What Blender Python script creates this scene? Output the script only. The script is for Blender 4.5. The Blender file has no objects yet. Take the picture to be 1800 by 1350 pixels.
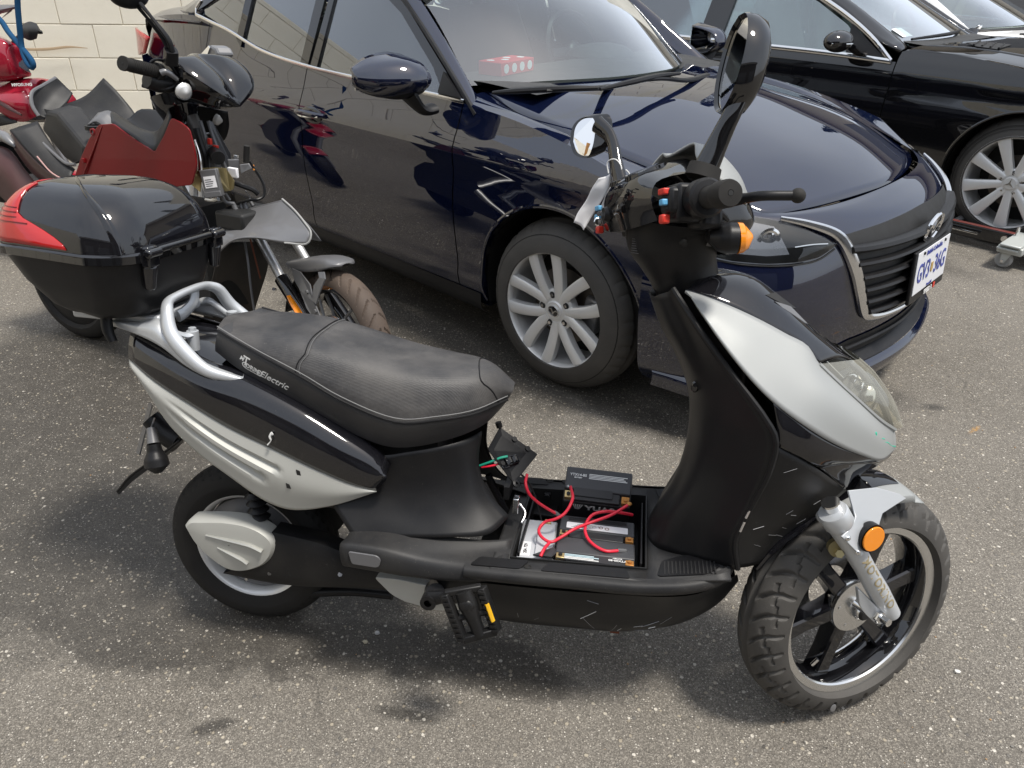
import bpy, bmesh, math, random
from mathutils import Vector, Matrix, Quaternion
random.seed(7)
PI = math.pi
R = math.radians
SCN = bpy.context.scene
COL = SCN.collection

# ------------------------------------------------------------------ camera, sky, sun, exposure
cam_d = bpy.data.cameras.new('camera'); cam = bpy.data.objects.new('camera', cam_d); COL.objects.link(cam)
cam_d.sensor_width = 36.0; cam_d.lens = 36.0 * 1341 / 1800; cam_d.clip_start = .05; cam_d.clip_end = 600
cam.matrix_world = Matrix.Translation((0, 0, 1.44)) @ Matrix.Rotation(R(90 - 29.85), 4, 'X') @ Matrix.Rotation(R(1.09), 4, 'Z')
SCN.camera = cam

SUN_EL, SUN_AZ = 70.0, 116.0       # height; clockwise from the view direction (+y)
world = bpy.data.worlds.new('World'); SCN.world = world; world.use_nodes = True
nt = world.node_tree; nt.nodes.clear()
w_out = nt.nodes.new('ShaderNodeOutputWorld'); w_bg = nt.nodes.new('ShaderNodeBackground')
w_sky = nt.nodes.new('ShaderNodeTexSky'); w_sky.sky_type = 'NISHITA'; w_sky.sun_disc = False
w_sky.sun_elevation = R(SUN_EL); w_sky.sun_rotation = R(SUN_AZ); w_sky.dust_density = 3.0; w_sky.air_density = 1.0
# thin high cloud: a pale veil over the whole sky, a little uneven
w_tc = nt.nodes.new('ShaderNodeTexCoord'); w_no = nt.nodes.new('ShaderNodeTexNoise')
w_no.inputs['Scale'].default_value = 1.8; w_no.inputs['Detail'].default_value = 5
w_mr = nt.nodes.new('ShaderNodeMapRange'); w_mr.inputs['From Min'].default_value = .3; w_mr.inputs['From Max'].default_value = .75
w_mr.inputs['To Min'].default_value = .55; w_mr.inputs['To Max'].default_value = .92
w_mx = nt.nodes.new('ShaderNodeMix'); w_mx.data_type = 'RGBA'
w_mx.inputs['B'].default_value = (6.6, 7.0, 7.6, 1)
nt.links.new(w_tc.outputs['Generated'], w_no.inputs['Vector']); nt.links.new(w_no.outputs[0], w_mr.inputs['Value'])
nt.links.new(w_mr.outputs[0], w_mx.inputs['Factor']); nt.links.new(w_sky.outputs[0], w_mx.inputs['A'])
nt.links.new(w_mx.outputs['Result'], w_bg.inputs['Color']); w_bg.inputs['Strength'].default_value = .12
nt.links.new(w_bg.outputs[0], w_out.inputs[0])
sun_d = bpy.data.lights.new('sun', 'SUN'); sun = bpy.data.objects.new('sun', sun_d); COL.objects.link(sun)
sun_d.energy = 3.0; sun_d.angle = R(10); sun_d.color = (1, .95, .87)
_sv = Vector((math.sin(R(SUN_AZ)) * math.cos(R(SUN_EL)), math.cos(R(SUN_AZ)) * math.cos(R(SUN_EL)), math.sin(R(SUN_EL))))
sun.rotation_euler = _sv.to_track_quat('Z', 'Y').to_euler()
vs = SCN.view_settings; vs.view_transform = 'Standard'; vs.look = 'None'; vs.exposure = 0.45; vs.gamma = 1.0
vs.use_curve_mapping = False

# ------------------------------------------------------------------ materials
def new_mat(name):
    m = bpy.data.materials.new(name); m.use_nodes = True
    t = m.node_tree; t.nodes.clear()
    o = t.nodes.new('ShaderNodeOutputMaterial'); b = t.nodes.new('ShaderNodeBsdfPrincipled')
    t.links.new(b.outputs[0], o.inputs[0]); return m, t, b, o
def noise(t, scale, detail=4, rough=.55, coord='Object', vec=None):
    n = t.nodes.new('ShaderNodeTexNoise'); n.inputs['Scale'].default_value = scale
    n.inputs['Detail'].default_value = detail; n.inputs['Roughness'].default_value = rough
    if vec is None:
        tc = t.nodes.new('ShaderNodeTexCoord'); vec = tc.outputs[coord]
    t.links.new(vec, n.inputs['Vector']); return n.outputs[0]
def ramp(t, val, a, b, lo=0., hi=1.):
    r = t.nodes.new('ShaderNodeMapRange'); r.inputs['From Min'].default_value = a; r.inputs['From Max'].default_value = b
    r.inputs['To Min'].default_value = lo; r.inputs['To Max'].default_value = hi
    t.links.new(val, r.inputs['Value']); return r.outputs[0]
def mixc(t, fac, a, b):
    n = t.nodes.new('ShaderNodeMix'); n.data_type = 'RGBA'
    for s, v in (('Factor', fac), ('A', a), ('B', b)):
        if hasattr(v, 'is_linked') or hasattr(v, 'links'): t.links.new(v, n.inputs[s])
        elif s == 'Factor': n.inputs[s].default_value = v
        else: n.inputs[s].default_value = (*v, 1) if len(v) == 3 else v
    return n.outputs['Result']
def mathn(t, op, a, b=0.):
    n = t.nodes.new('ShaderNodeMath'); n.operation = op
    for i, v in enumerate((a, b)):
        if hasattr(v, 'links'): t.links.new(v, n.inputs[i])
        else: n.inputs[i].default_value = v
    return n.outputs[0]
def bump(t, b, h, strength=.3, dist=.001):
    n = t.nodes.new('ShaderNodeBump'); n.inputs['Strength'].default_value = strength; n.inputs['Distance'].default_value = dist
    t.links.new(h, n.inputs['Height']); t.links.new(n.outputs[0], b.inputs['Normal'])
def pbr(name, col, rough=.5, metal=0., coat=0., dust=0., dustcol=(.15, .138, .12), grain=0., gscale=900, spec=.5, wear=0., cior=1.7, crough=.012):
    """Plain surface with a film of dust, speckles of dirt and an optional fine grain."""
    m, t, b, o = new_mat(name)
    b.inputs['Metallic'].default_value = metal; b.inputs['Coat Weight'].default_value = coat
    b.inputs['Coat Roughness'].default_value = crough; b.inputs['Coat IOR'].default_value = cior; b.inputs['Specular IOR Level'].default_value = spec
    c = col
    n1 = noise(t, 9, 6, .6)
    if spec == .5 and (coat > .5): spec = .0
    b.inputs['Specular IOR Level'].default_value = spec
    if dust > 0:
        sp = noise(t, 420, 2, .5)
        f = mathn(t, 'MULTIPLY', ramp(t, n1, .42, .85), dust * (.25 if coat > .5 else .42))
        f2 = mathn(t, 'MULTIPLY', ramp(t, sp, .69, .74), min(1, dust * 1.3))
        f = mathn(t, 'MAXIMUM', f, f2)
        c = mixc(t, f, col, dustcol)
        t.links.new(ramp(t, f, 0, 1, rough, min(1, rough + .5)), b.inputs['Roughness'])
        b.inputs['Coat Weight'].default_value = coat * (1 - .3 * dust)
    else:
        t.links.new(ramp(t, n1, .3, .7, max(.0, rough * .85), min(1, rough * 1.2)), b.inputs['Roughness'])
    if wear > 0:
        wn = noise(t, 60, 8, .75); f = mathn(t, 'MULTIPLY', ramp(t, wn, .62, .7), wear)
        c = mixc(t, f, c, tuple(min(1, x * 2.2 + .06) for x in col))
    if isinstance(c, tuple): b.inputs['Base Color'].default_value = (*c, 1)
    else: t.links.new(c, b.inputs['Base Color'])
    if grain > 0: bump(t, b, noise(t, gscale, 3, .6), grain, .0006)
    return m
def glass(name, tint=(.8, .86, .83), refl=1.0, base=.04, film=0., filmcol=(.62, .68, .70)):
    """Thin pane: tinted see-through film plus a mirror coat by Fresnel."""
    m = bpy.data.materials.new(name); m.use_nodes = True; t = m.node_tree; t.nodes.clear()
    o = t.nodes.new('ShaderNodeOutputMaterial'); mx = t.nodes.new('ShaderNodeMixShader')
    tr = t.nodes.new('ShaderNodeBsdfTransparent'); gl = t.nodes.new('ShaderNodeBsdfGlossy'); fr = t.nodes.new('ShaderNodeFresnel')
    tr.inputs[0].default_value = (*tint, 1); gl.inputs['Roughness'].default_value = .0; gl.inputs['Color'].default_value = (.95, .97, 1, 1)
    fr.inputs['IOR'].default_value = 1.5
    f = mathn(t, 'MAXIMUM', mathn(t, 'MULTIPLY', fr.outputs[0], refl), base)
    t.links.new(f, mx.inputs[0]); t.links.new(tr.outputs[0], mx.inputs[1]); t.links.new(gl.outputs[0], mx.inputs[2])
    res = mx.outputs[0]
    if film:                                   # thin film of road dust on the pane
        df = t.nodes.new('ShaderNodeBsdfDiffuse'); df.inputs[0].default_value = (*filmcol, 1); m2 = t.nodes.new('ShaderNodeMixShader')
        t.links.new(ramp(t, noise(t, 3, 5), .3, .8, film * .8, film * 1.2), m2.inputs[0]); t.links.new(res, m2.inputs[1]); t.links.new(df.outputs[0], m2.inputs[2]); res = m2.outputs[0]
    t.links.new(res, o.inputs[0]); return m
M = {}
M['black_gloss'] = pbr('black_gloss', (.006, .006, .008), .07, 0, 1., dust=.16, crough=.045)
M['black_clean'] = pbr('black_clean', (.006, .006, .007), .06, 0, 1.)
M['black_paint'] = pbr('black_paint', (.008, .008, .009), .10, 0, 1., dust=.05)
M['navy_paint'] = pbr('navy_paint', (.003, .0055, .021), .30, .0, 1., cior=1.95, dust=.03)
M['white_paint'] = pbr('white_paint', (.78, .78, .77), .2, 0, 1.)
M['silver'] = pbr('silver', (.33, .34, .335), .56, .35, .06, dust=.06)
M['warm_silver'] = pbr('warm_silver', (.43, .43, .40), .58, .3, 0, dust=.10)
M['rail_silver'] = pbr('rail_silver', (.52, .54, .56), .42, .4, .2, dust=.05)
M['alloy'] = pbr('alloy', (.72, .72, .71), .38, .35, .3, dust=.04, dustcol=(.25, .22, .2))
M['bright'] = pbr('bright', (.72, .72, .71), .22, 1., 0)
M['chrome'] = pbr('chrome', (.78, .78, .78), .06, 1., 0)
M['dull_chrome'] = pbr('dull_chrome', (.60, .60, .60), .42, .8)
M['satin_chrome'] = pbr('satin_chrome', (.72, .72, .72), .18, 1., 0)
M['grey_plastic'] = pbr('grey_plastic', (.13, .13, .135), .42, .2, .1, dust=.10)
M['grey_light'] = pbr('grey_light', (.19, .19, .195), .33, .35, .25, dust=.08)
M['black_plastic'] = pbr('black_plastic', (.009, .009, .010), .40, 0, 0, dust=.14, grain=.2, spec=.28)
M['dusty_plastic'] = pbr('dusty_plastic', (.019, .019, .020), .48, 0, 0, dust=.45, grain=.3, spec=.32)
M['dark'] = pbr('dark', (.008, .008, .008), .6)
M['scratched'] = pbr('scratched', (.009, .009, .0095), .40, 0, 0, dust=.22, wear=.35, spec=.28)
M['rubber'] = pbr('rubber', (.018, .017, .016), .72, 0, 0, dust=.3, dustcol=(.08, .074, .066), spec=.3, grain=.3, gscale=300)
M['tyre_grey'] = pbr('tyre_grey', (.052, .049, .045), .66, 0, 0, dust=.6, dustcol=(.16, .145, .125), grain=.25, gscale=240)
M['tyre_brown'] = pbr('tyre_brown', (.075, .055, .043), .75, 0, 0, dust=.7, dustcol=(.20, .135, .085), grain=.3, gscale=240)
M['red_lens'] = pbr('red_lens', (.42, .012, .012), .12, 0, 1.)
M['amber'] = pbr('amber', (.85, .27, .015), .15, 0, 1.)
M['amber_clear'] = pbr('amber_clear', (.80, .30, .04), .2, 0, 1.)
M['maroon'] = pbr('maroon', (.17, .006, .008), .34, 0, .12, dust=.04, spec=.2)
M['maroon_dark'] = pbr('maroon_dark', (.045, .008, .009), .35, 0, .3, dust=.2)
M['scarlet'] = pbr('scarlet', (.30, .012, .028), .16, 0, 1.)
M['red_wire'] = pbr('red_wire', (.72, .018, .045), .38)
M['red_part'] = pbr('red_part', (.60, .035, .02), .4)
M['green_wire'] = pbr('green_wire', (.015, .30, .20), .4)
M['black_wire'] = pbr('black_wire', (.012, .012, .012), .45)
M['blue_part'] = pbr('blue_part', (.12, .38, .62), .4)
M['blue_rope'] = pbr('blue_rope', (.010, .062, .145), .85, grain=.9, gscale=160, dust=.3, dustcol=(.05, .12, .2), spec=.2)
M['white_print'] = pbr('white_print', (.72, .72, .70), .6)
M['paper'] = pbr('paper', (.80, .79, .80), .8)
M['cream'] = pbr('cream', (.70, .62, .47), .6)
M['copper'] = pbr('copper', (.50, .23, .06), .45, .6, dust=.4, dustcol=(.22, .09, .04))
M['brass'] = pbr('brass', (.55, .42, .20), .4, .8)
M['castor_body'] = pbr('castor_body', (.50, .52, .50), .45, .3, 0, dust=.1)
M['zinc'] = pbr('zinc', (.40, .33, .17), .35, .8, dust=.3, dustcol=(.30, .33, .20))
M['rust'] = pbr('rust', (.16, .05, .025), .8)
M['batt_black'] = pbr('batt_black', (.020, .020, .022), .36, dust=.18)
M['batt_grey'] = pbr('batt_grey', (.045, .046, .05), .48, dust=.2)
M['batt_light'] = pbr('batt_light', (.50, .51, .53), .45, dust=.1)
M['interior'] = pbr('interior', (.028, .029, .030), .7)
M['seat_cloth'] = pbr('seat_cloth', (.045, .046, .048), .8)
M['beige_cloth'] = pbr('beige_cloth', (.30, .26, .20), .8)
M['lamp_dim'] = pbr('lamp_dim', (.24, .24, .25), .25, .8)
M['lamp_reflector'] = pbr('lamp_reflector', (.80, .80, .80), .12, 1.)
M['mirror'] = pbr('mirror', (.88, .88, .88), .015, 1.)
M['teal_ink'] = pbr('teal_ink', (.03, .45, .30), .6)
M['plate_white'] = pbr('plate_white', (.72, .73, .76), .35)
M['plate_blue'] = pbr('plate_blue', (.05, .07, .32), .4)
M['glass'] = glass('glass', (.74, .88, .88), 3.3, .19, .03)
M['glass_side'] = glass('glass_side', (.60, .70, .68), 3.0, .20, .02)
M['lens_clear'] = glass('lens_clear', (.93, .94, .93), 1.0, .05)
def lens_yellowed():
    m = glass('lens_yellowed', (.86, .85, .76), 1.4, .10, .20, (.62, .60, .50)); return m
M['lens_old'] = lens_yellowed()

def vinyl(name, scale, depth, dust):
    m, t, b, o = new_mat(name)
    n1 = noise(t, 6, 6, .6); f = mathn(t, 'MULTIPLY', ramp(t, n1, .35, .72), dust)
    sp = noise(t, 350, 2); f = mathn(t, 'MAXIMUM', f, mathn(t, 'MULTIPLY', ramp(t, sp, .67, .72), dust))
    t.links.new(mixc(t, f, (.022, .022, .024), (.155, .145, .135)), b.inputs['Base Color'])
    t.links.new(ramp(t, f, 0, 1, .42, .8), b.inputs['Roughness'])
    v = t.nodes.new('ShaderNodeTexVoronoi'); v.inputs['Scale'].default_value = scale; v.inputs['Randomness'].default_value = .15
    tc = t.nodes.new('ShaderNodeTexCoord'); t.links.new(tc.outputs['Object'], v.inputs['Vector'])
    bump(t, b, v.outputs[0], depth, .002); return m
M['seat_vinyl'] = vinyl('seat_vinyl', 420, .28, .62)
M['seat_side'] = vinyl('seat_side', 600, .15, .22)

# ------------------------------------------------------------------ geometry helpers
class MB:
    """Collects vertices and faces for one mesh."""
    def __init__(s): s.v = []; s.f = []
    def add(s, vf, mat=None):
        v, f = vf; k = len(s.v)
        s.v += [tuple(mat @ Vector(p)) if mat is not None else tuple(p) for p in v]
        s.f += [tuple(i + k for i in q) for q in f]; return s
def V(*a): return Vector(a if len(a) == 3 else a[0])
def cr(pts, m=None, k=12):
    """Centripetal Catmull-Rom through pts; m samples evenly by length (m=None: dense)."""
    P = [Vector(p) for p in pts]
    if len(P) == 1: return [P[0].copy() for _ in range(m or 2)]
    if len(P) == 2: D = [P[0].lerp(P[1], i / 16) for i in range(17)]
    else:
        Q = [P[0] * 2 - P[1]] + P + [P[-1] * 2 - P[-2]]; D = []
        for i in range(1, len(Q) - 2):
            p0, p1, p2, p3 = Q[i - 1:i + 3]
            t0 = 0; t1 = t0 + max(1e-6, (p1 - p0).length) ** .5; t2 = t1 + max(1e-6, (p2 - p1).length) ** .5; t3 = t2 + max(1e-6, (p3 - p2).length) ** .5
            for j in range(k):
                t = t1 + (t2 - t1) * j / k
                a1 = p0 * ((t1 - t) / (t1 - t0)) + p1 * ((t - t0) / (t1 - t0)); a2 = p1 * ((t2 - t) / (t2 - t1)) + p2 * ((t - t1) / (t2 - t1))
                a3 = p2 * ((t3 - t) / (t3 - t2)) + p3 * ((t - t2) / (t3 - t2))
                b1 = a1 * ((t2 - t) / (t2 - t0)) + a2 * ((t - t0) / (t2 - t0)); b2 = a2 * ((t3 - t) / (t3 - t1)) + a3 * ((t - t1) / (t3 - t1))
                D.append(b1 * ((t2 - t) / (t2 - t1)) + b2 * ((t - t1) / (t2 - t1)))
        D.append(P[-1].copy())
    if m is None: return D
    L = [0]
    for a, b in zip(D, D[1:]): L.append(L[-1] + (b - a).length)
    out = []; j = 0
    for i in range(m):
        s = L[-1] * i / (m - 1)
        while j < len(L) - 2 and L[j + 1] < s: j += 1
        d = L[j + 1] - L[j]; out.append(D[j].lerp(D[j + 1], 0 if d < 1e-9 else min(1, (s - L[j]) / d)))
    return out
def lin(pts, m):
    P = [Vector(p) for p in pts]; L = [0]
    for a, b in zip(P, P[1:]): L.append(L[-1] + (b - a).length)
    out = []; j = 0
    for i in range(m):
        s = L[-1] * i / (m - 1)
        while j < len(L) - 2 and L[j + 1] < s: j += 1
        d = L[j + 1] - L[j]; out.append(P[j].lerp(P[j + 1], 0 if d < 1e-9 else min(1, (s - L[j]) / d)))
    return out
def grid(rows, flip=False, close_u=False, close_v=False):
    n = len(rows); m = len(rows[0]); v = [tuple(p) for r in rows for p in r]; f = []
    for i in range(n if close_v else n - 1):
        for j in range(m if close_u else m - 1):
            a, b, c, d = i * m + j, i * m + (j + 1) % m, ((i + 1) % n) * m + (j + 1) % m, ((i + 1) % n) * m + j
            f.append((a, d, c, b) if flip else (a, b, c, d))
    return v, f
def surf(curves, m=24, n=4, flip=False, fn=None, straight=False):
    """Smooth skin through a family of curves; fn(point, s, t) may move each point (s along, t across)."""
    C = [cr(c, m) for c in curves]; rows = []
    nn = (len(C) - 1) * n + 1
    cols = [(lin if straight or len(C) == 2 else (lambda q, k: cr(q, None, n)))([c[j] for c in C], nn) for j in range(m)]
    if straight or len(C) == 2:
        pass
    for i in range(len(cols[0])): rows.append([cols[j][i] for j in range(m)])
    if fn:
        N = len(rows)
        rows = [[fn(p, j / (m - 1), i / (N - 1)) for j, p in enumerate(r)] for i, r in enumerate(rows)]
    return grid(rows, flip)
def mir(c): return [(p[0], -p[1], p[2]) for p in c]
def off(c, dx=0, dy=0, dz=0): return [(p[0] + dx, p[1] + dy, p[2] + dz) for p in c]
def sety(c, y): return [(p[0], y, p[2]) for p in c]
def sym(curves):
    """Curves from the outer right edge to the middle line: adds the mirrored left side."""
    return list(curves) + [mir(c) for c in reversed(curves[:-1])]
def box(cx, cy, cz, sx, sy, sz):
    v = [(cx + a * sx / 2, cy + b * sy / 2, cz + c * sz / 2) for a in (-1, 1) for b in (-1, 1) for c in (-1, 1)]
    return v, [(0, 1, 3, 2), (4, 6, 7, 5), (0, 4, 5, 1), (2, 3, 7, 6), (0, 2, 6, 4), (1, 5, 7, 3)]
def boxb(x0, x1, y0, y1, z0, z1): return box((x0 + x1) / 2, (y0 + y1) / 2, (z0 + z1) / 2, x1 - x0, y1 - y0, z1 - z0)
def basis(d, up=(0, 0, 1)):
    d = Vector(d).normalized(); u = Vector(up)
    if abs(d.dot(u)) > .97: u = Vector((1, 0, 0)) if abs(d.x) < .9 else Vector((0, 1, 0))
    s = d.cross(u).normalized(); return d, s, s.cross(d).normalized()
def tube(pts, r, n=10, smooth=True, flat=None, m=None, up=(0, 0, 1), caps=True, sq=False):
    """Swept tube; r number or list; flat=(side, up) scales the section; sq squares it off."""
    P = cr(pts, m) if (smooth and len(pts) > 2) else [Vector(p) for p in (lin(pts, m) if m else pts)]
    if smooth and m is None and len(pts) > 2: P = cr(pts, (len(pts) - 1) * 5 + 1)
    N = len(P)
    def rad(i):
        if not isinstance(r, (list, tuple)): return r
        x = i / (N - 1) * (len(r) - 1); k = min(int(x), len(r) - 2); return r[k] + (r[k + 1] - r[k]) * (x - k)
    rows = []; ps = None
    for i in range(N):
        d = (P[min(i + 1, N - 1)] - P[max(i - 1, 0)])
        if d.length < 1e-9: d = Vector((0, 0, 1))
        d.normalize()
        if ps is None: _, s, u = basis(d, up)
        else:
            s = ps - d * ps.dot(d)
            if s.length < 1e-6: _, s, u = basis(d, up)
            s.normalize(); u = s.cross(d).normalized()
        ps = s; fs, fu = flat or (1, 1)
        ring = []
        for j in range(n):
            a = 2 * PI * j / n; ca, sa = math.cos(a), math.sin(a)
            if sq:
                e = .45; ca = math.copysign(abs(ca) ** e, ca); sa = math.copysign(abs(sa) ** e, sa)
            ring.append(P[i] + (s * ca * fs + u * sa * fu) * rad(i))
        rows.append(ring)
    v, f = grid(rows, close_u=True)
    if caps:
        f.append(tuple(range(n))[::-1] if True else ()); f.append(tuple(range((N - 1) * n, N * n)))
    return v, f
def cyl(p0, p1, r0, r1=None, n=16): return tube([p0, p1], [r0, r0 if r1 is None else r1], n, smooth=False)
def lathe(prof, n=32, axis='y', c=(0, 0, 0), a0=0, a1=2 * PI, closed=False):
    """prof: (radius, offset along axis)."""
    full = abs(a1 - a0 - 2 * PI) < 1e-6; N = n if full else n + 1; rows = []
    for r, h in prof:
        ring = []
        for j in range(N):
            a = a0 + (a1 - a0) * j / n; x, y = r * math.cos(a), r * math.sin(a)
            p = {'y': (x, h, y), 'z': (x, y, h), 'x': (h, x, y)}[axis]; ring.append((p[0] + c[0], p[1] + c[1], p[2] + c[2]))
        rows.append(ring)
    return grid(rows, close_u=full, close_v=closed)
def ell(c, rx, ry, rz, n=16, k=10):
    rows = []
    for i in range(k + 1):
        t = PI * i / k; z = math.cos(t); q = max(1e-4, math.sin(t))
        rows.append([(c[0] + rx * q * math.cos(2 * PI * j / n), c[1] + ry * q * math.sin(2 * PI * j / n), c[2] + rz * z) for j in range(n)])
    return grid(rows, close_u=True)
def prism(poly, d):
    """Closed prism from a 3D polygon and an extrusion vector."""
    d = Vector(d); n = len(poly); v = [tuple(p) for p in poly] + [tuple(Vector(p) + d) for p in poly]
    return v, [tuple(range(n))[::-1], tuple(range(n, 2 * n))] + [(i, (i + 1) % n, n + (i + 1) % n, n + i) for i in range(n)]
def slab(poly, t=.004, round_=0, k=6):
    """Plate of thickness t from a (nearly flat) polygon; corners optionally smoothed."""
    P = [Vector(p) for p in poly]
    if round_:
        Q = []; n = len(P)
        for i in range(n):
            a, b, c = P[i - 1], P[i], P[(i + 1) % n]; r1 = min(round_, (a - b).length * .45); r2 = min(round_, (c - b).length * .45)
            p, q = b + (a - b).normalized() * r1, b + (c - b).normalized() * r2
            for j in range(k + 1): s = j / k; Q.append(p * (1 - s) ** 2 + b * 2 * s * (1 - s) + q * s * s)
        P = Q
    nrm = Vector((0, 0, 0))
    for i in range(len(P)): nrm += P[i].cross(P[(i + 1) % len(P)])
    nrm.normalize(); return prism([p - nrm * t / 2 for p in P], nrm * t)
def dome(outline, h, nrm, rings=5, flat=.0, k=None):
    """Pillow over a closed outline: rises h along nrm towards the middle."""
    P = cr(list(outline) + [outline[0]], k + 1)[:-1] if k else [Vector(p) for p in outline]
    c = sum(P, Vector()) / len(P); nrm = Vector(nrm).normalized(); rows = []
    for i in range(rings + 1):
        s = i / rings; q = 1 - (1 - flat) * s if i < rings else 0.0
        hh = math.sqrt(max(0, 1 - (1 - s) ** 2)); rows.append([c + (p - c) * (1 - s if not flat else max(0, 1 - s)) + nrm * h * hh for p in P])
    return grid(rows[:-1] + [[rows[-1][0]] * len(P)], close_u=True)

def children(o): return [c for c in o.children]
def mesh_obj(name, mb, mat, parent=None, Mx=None, smooth=38, bevel=0, solid=0, kind=None, soff=-1, segs=2):
    v, f = (mb.v, mb.f) if isinstance(mb, MB) else mb
    me = bpy.data.meshes.new(name); me.from_pydata([tuple(p) for p in v], [], [tuple(q) for q in f])
    bm = bmesh.new(); bm.from_mesh(me); bmesh.ops.remove_doubles(bm, verts=bm.verts, dist=1e-5)
    bmesh.ops.recalc_face_normals(bm, faces=bm.faces); bm.to_mesh(me); bm.free(); me.update()
    if smooth: me.shade_smooth(); me.set_sharp_from_angle(angle=R(smooth))
    me.materials.append(M[mat] if isinstance(mat, str) else mat)
    o = bpy.data.objects.new(name, me); COL.objects.link(o)
    if parent is not None: o.parent = parent
    if Mx is not None: o.matrix_local = Mx
    if solid:
        s = o.modifiers.new('thickness', 'SOLIDIFY'); s.thickness = solid; s.offset = soff
    if bevel:
        b = o.modifiers.new('bevel', 'BEVEL'); b.width = bevel; b.segments = segs; b.limit_method = 'ANGLE'; b.angle_limit = R(40)
        b.harden_normals = False
    if kind: o['kind'] = kind
    return o
part = mesh_obj
def tag(o, label, cat, group=None):
    o['label'] = label; o['category'] = cat
    if group: o['group'] = group
    return o
def thing(name, label, cat, Mx, group=None):
    o = bpy.data.objects.new(name, None); COL.objects.link(o); o.empty_display_size = .1; o.matrix_world = Mx
    return tag(o, label, cat, group)
def fm(fr):
    O, A = fr; m = Matrix.Identity(4)
    for i in range(3):
        for j in range(3): m[j][i] = A[i][j]
        m[i][3] = O[i]
    return m
def rel(child, parent): return parent.inverted() @ child
_fonts = {}
def text_vf(s, size, shear=0, width=1.0, depth=.0004, bold=0, align='CENTER'):
    """Lettering as geometry: lies in the local xy plane, facing +z."""
    cu = bpy.data.curves.new('lettering', 'FONT'); cu.body = s; cu.size = size; cu.shear = shear; cu.extrude = depth
    cu.align_x = align; cu.align_y = 'CENTER'; cu.offset = bold; cu.resolution_u = 3; cu.space_character = width
    o = bpy.data.objects.new('lettering', cu); COL.objects.link(o)
    dg = bpy.context.evaluated_depsgraph_get(); dg.update()
    me = bpy.data.meshes.new_from_object(o.evaluated_get(dg)); v = [tuple(p.co) for p in me.vertices]; f = [tuple(p.vertices) for p in me.polygons]
    bpy.data.objects.remove(o); bpy.data.curves.remove(cu); bpy.data.meshes.remove(me); return v, f
def plane_m(o, xdir, ydir):
    """Matrix taking the xy plane onto a plane at o, text running along xdir with its top towards ydir."""
    x = Vector(xdir).normalized(); y = Vector(ydir); y = (y - x * y.dot(x)).normalized(); z = x.cross(y); m = Matrix.Identity(4)
    for i in range(3): m[i][0] = x[i]; m[i][1] = y[i]; m[i][2] = z[i]; m[i][3] = o[i]
    return m
def tyre(Rt, w, rim, tread=None, n=160, k=28):
    """Tyre about the local y axis through the origin. tread(theta, t) gives groove depth, t in -1..1 across."""
    prof = []
    for i in range(k + 1):
        a = -1.0 + 2.0 * i / k; s = math.sin(a * PI * .5)
        y = w / 2 * math.copysign(abs(s) ** .85, s); r = Rt - (w * .52) * (1 - math.cos(a * PI * .5)) ** 1.0
        prof.append((max(r, rim), y, a))
    rows = []
    rows.append([(rim - .006, -w * .36)] * n)
    for r, y, a in prof: rows.append([(r, y, a)] * n)
    rows.append([(rim - .006, w * .36)] * n)
    out = []
    for row in rows:
        ring = []
        for j, q in enumerate(row):
            th = 2 * PI * j / n; r, y = q[0], q[1]
            if tread and len(q) > 2: r -= tread(th, q[2])
            ring.append((r * math.cos(th), y, r * math.sin(th)))
        out.append(ring)
    return grid(out, close_u=True)

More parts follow.
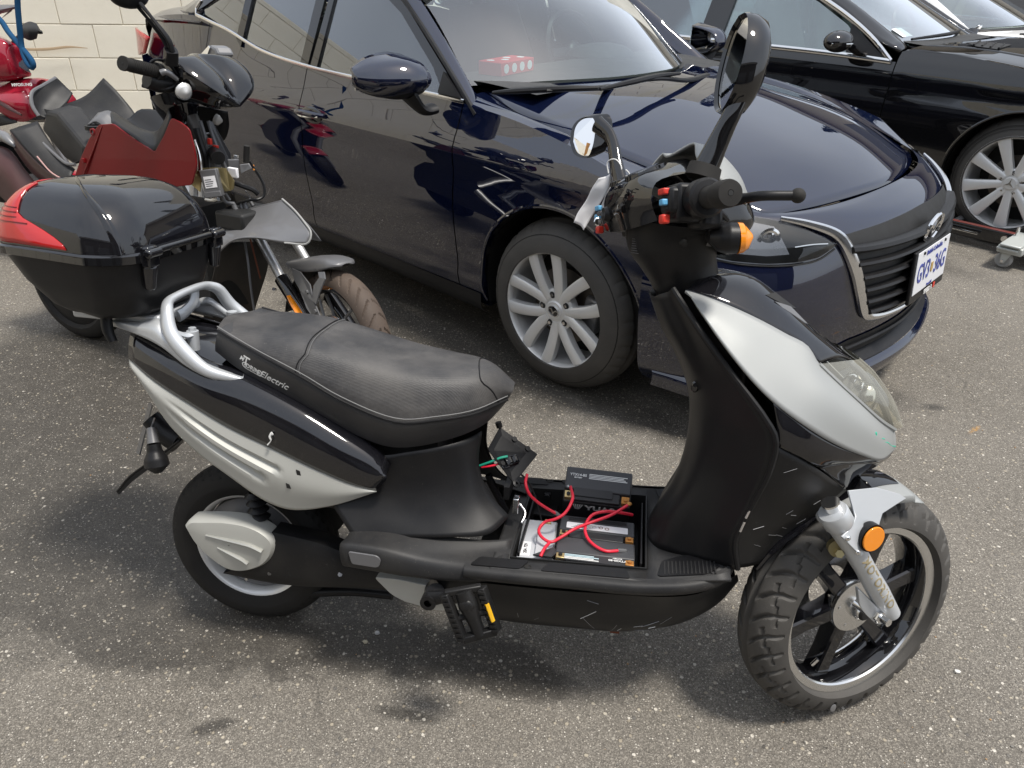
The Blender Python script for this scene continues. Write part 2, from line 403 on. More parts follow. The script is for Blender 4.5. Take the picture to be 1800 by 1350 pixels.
# ------------------------------------------------------------------ ground
def asphalt():
    m, t, b, o = new_mat('asphalt')
    tc = t.nodes.new('ShaderNodeTexCoord'); P = tc.outputs['Object']
    def vor(scale, rnd=1.0):
        v = t.nodes.new('ShaderNodeTexVoronoi'); v.inputs['Scale'].default_value = scale; v.inputs['Randomness'].default_value = rnd
        wv = t.nodes.new('ShaderNodeVectorMath'); wv.operation = 'ADD'; sc_ = t.nodes.new('ShaderNodeVectorMath'); sc_.operation = 'SCALE'; sc_.inputs['Scale'].default_value = .35 / scale
        nz = t.nodes.new('ShaderNodeTexNoise'); nz.inputs['Scale'].default_value = scale * 1.6; t.links.new(P, nz.inputs['Vector']); t.links.new(nz.outputs['Color'], sc_.inputs[0]); t.links.new(P, wv.inputs[0]); t.links.new(sc_.outputs[0], wv.inputs[1]); t.links.new(wv.outputs[0], v.inputs['Vector']); return v
    big = vor(82); small = vor(190); tiny = vor(420)
    def sep(v):
        s = t.nodes.new('ShaderNodeSeparateColor'); t.links.new(v.outputs['Color'], s.inputs[0]); return s.outputs
    sb, ss, st = sep(big), sep(small), sep(tiny)
    def stops(val, L):
        g = t.nodes.new('ShaderNodeValToRGB'); c = g.color_ramp; c.elements[0].position = L[0][0]; c.elements[0].color = (*L[0][1], 1)
        c.elements[1].position = L[-1][0]; c.elements[1].color = (*L[-1][1], 1)
        for p, q in L[1:-1]: e = c.elements.new(p); e.color = (*q, 1)
        t.links.new(val, g.inputs[0]); return g.outputs[0]
    # dark binder with fine sand, small chips, then larger stones worn flat
    binder = stops(st[0], [(0, (.060, .054, .045)), (.5, (.125, .112, .094)), (.8, (.185, .168, .142)), (1, (.30, .275, .235))])
    chip = stops(ss[0], [(0, (.12, .108, .09)), (.4, (.25, .225, .19)), (.75, (.40, .365, .31)), (1, (.68, .64, .57))])
    stone = stops(sb[1], [(0, (.10, .095, .088)), (.3, (.24, .22, .19)), (.6, (.33, .285, .215)), (.85, (.44, .395, .315)), (1, (.66, .62, .55))])
    chipm = mathn(t, 'MULTIPLY', ramp(t, small.outputs['Distance'], .28, .42, 1, 0), ramp(t, ss[1], .50, .53))
    col = mixc(t, chipm, binder, chip)
    edge = ramp(t, big.outputs['Distance'], .30, .40, 1, 0); pick = ramp(t, sb[0], .78, .80)
    col = mixc(t, mathn(t, 'MULTIPLY', edge, pick), col, stone)
    # tone: broad wear, damp and oily patches, vehicle shade painted in with them
    wide = noise(t, 1.3, 7, .65, vec=P)
    col = mixc(t, ramp(t, wide, .3, .75), mixc(t, .22, col, (.11, .10, .088)), mixc(t, .18, col, (.38, .355, .32)))
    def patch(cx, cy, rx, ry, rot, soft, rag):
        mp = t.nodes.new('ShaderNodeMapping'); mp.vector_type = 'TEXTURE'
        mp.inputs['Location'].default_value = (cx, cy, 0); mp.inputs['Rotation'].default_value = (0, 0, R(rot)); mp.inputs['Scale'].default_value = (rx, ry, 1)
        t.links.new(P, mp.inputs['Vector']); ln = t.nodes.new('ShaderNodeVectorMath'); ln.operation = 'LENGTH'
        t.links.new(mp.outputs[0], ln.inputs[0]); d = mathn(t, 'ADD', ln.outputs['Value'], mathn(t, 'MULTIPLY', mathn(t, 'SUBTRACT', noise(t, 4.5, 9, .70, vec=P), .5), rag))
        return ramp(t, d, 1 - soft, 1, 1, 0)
    oil_shade = None
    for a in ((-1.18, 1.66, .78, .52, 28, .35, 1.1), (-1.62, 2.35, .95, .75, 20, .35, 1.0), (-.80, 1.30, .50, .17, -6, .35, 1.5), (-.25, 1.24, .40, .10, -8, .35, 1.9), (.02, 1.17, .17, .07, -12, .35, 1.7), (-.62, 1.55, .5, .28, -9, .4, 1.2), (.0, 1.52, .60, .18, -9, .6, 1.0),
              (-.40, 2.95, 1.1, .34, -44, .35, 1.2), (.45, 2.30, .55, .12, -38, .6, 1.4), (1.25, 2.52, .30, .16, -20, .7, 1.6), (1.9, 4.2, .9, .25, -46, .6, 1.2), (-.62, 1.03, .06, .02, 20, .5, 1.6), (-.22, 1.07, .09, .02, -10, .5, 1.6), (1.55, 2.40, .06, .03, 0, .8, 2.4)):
        q = patch(*a); oil_shade = q if oil_shade is None else mathn(t, 'MAXIMUM', oil_shade, q)
    oil_shade = mathn(t, 'MULTIPLY', oil_shade, ramp(t, noise(t, 11, 7, .72, vec=P), .30, .50, .72, 1.0))
    keep = mathn(t, 'MAXIMUM', mathn(t, 'MULTIPLY', chipm, ramp(t, ss[0], .55, .85)), mathn(t, 'MULTIPLY', edge, pick)); oil_shade = mathn(t, 'MULTIPLY', oil_shade, mathn(t, 'SUBTRACT', 1.0, mathn(t, 'MULTIPLY', keep, .55)))
    col = mixc(t, oil_shade, col, mixc(t, .36, (.014, .0125, .011), col))
    # spots of tar and grit
    sp = noise(t, 38, 3, .6, vec=P); col = mixc(t, mathn(t, 'MULTIPLY', ramp(t, sp, .70, .74), .75), col, (.035, .033, .03))
    cv = t.nodes.new('ShaderNodeTexVoronoi'); cv.feature = 'DISTANCE_TO_EDGE'; cv.inputs['Scale'].default_value = .9
    cw = t.nodes.new('ShaderNodeVectorMath'); cw.operation = 'ADD'; cn = t.nodes.new('ShaderNodeTexNoise'); cn.inputs['Scale'].default_value = 4; cn.inputs['Detail'].default_value = 6
    cs = t.nodes.new('ShaderNodeVectorMath'); cs.operation = 'SCALE'; cs.inputs['Scale'].default_value = .35; t.links.new(P, cn.inputs['Vector']); t.links.new(cn.outputs['Color'], cs.inputs[0])
    t.links.new(P, cw.inputs[0]); t.links.new(cs.outputs[0], cw.inputs[1]); t.links.new(cw.outputs[0], cv.inputs['Vector'])
    crack = mathn(t, 'MULTIPLY', ramp(t, cv.outputs['Distance'], .0, .006, 1, 0), ramp(t, noise(t, 2.2, 3, vec=P), .48, .60))
    col = mixc(t, mathn(t, 'MULTIPLY', crack, .6), col, (.05, .045, .04))
    # worn orange survey paint
    pr = None
    for a in ((1.72, 2.02, .045, .012, 45, .5, .8), (1.93, 2.12, .06, .012, 48, .5, .8), (2.03, 1.86, .06, .014, 50, .5, .8), (1.62, 2.25, .05, .012, 40, .5, .8), (2.22, 1.98, .07, .014, 48, .5, .8)):
        q = patch(*a); pr = q if pr is None else mathn(t, 'MAXIMUM', pr, q)
    col = mixc(t, mathn(t, 'MULTIPLY', pr, ramp(t, ss[2], .3, .8, .1, .75)), col, (.42, .23, .06))
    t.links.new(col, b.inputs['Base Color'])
    t.links.new(ramp(t, oil_shade, 0, 1, .85, .5), b.inputs['Roughness']); b.inputs['Specular IOR Level'].default_value = .35
    h = mathn(t, 'ADD', mathn(t, 'MULTIPLY', mathn(t, 'MULTIPLY', edge, pick), 1.2), mathn(t, 'ADD', mathn(t, 'MULTIPLY', chipm, .8), mathn(t, 'MULTIPLY', noise(t, 300, 2, vec=P), .6)))
    bump(t, b, h, .75, .0035); return m
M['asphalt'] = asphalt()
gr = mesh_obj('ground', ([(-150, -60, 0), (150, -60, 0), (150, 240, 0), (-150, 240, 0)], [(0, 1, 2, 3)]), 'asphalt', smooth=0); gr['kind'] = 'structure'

# loose grit lying on the asphalt: too many to count
def stone_vf(r, rnd):
    v, f = ell((0, 0, 0), r, r * rnd.uniform(.6, 1), r * rnd.uniform(.45, .8), 6, 3)
    return [(p[0] * rnd.uniform(.8, 1.2), p[1] * rnd.uniform(.8, 1.2), p[2]) for p in v], f
rnd = random.Random(3)
for nm, mt, cnt in (('grit', pbr('grit_light', (.42, .39, .34), .8), 900), ('grit', pbr('grit_grey', (.17, .16, .145), .85), 900), ('grit', pbr('grit_tan', (.34, .22, .12), .85), 130)):
    b_ = MB()
    for i in range(cnt):
        y = .75 + 2.4 * rnd.random() ** 1.4; x = rnd.uniform(-.85, 1.15) * (y * .75 + .25)
        r = .0011 + .0026 * rnd.random() ** 3
        b_.add(stone_vf(r, rnd), Matrix.Translation((x, y, r * .35)) @ Matrix.Rotation(rnd.random() * 6, 4, 'Z'))
    g = mesh_obj(nm, b_, mt, smooth=0); g['kind'] = 'stuff'

# ------------------------------------------------------------------ block walls
def wall_paint():
    m, t, b, o = new_mat('wall_paint')
    n1 = noise(t, 1.2, 6, .6, 'Generated'); n2 = noise(t, 9, 5, .6); st = noise(t, 25, 3)
    c = mixc(t, ramp(t, n1, .35, .7), (.82, .77, .65), (.88, .83, .71)); c = mixc(t, mathn(t, 'MULTIPLY', ramp(t, n2, .55, .75), .25), c, (.72, .65, .53))
    t.links.new(c, b.inputs['Base Color']); b.inputs['Roughness'].default_value = .75
    bump(t, b, noise(t, 70, 6, .7), .5, .003); return m
M['wall_paint'] = wall_paint()
M['ledge'] = pbr('ledge', (.40, .37, .32), .9, dust=.3, grain=.6, gscale=60)
M['mortar'] = pbr('mortar', (.74, .69, .59), .9)
def block_wall(o, direction, length, height, label, bl=.54, bh=.28, z0=-.073, skip=0., zl=.004):
    d = Vector(direction).normalized(); m = plane_m(o, (d.x, d.y, 0), (0, 0, 1))   # local x along, y up, z towards the yard
    w = thing('block_wall', label, 'wall', m)
    part('wall_core', boxb(-.01, length + .01, 0, height, -.22, -.012), 'mortar', w, smooth=0)
    lg = MB()
    rr = random.Random(5)
    xs = [i * .12 for i in range(int(length / .12) + 1)]
    lg.add(grid([[(x, -.02, .05 + rr.uniform(-.012, .012)) for x in xs], [(x, zl - .012 + rr.uniform(-.01, .01), .045 + rr.uniform(-.012, .008)) for x in xs], [(x, zl + .004, .0015) for x in xs], [(x, zl + .004, -.02) for x in xs]]))
    part('footing', lg, 'ledge', w, smooth=20)
    def bvf(a, c, b, d_):
        g = .004; return boxb(a + g, c - g, b + g, d_ - g, -.06, 0)
    me = {}
    row = 0; z = z0
    while z < height - .05:
        x = -(bl / 2 if row % 2 else 0) - skip
        zt = min(z + bh, height)
        while x < length:
            a, c = max(x, 0), min(x + bl, length)
            if c - a > .05:
                key = (round(c - a, 3), round(zt - z, 3))
                if key not in me:
                    ob = part('block', bvf(0, c - a, 0, zt - z), 'wall_paint', w, smooth=0, bevel=.004); me[key] = ob
                else: ob = me[key].copy(); COL.objects.link(ob)
                ob.parent = w; ob.location = (a, z, (hash((row, round(x, 2))) % 7 - 3) * .0006)
            x += bl
        z += bh; row += 1
    return w
w1 = block_wall((-9.2, 6.98, 0), (1, .1, 0), 11.6, 3.58, 'long cream painted block wall behind the parked scooters', skip=.01)
# a thin smear of old filler on the wall
tag(mesh_obj('filler_smear', tube([V(-4.62, 7.40, .60), V(-4.45, 7.413, .565), V(-4.25, 7.433, .565), V(-4.05, 7.453, .585), V(-3.9, 7.468, .575)], [.004, .012, .014, .012, .003], 6, flat=(.3, 1)), pbr('filler', (.50, .37, .24), .8)), 'thin brownish smear of filler on the cream block wall', 'smear')
def brick_shed(name, label, o, xdir, L, D, Hh, mat, eave=.5, doors=()):
    d = Vector(xdir).normalized(); m = plane_m(o, (d.x, d.y, 0), (0, 0, 1)); b = thing(name, label, 'building', m)
    part('wall', boxb(0, L, 0, Hh, -D, 0), mat, b, smooth=0)
    part('roof', boxb(-eave, L + eave, Hh + .003, Hh + .28, -D - eave, eave), 'grey_light', b, smooth=0)
    part('fascia', boxb(-eave - .03, L + eave + .03, Hh - .12, Hh + .22, eave + .003, eave + .05), pbr('fascia', (.32, .30, .27), .6), b, smooth=0)
    k = 0
    for x0, x1, h in doors:
        dr = part('roller_door', boxb(x0, x1, 0, h, -.02, .03), 'grey_plastic', b, smooth=0)
        for i in range(int(h / .3)): part('door_slat', boxb(x0 + .02, x1 - .02, .02 + i * .3, .29 + i * .3, .031, .05), 'grey_plastic', dr, smooth=0)
    return b
M['shed_brown'] = pbr('shed_brown', (.060, .052, .045), .85); M['shed_beige'] = pbr('shed_beige', (.42, .37, .30), .85)
brick_shed('workshop', 'long brown workshop behind the photographer, seen only mirrored in the paintwork', (9.5, -6.5, 0), (-1, 0, 0), 18, 6, 4.6, 'shed_brown', .6, ((2, 5.5, 3), (7, 10.5, 3), (12, 15.5, 3)))
brick_shed('storage_shed', 'low beige shed beyond the cars, seen only mirrored in the bonnet', (4.4, 14.5, 0), (1, -.12, 0), 15, 5, 4.3, 'shed_beige', .7, ((3, 6, 3),))
def conifer(x, y, h, r, seed, label):
    rn = random.Random(seed); t = thing('conifer', label, 'tree', Matrix.Translation((x, y, 0)), 'conifers beyond the yard')
    part('trunk', tube([(0, 0, 0), (.05, 0, h * .5), (0, 0, h * .97)], [.22, .13, .02], 10), pbr('bark', (.09, .065, .045), .9), t)
    v, f = [], []
    for i in range(3600):
        z = h * (.14 + .86 * rn.random() ** .9); rr_ = r * (1 - (z / h)) ** .8 * (.35 + .65 * rn.random() ** .5) * (1 + .25 * math.sin(z * 7 + 3 * math.sin(z * 2.3))); a = rn.random() * 2 * PI
        c = Vector((rr_ * math.cos(a), rr_ * math.sin(a), z - rr_ * .25)); d = Vector((math.cos(a), math.sin(a), -.35 + rn.uniform(-.3, .3))).normalized(); s = Vector((-math.sin(a), math.cos(a), rn.uniform(-.5, .5))).normalized(); L = rn.uniform(.12, .30)
        k = len(v); v += [tuple(c - s * L * .28), tuple(c + d * L), tuple(c + s * L * .28)]; f.append((k, k + 1, k + 2))
    part('crown', (v, f), 'needle', t, smooth=0)
M['needle'] = pbr('needle', (.035, .055, .03), .7)
conifer(6.9, 21, 10.5, 2.5, 1, 'tall dark conifer beyond the shed roof'); conifer(12.5, 22.5, 9, 2.2, 2, 'shorter conifer standing to the right beyond the shed'); conifer(-11.5, 12, 9.5, 2.4, 3, 'conifer rising behind the long cream wall')
w2 = block_wall((-8.6, -9, 0), (0, 1, 0), 15.8, 4.2, 'side block wall left of the yard, seen only mirrored in the blue car')

# ------------------------------------------------------------------ cars
def interp(tab, x):
    if x <= tab[0][0]: return tab[0][1]
    for (a, p), (b, q) in zip(tab, tab[1:]):
        if x <= b:
            s = (x - a) / (b - a); return p + (q - p) * s
    return tab[-1][1]
def smooth_tab(tab):
    pts = cr([(a, b, 0) for a, b in tab], None, 10); return [(p.x, p.y) for p in pts]
class Body:
    """Side skin of a car: half width w(X), inset by height, upper edge belt(X); wheel arches cut out."""
    def __init__(s, w, inset, belt, sill, arches, zc): s.w = smooth_tab(w); s.inset = smooth_tab(inset); s.belt = smooth_tab(belt); s.sill = sill; s.arches = arches; s.zc = zc
    def y(s, X, z): return interp(s.w, X) - interp(s.inset, z)
    def low(s, X):
        z = interp(s.sill, X)
        for ax, ra in s.arches:
            if abs(X - ax) < ra: z = max(z, s.zc + math.sqrt(ra * ra - (X - ax) ** 2) * .98)
        return z
    def piece(s, x0, x1, sgn, top=None, n=None, nz=20, edge_in=True):
        xs = set([x0, x1]); k = n or max(4, int((x1 - x0) / .05))
        for i in range(k + 1): xs.add(x0 + (x1 - x0) * i / k)
        for ax, ra in s.arches:
            for i in range(33):
                x = ax - ra * math.cos(PI * i / 32)
                if x0 < x < x1: xs.add(x); 
            for e in (-1, 1):
                x = ax + e * (ra + .0015)
                if x0 < x < x1: xs.add(x)
        xs = sorted(xs); rows = []
        for X in xs:
            za, zt = interp(s.sill, X), (top(X) if top else interp(s.belt, X)); zl = s.low(X); col = []
            if edge_in: col.append((X, sgn * (s.y(X, zl) - .03), zl))
            for i in range(nz + 1):
                z = max(zl, za + (zt - za) * i / nz); col.append((X, sgn * s.y(X, z), z))
            rows.append(col)
        return grid(rows)
def car_wheel(parent, Mx, Rt, w, rim, spokes, hub_logo=None, nuts=5, style='v', face=.0, lug_r=.057, name='wheel'):
    """Wheel whose outside faces local -y. One part with tyre, rim, spokes, nuts, disc as sub-parts."""
    wh = part(name, tyre(Rt, w, rim - .008, tread=lambda th, t: (.006 if (abs(abs(t) - .15) < .035) else 0) + (.004 if abs(t) > .22 and abs(t) < .5 and (th * 40 / PI) % 1 < .16 else 0), n=200, k=34), 'tyre_grey', parent, Mx, smooth=25)
    o = -w / 2
    part('sidewall_ring', MB().add(lathe([(rim + .035, o + .012), (rim + .0355, o + .0095), (rim + .038, o + .012)], 72)).add(lathe([(Rt - .045, o + .018), (Rt - .044, o + .0155), (Rt - .041, o + .019)], 72)), 'rubber', wh)
    part('rim', lathe([(rim - .014, w / 2 - .03), (rim - .018, o + .05), (rim - .016, o + .02), (rim - .01, o + .008), (rim, o + .004), (rim + .006, o + .010), (rim + .004, o + .02)], 72), 'alloy', wh)
    part('rim_barrel', lathe([(rim - .012, w / 2 - .01), (rim - .022, o + .06), (rim - .020, o + .03)], 48), 'alloy', wh)
    part('brake_disc', MB().add(lathe([(.05, o + .085), (.14, o + .085), (.14, o + .10), (.05, o + .10)], 40)).add(lathe([(.01, o + .06), (.07, o + .06), (.075, o + .09)], 24)), pbr('brake_disc', (.12, .105, .09), .4, .7), wh)
    part('brake_caliper', boxb(.085, .15, o + .065, o + .115, -.05, .09), 'grey_light', wh, bevel=.01)
    part('inner_dark', lathe([(.005, w / 2 - .03), (rim - .014, w / 2 - .03)], 32), 'dark', wh)
    for i in range(spokes):
        a = 2 * PI * i / spokes + (.12 if style == 'v' else 0)
        b_ = MB()
        def sp(a0, a1, w0, w1, d0, d1):
            # one spoke: swept box, raised crown line, from hub (a0) to rim (a1)
            rows = []
            for j in range(9):
                s = j / 8; r = .045 + (rim - .012 - .045) * s; aa = a0 + (a1 - a0) * s ** .8; ww = w0 + (w1 - w0) * s ** 1.5
                dep = d0 + (d1 - d0) * s; yy = o + .012 + face + .012 * math.sin(PI * s) * (-.2) + .010 * (1 - s) - .004 * s
                ct, st = math.cos(aa), math.sin(aa); ring = []
                for q, dy in ((-1, dep), (-1, .006), (-.55, 0), (.55, 0), (1, .006), (1, dep)):
                    ring.append((r * ct - q * ww * st, yy + dy, r * st + q * ww * ct))
                rows.append(ring)
            v, f = grid(rows, close_u=True); f.append(tuple(range(6))); f.append(tuple(range(48, 54))[::-1]); return v, f
        if style == 'v':
            h = PI / spokes * .60
            b_.add(sp(a - .17, a - h, .0185, .023, .034, .03)); b_.add(sp(a + .17, a + h, .0185, .023, .034, .03))
        else: b_.add(sp(a, a, .020, .034, .035, .028))
        part('spoke', b_, 'alloy', wh, smooth=50)
    part('hub_plate', lathe([(.0, o + .018 + face), (.032, o + .018 + face), (.036, o + .024 + face), (.068, o + .026 + face), (.078, o + .032 + face), (.080, o + .06)], 40), 'alloy', wh)
    nm = MB()
    for i in range(nuts):
        a = 2 * PI * i / nuts + .12 + (PI / nuts if style == 'v' else .3); c = (lug_r * math.cos(a), 0, lug_r * math.sin(a))
        part('lug_recess', lathe([(.0, o + .0235 + face), (.0125, o + .0235 + face)], 14, c=c), 'dark', wh)
        part('lug_nut', cyl((c[0], o + .036 + face, c[2]), (c[0], o + .019 + face, c[2]), .0085, .0065, 6), 'satin_chrome', wh, smooth=20)
    if hub_logo: hub_logo(wh, o + .016 + face)
    return wh
def emblem_wing(parent, Mx, s, ringmat='chrome', back='black_clean', thick=.010):
    """Oval ring with a wing shape inside; faces local -y, width 2*s."""
    if back: part('emblem_back', lathe([(0, 0), (s * .98, 0), (s * .98, thick * .5)], 40), back, parent, Mx @ Matrix.Diagonal((1, 1, .8, 1)))
    part('emblem_ring', lathe([(s * .84, -thick * .3), (s * .90, -thick), (s * .98, -thick), (s * 1.04, -thick * .2), (s * 1.0, thick * .6), (s * .86, thick * .6)], 44, closed=True), ringmat, parent, Mx @ Matrix.Diagonal((1, 1, .8, 1)))
    L = [(-.93, .05), (-.60, .30), (-.36, .30), (-.17, .12), (0, -.28), (.17, .12), (.36, .30), (.60, .30), (.93, .05), (.66, .14), (.42, .16), (.24, -.08), (.09, -.50), (0, -.56), (-.09, -.50), (-.24, -.08), (-.42, .16), (-.66, .14)]
    part('emblem_wing', prism([(x * s, -thick * .75, z * s * .92) for x, z in L], (0, thick, 0)), ringmat, parent, Mx, smooth=30)
def pane(poly, th=.004): return slab(poly, th)
def seat_set(root, xs, ys, z=.55, mat='seat_cloth', sticker=False):
    """Front seat: cushion, backrest, headrest with posts."""
    for y in ys:
        s = part('car_seat', MB().add(surf(sym([[(xs - .02, y * 0 - .26, z + .02), (xs - .17, -.25, z + .38), (xs - .23, -.19, z + .60)], [(xs + .03, -.17, z + .04), (xs - .12, -.17, z + .38), (xs - .2, -.15, z + .63)], [(xs + .02, 0, z + .04), (xs - .13, 0, z + .38), (xs - .2, 0, z + .64)]]), 10, 3)).add(boxb(xs - .05, xs + .48, -.25, .25, z - .18, z + .0)), mat, root, Matrix.Translation((0, y, 0)), solid=.09, bevel=0)
        part('headrest', ell((xs - .235, 0, z + .75), .055, .135, .10, 16, 10), mat, s)
        part('headrest_post', MB().add(cyl((xs - .21, -.05, z + .58), (xs - .235, -.05, z + .72), .006)).add(cyl((xs - .21, .05, z + .58), (xs - .235, .05, z + .72), .006)), 'chrome', s)

# ---------- the blue hatch-nosed saloon in the middle
MZF = fm(([0.74, 3.121, 0.0], [[0.72537, -0.68835, 0.0], [0.68835, 0.72537, 0.0], [0.0, 0.0, 1.0]]))
mz = thing('parked_car', 'dark blue saloon car with silver alloy wheels behind the black scooter', 'car', MZF)
W_ = [(-3.68, .10), (-3.62, .50), (-3.45, .72), (-3.1, .83), (-2.7, .885), (-2.2, .8975), (-1.2, .8975), (-.4, .893), (0, .893), (.25, .885), (.45, .845), (.58, .79)]
INS = [(.15, .11), (.22, .055), (.30, .022), (.36, .024), (.45, .014), (.55, .004), (.64, .004), (.72, .010), (.79, .004), (.82, .012), (.88, .040), (.94, .062), (1.0, .085), (1.1, .12)]
BELT = [(-3.6, 1.0), (-3.0, 1.08), (-2.5, 1.10), (-2.2, 1.06), (-1.9, .995), (-1.5, .965), (-1.0, .955), (-.5, .948), (-.2, .925), (.1, .875), (.35, .815), (.58, .765)]
bz = Body(W_, INS, BELT, [(-3.6, .30), (-2.9, .22), (.3, .20), (.58, .20)], [(0, .365), (-2.70, .365)], .325)
for sg in (-1, 1):
    part('fender', bz.piece(-.497, .36, sg), 'navy_paint', mz, solid=.0)
    d1 = part('door', bz.piece(-1.497, -.503, sg, n=24), 'navy_paint', mz)
    d2 = part('door', bz.piece(-2.42, -1.503, sg, n=20), 'navy_paint', mz)
    part('rear_quarter', bz.piece(-3.62, -2.426, sg), 'navy_paint', mz)
    part('body_inner', bz.piece(-3.5, .40, sg * .985, n=40), 'dark', mz)
    part('sill_trim', surf([[(X, sg * .862, .262) for X in (-2.3, -1.2, -.38)], [(X, sg * .855, .20) for X in (-2.3, -1.2, -.38)], [(X, sg * .80, .155) for X in (-2.3, -1.2, -.38)]], 20, 3), 'black_plastic', mz)
    for X, dd in ((-1.40, d1), (-2.28, d2)):
        yy = sg * (bz.y(X, .80))
        part('door_handle', tube([(X - .11, yy + sg * .004, .795), (X - .08, yy + sg * .028, .80), (X + .06, yy + sg * .028, .803), (X + .10, yy + sg * .004, .80)], [.009, .013, .013, .009], 10, flat=(.8, 1.1)), 'navy_paint', dd)
        part('handle_recess', ell((X, yy - sg * .004, .79), .085, .012, .036, 18, 10), 'black_clean', dd)
        part('handle_chrome', tube([(X - .10, yy + sg * .022, .795), (X - .02, yy + sg * .040, .789), (X + .085, yy + sg * .024, .797)], .0045, 8), 'chrome', dd)
for sg in (-1, 1):
    for ax, nm in ((0, 'front'), (-2.70, 'rear')):
        def logo(wh, o): emblem_wing(wh, Matrix.Translation((0, o, 0)), .024, 'satin_chrome', 'black_clean', .004)
        m = Matrix.Translation((ax, sg * .785, .316)) @ (Matrix.Identity(4) if sg < 0 else Matrix.Rotation(PI, 4, 'Z')) @ Matrix.Rotation(R(2.5 if nm == 'front' and sg < 0 else 0), 4, 'Z') @ Matrix.Rotation(R(10), 4, 'Y')
        car_wheel(mz, m, .318, .205, .222, 5, logo)
        part('wheel_well', lathe([(.36, 0), (.37, -sg * .30), (.05, -sg * .34)], 40, c=(ax, sg * .845, .325), a0=R(-15), a1=R(195)), 'dark', mz)
        part('arch_lip', tube([(ax + .372 * math.cos(R(a)), sg * (bz.y(ax + .372 * math.cos(R(a)), .325 + .36 * math.sin(R(a))) - .004), .325 + .366 * math.sin(R(a))) for a in range(-14, 195, 8)], .006, 6), 'navy_paint', mz)
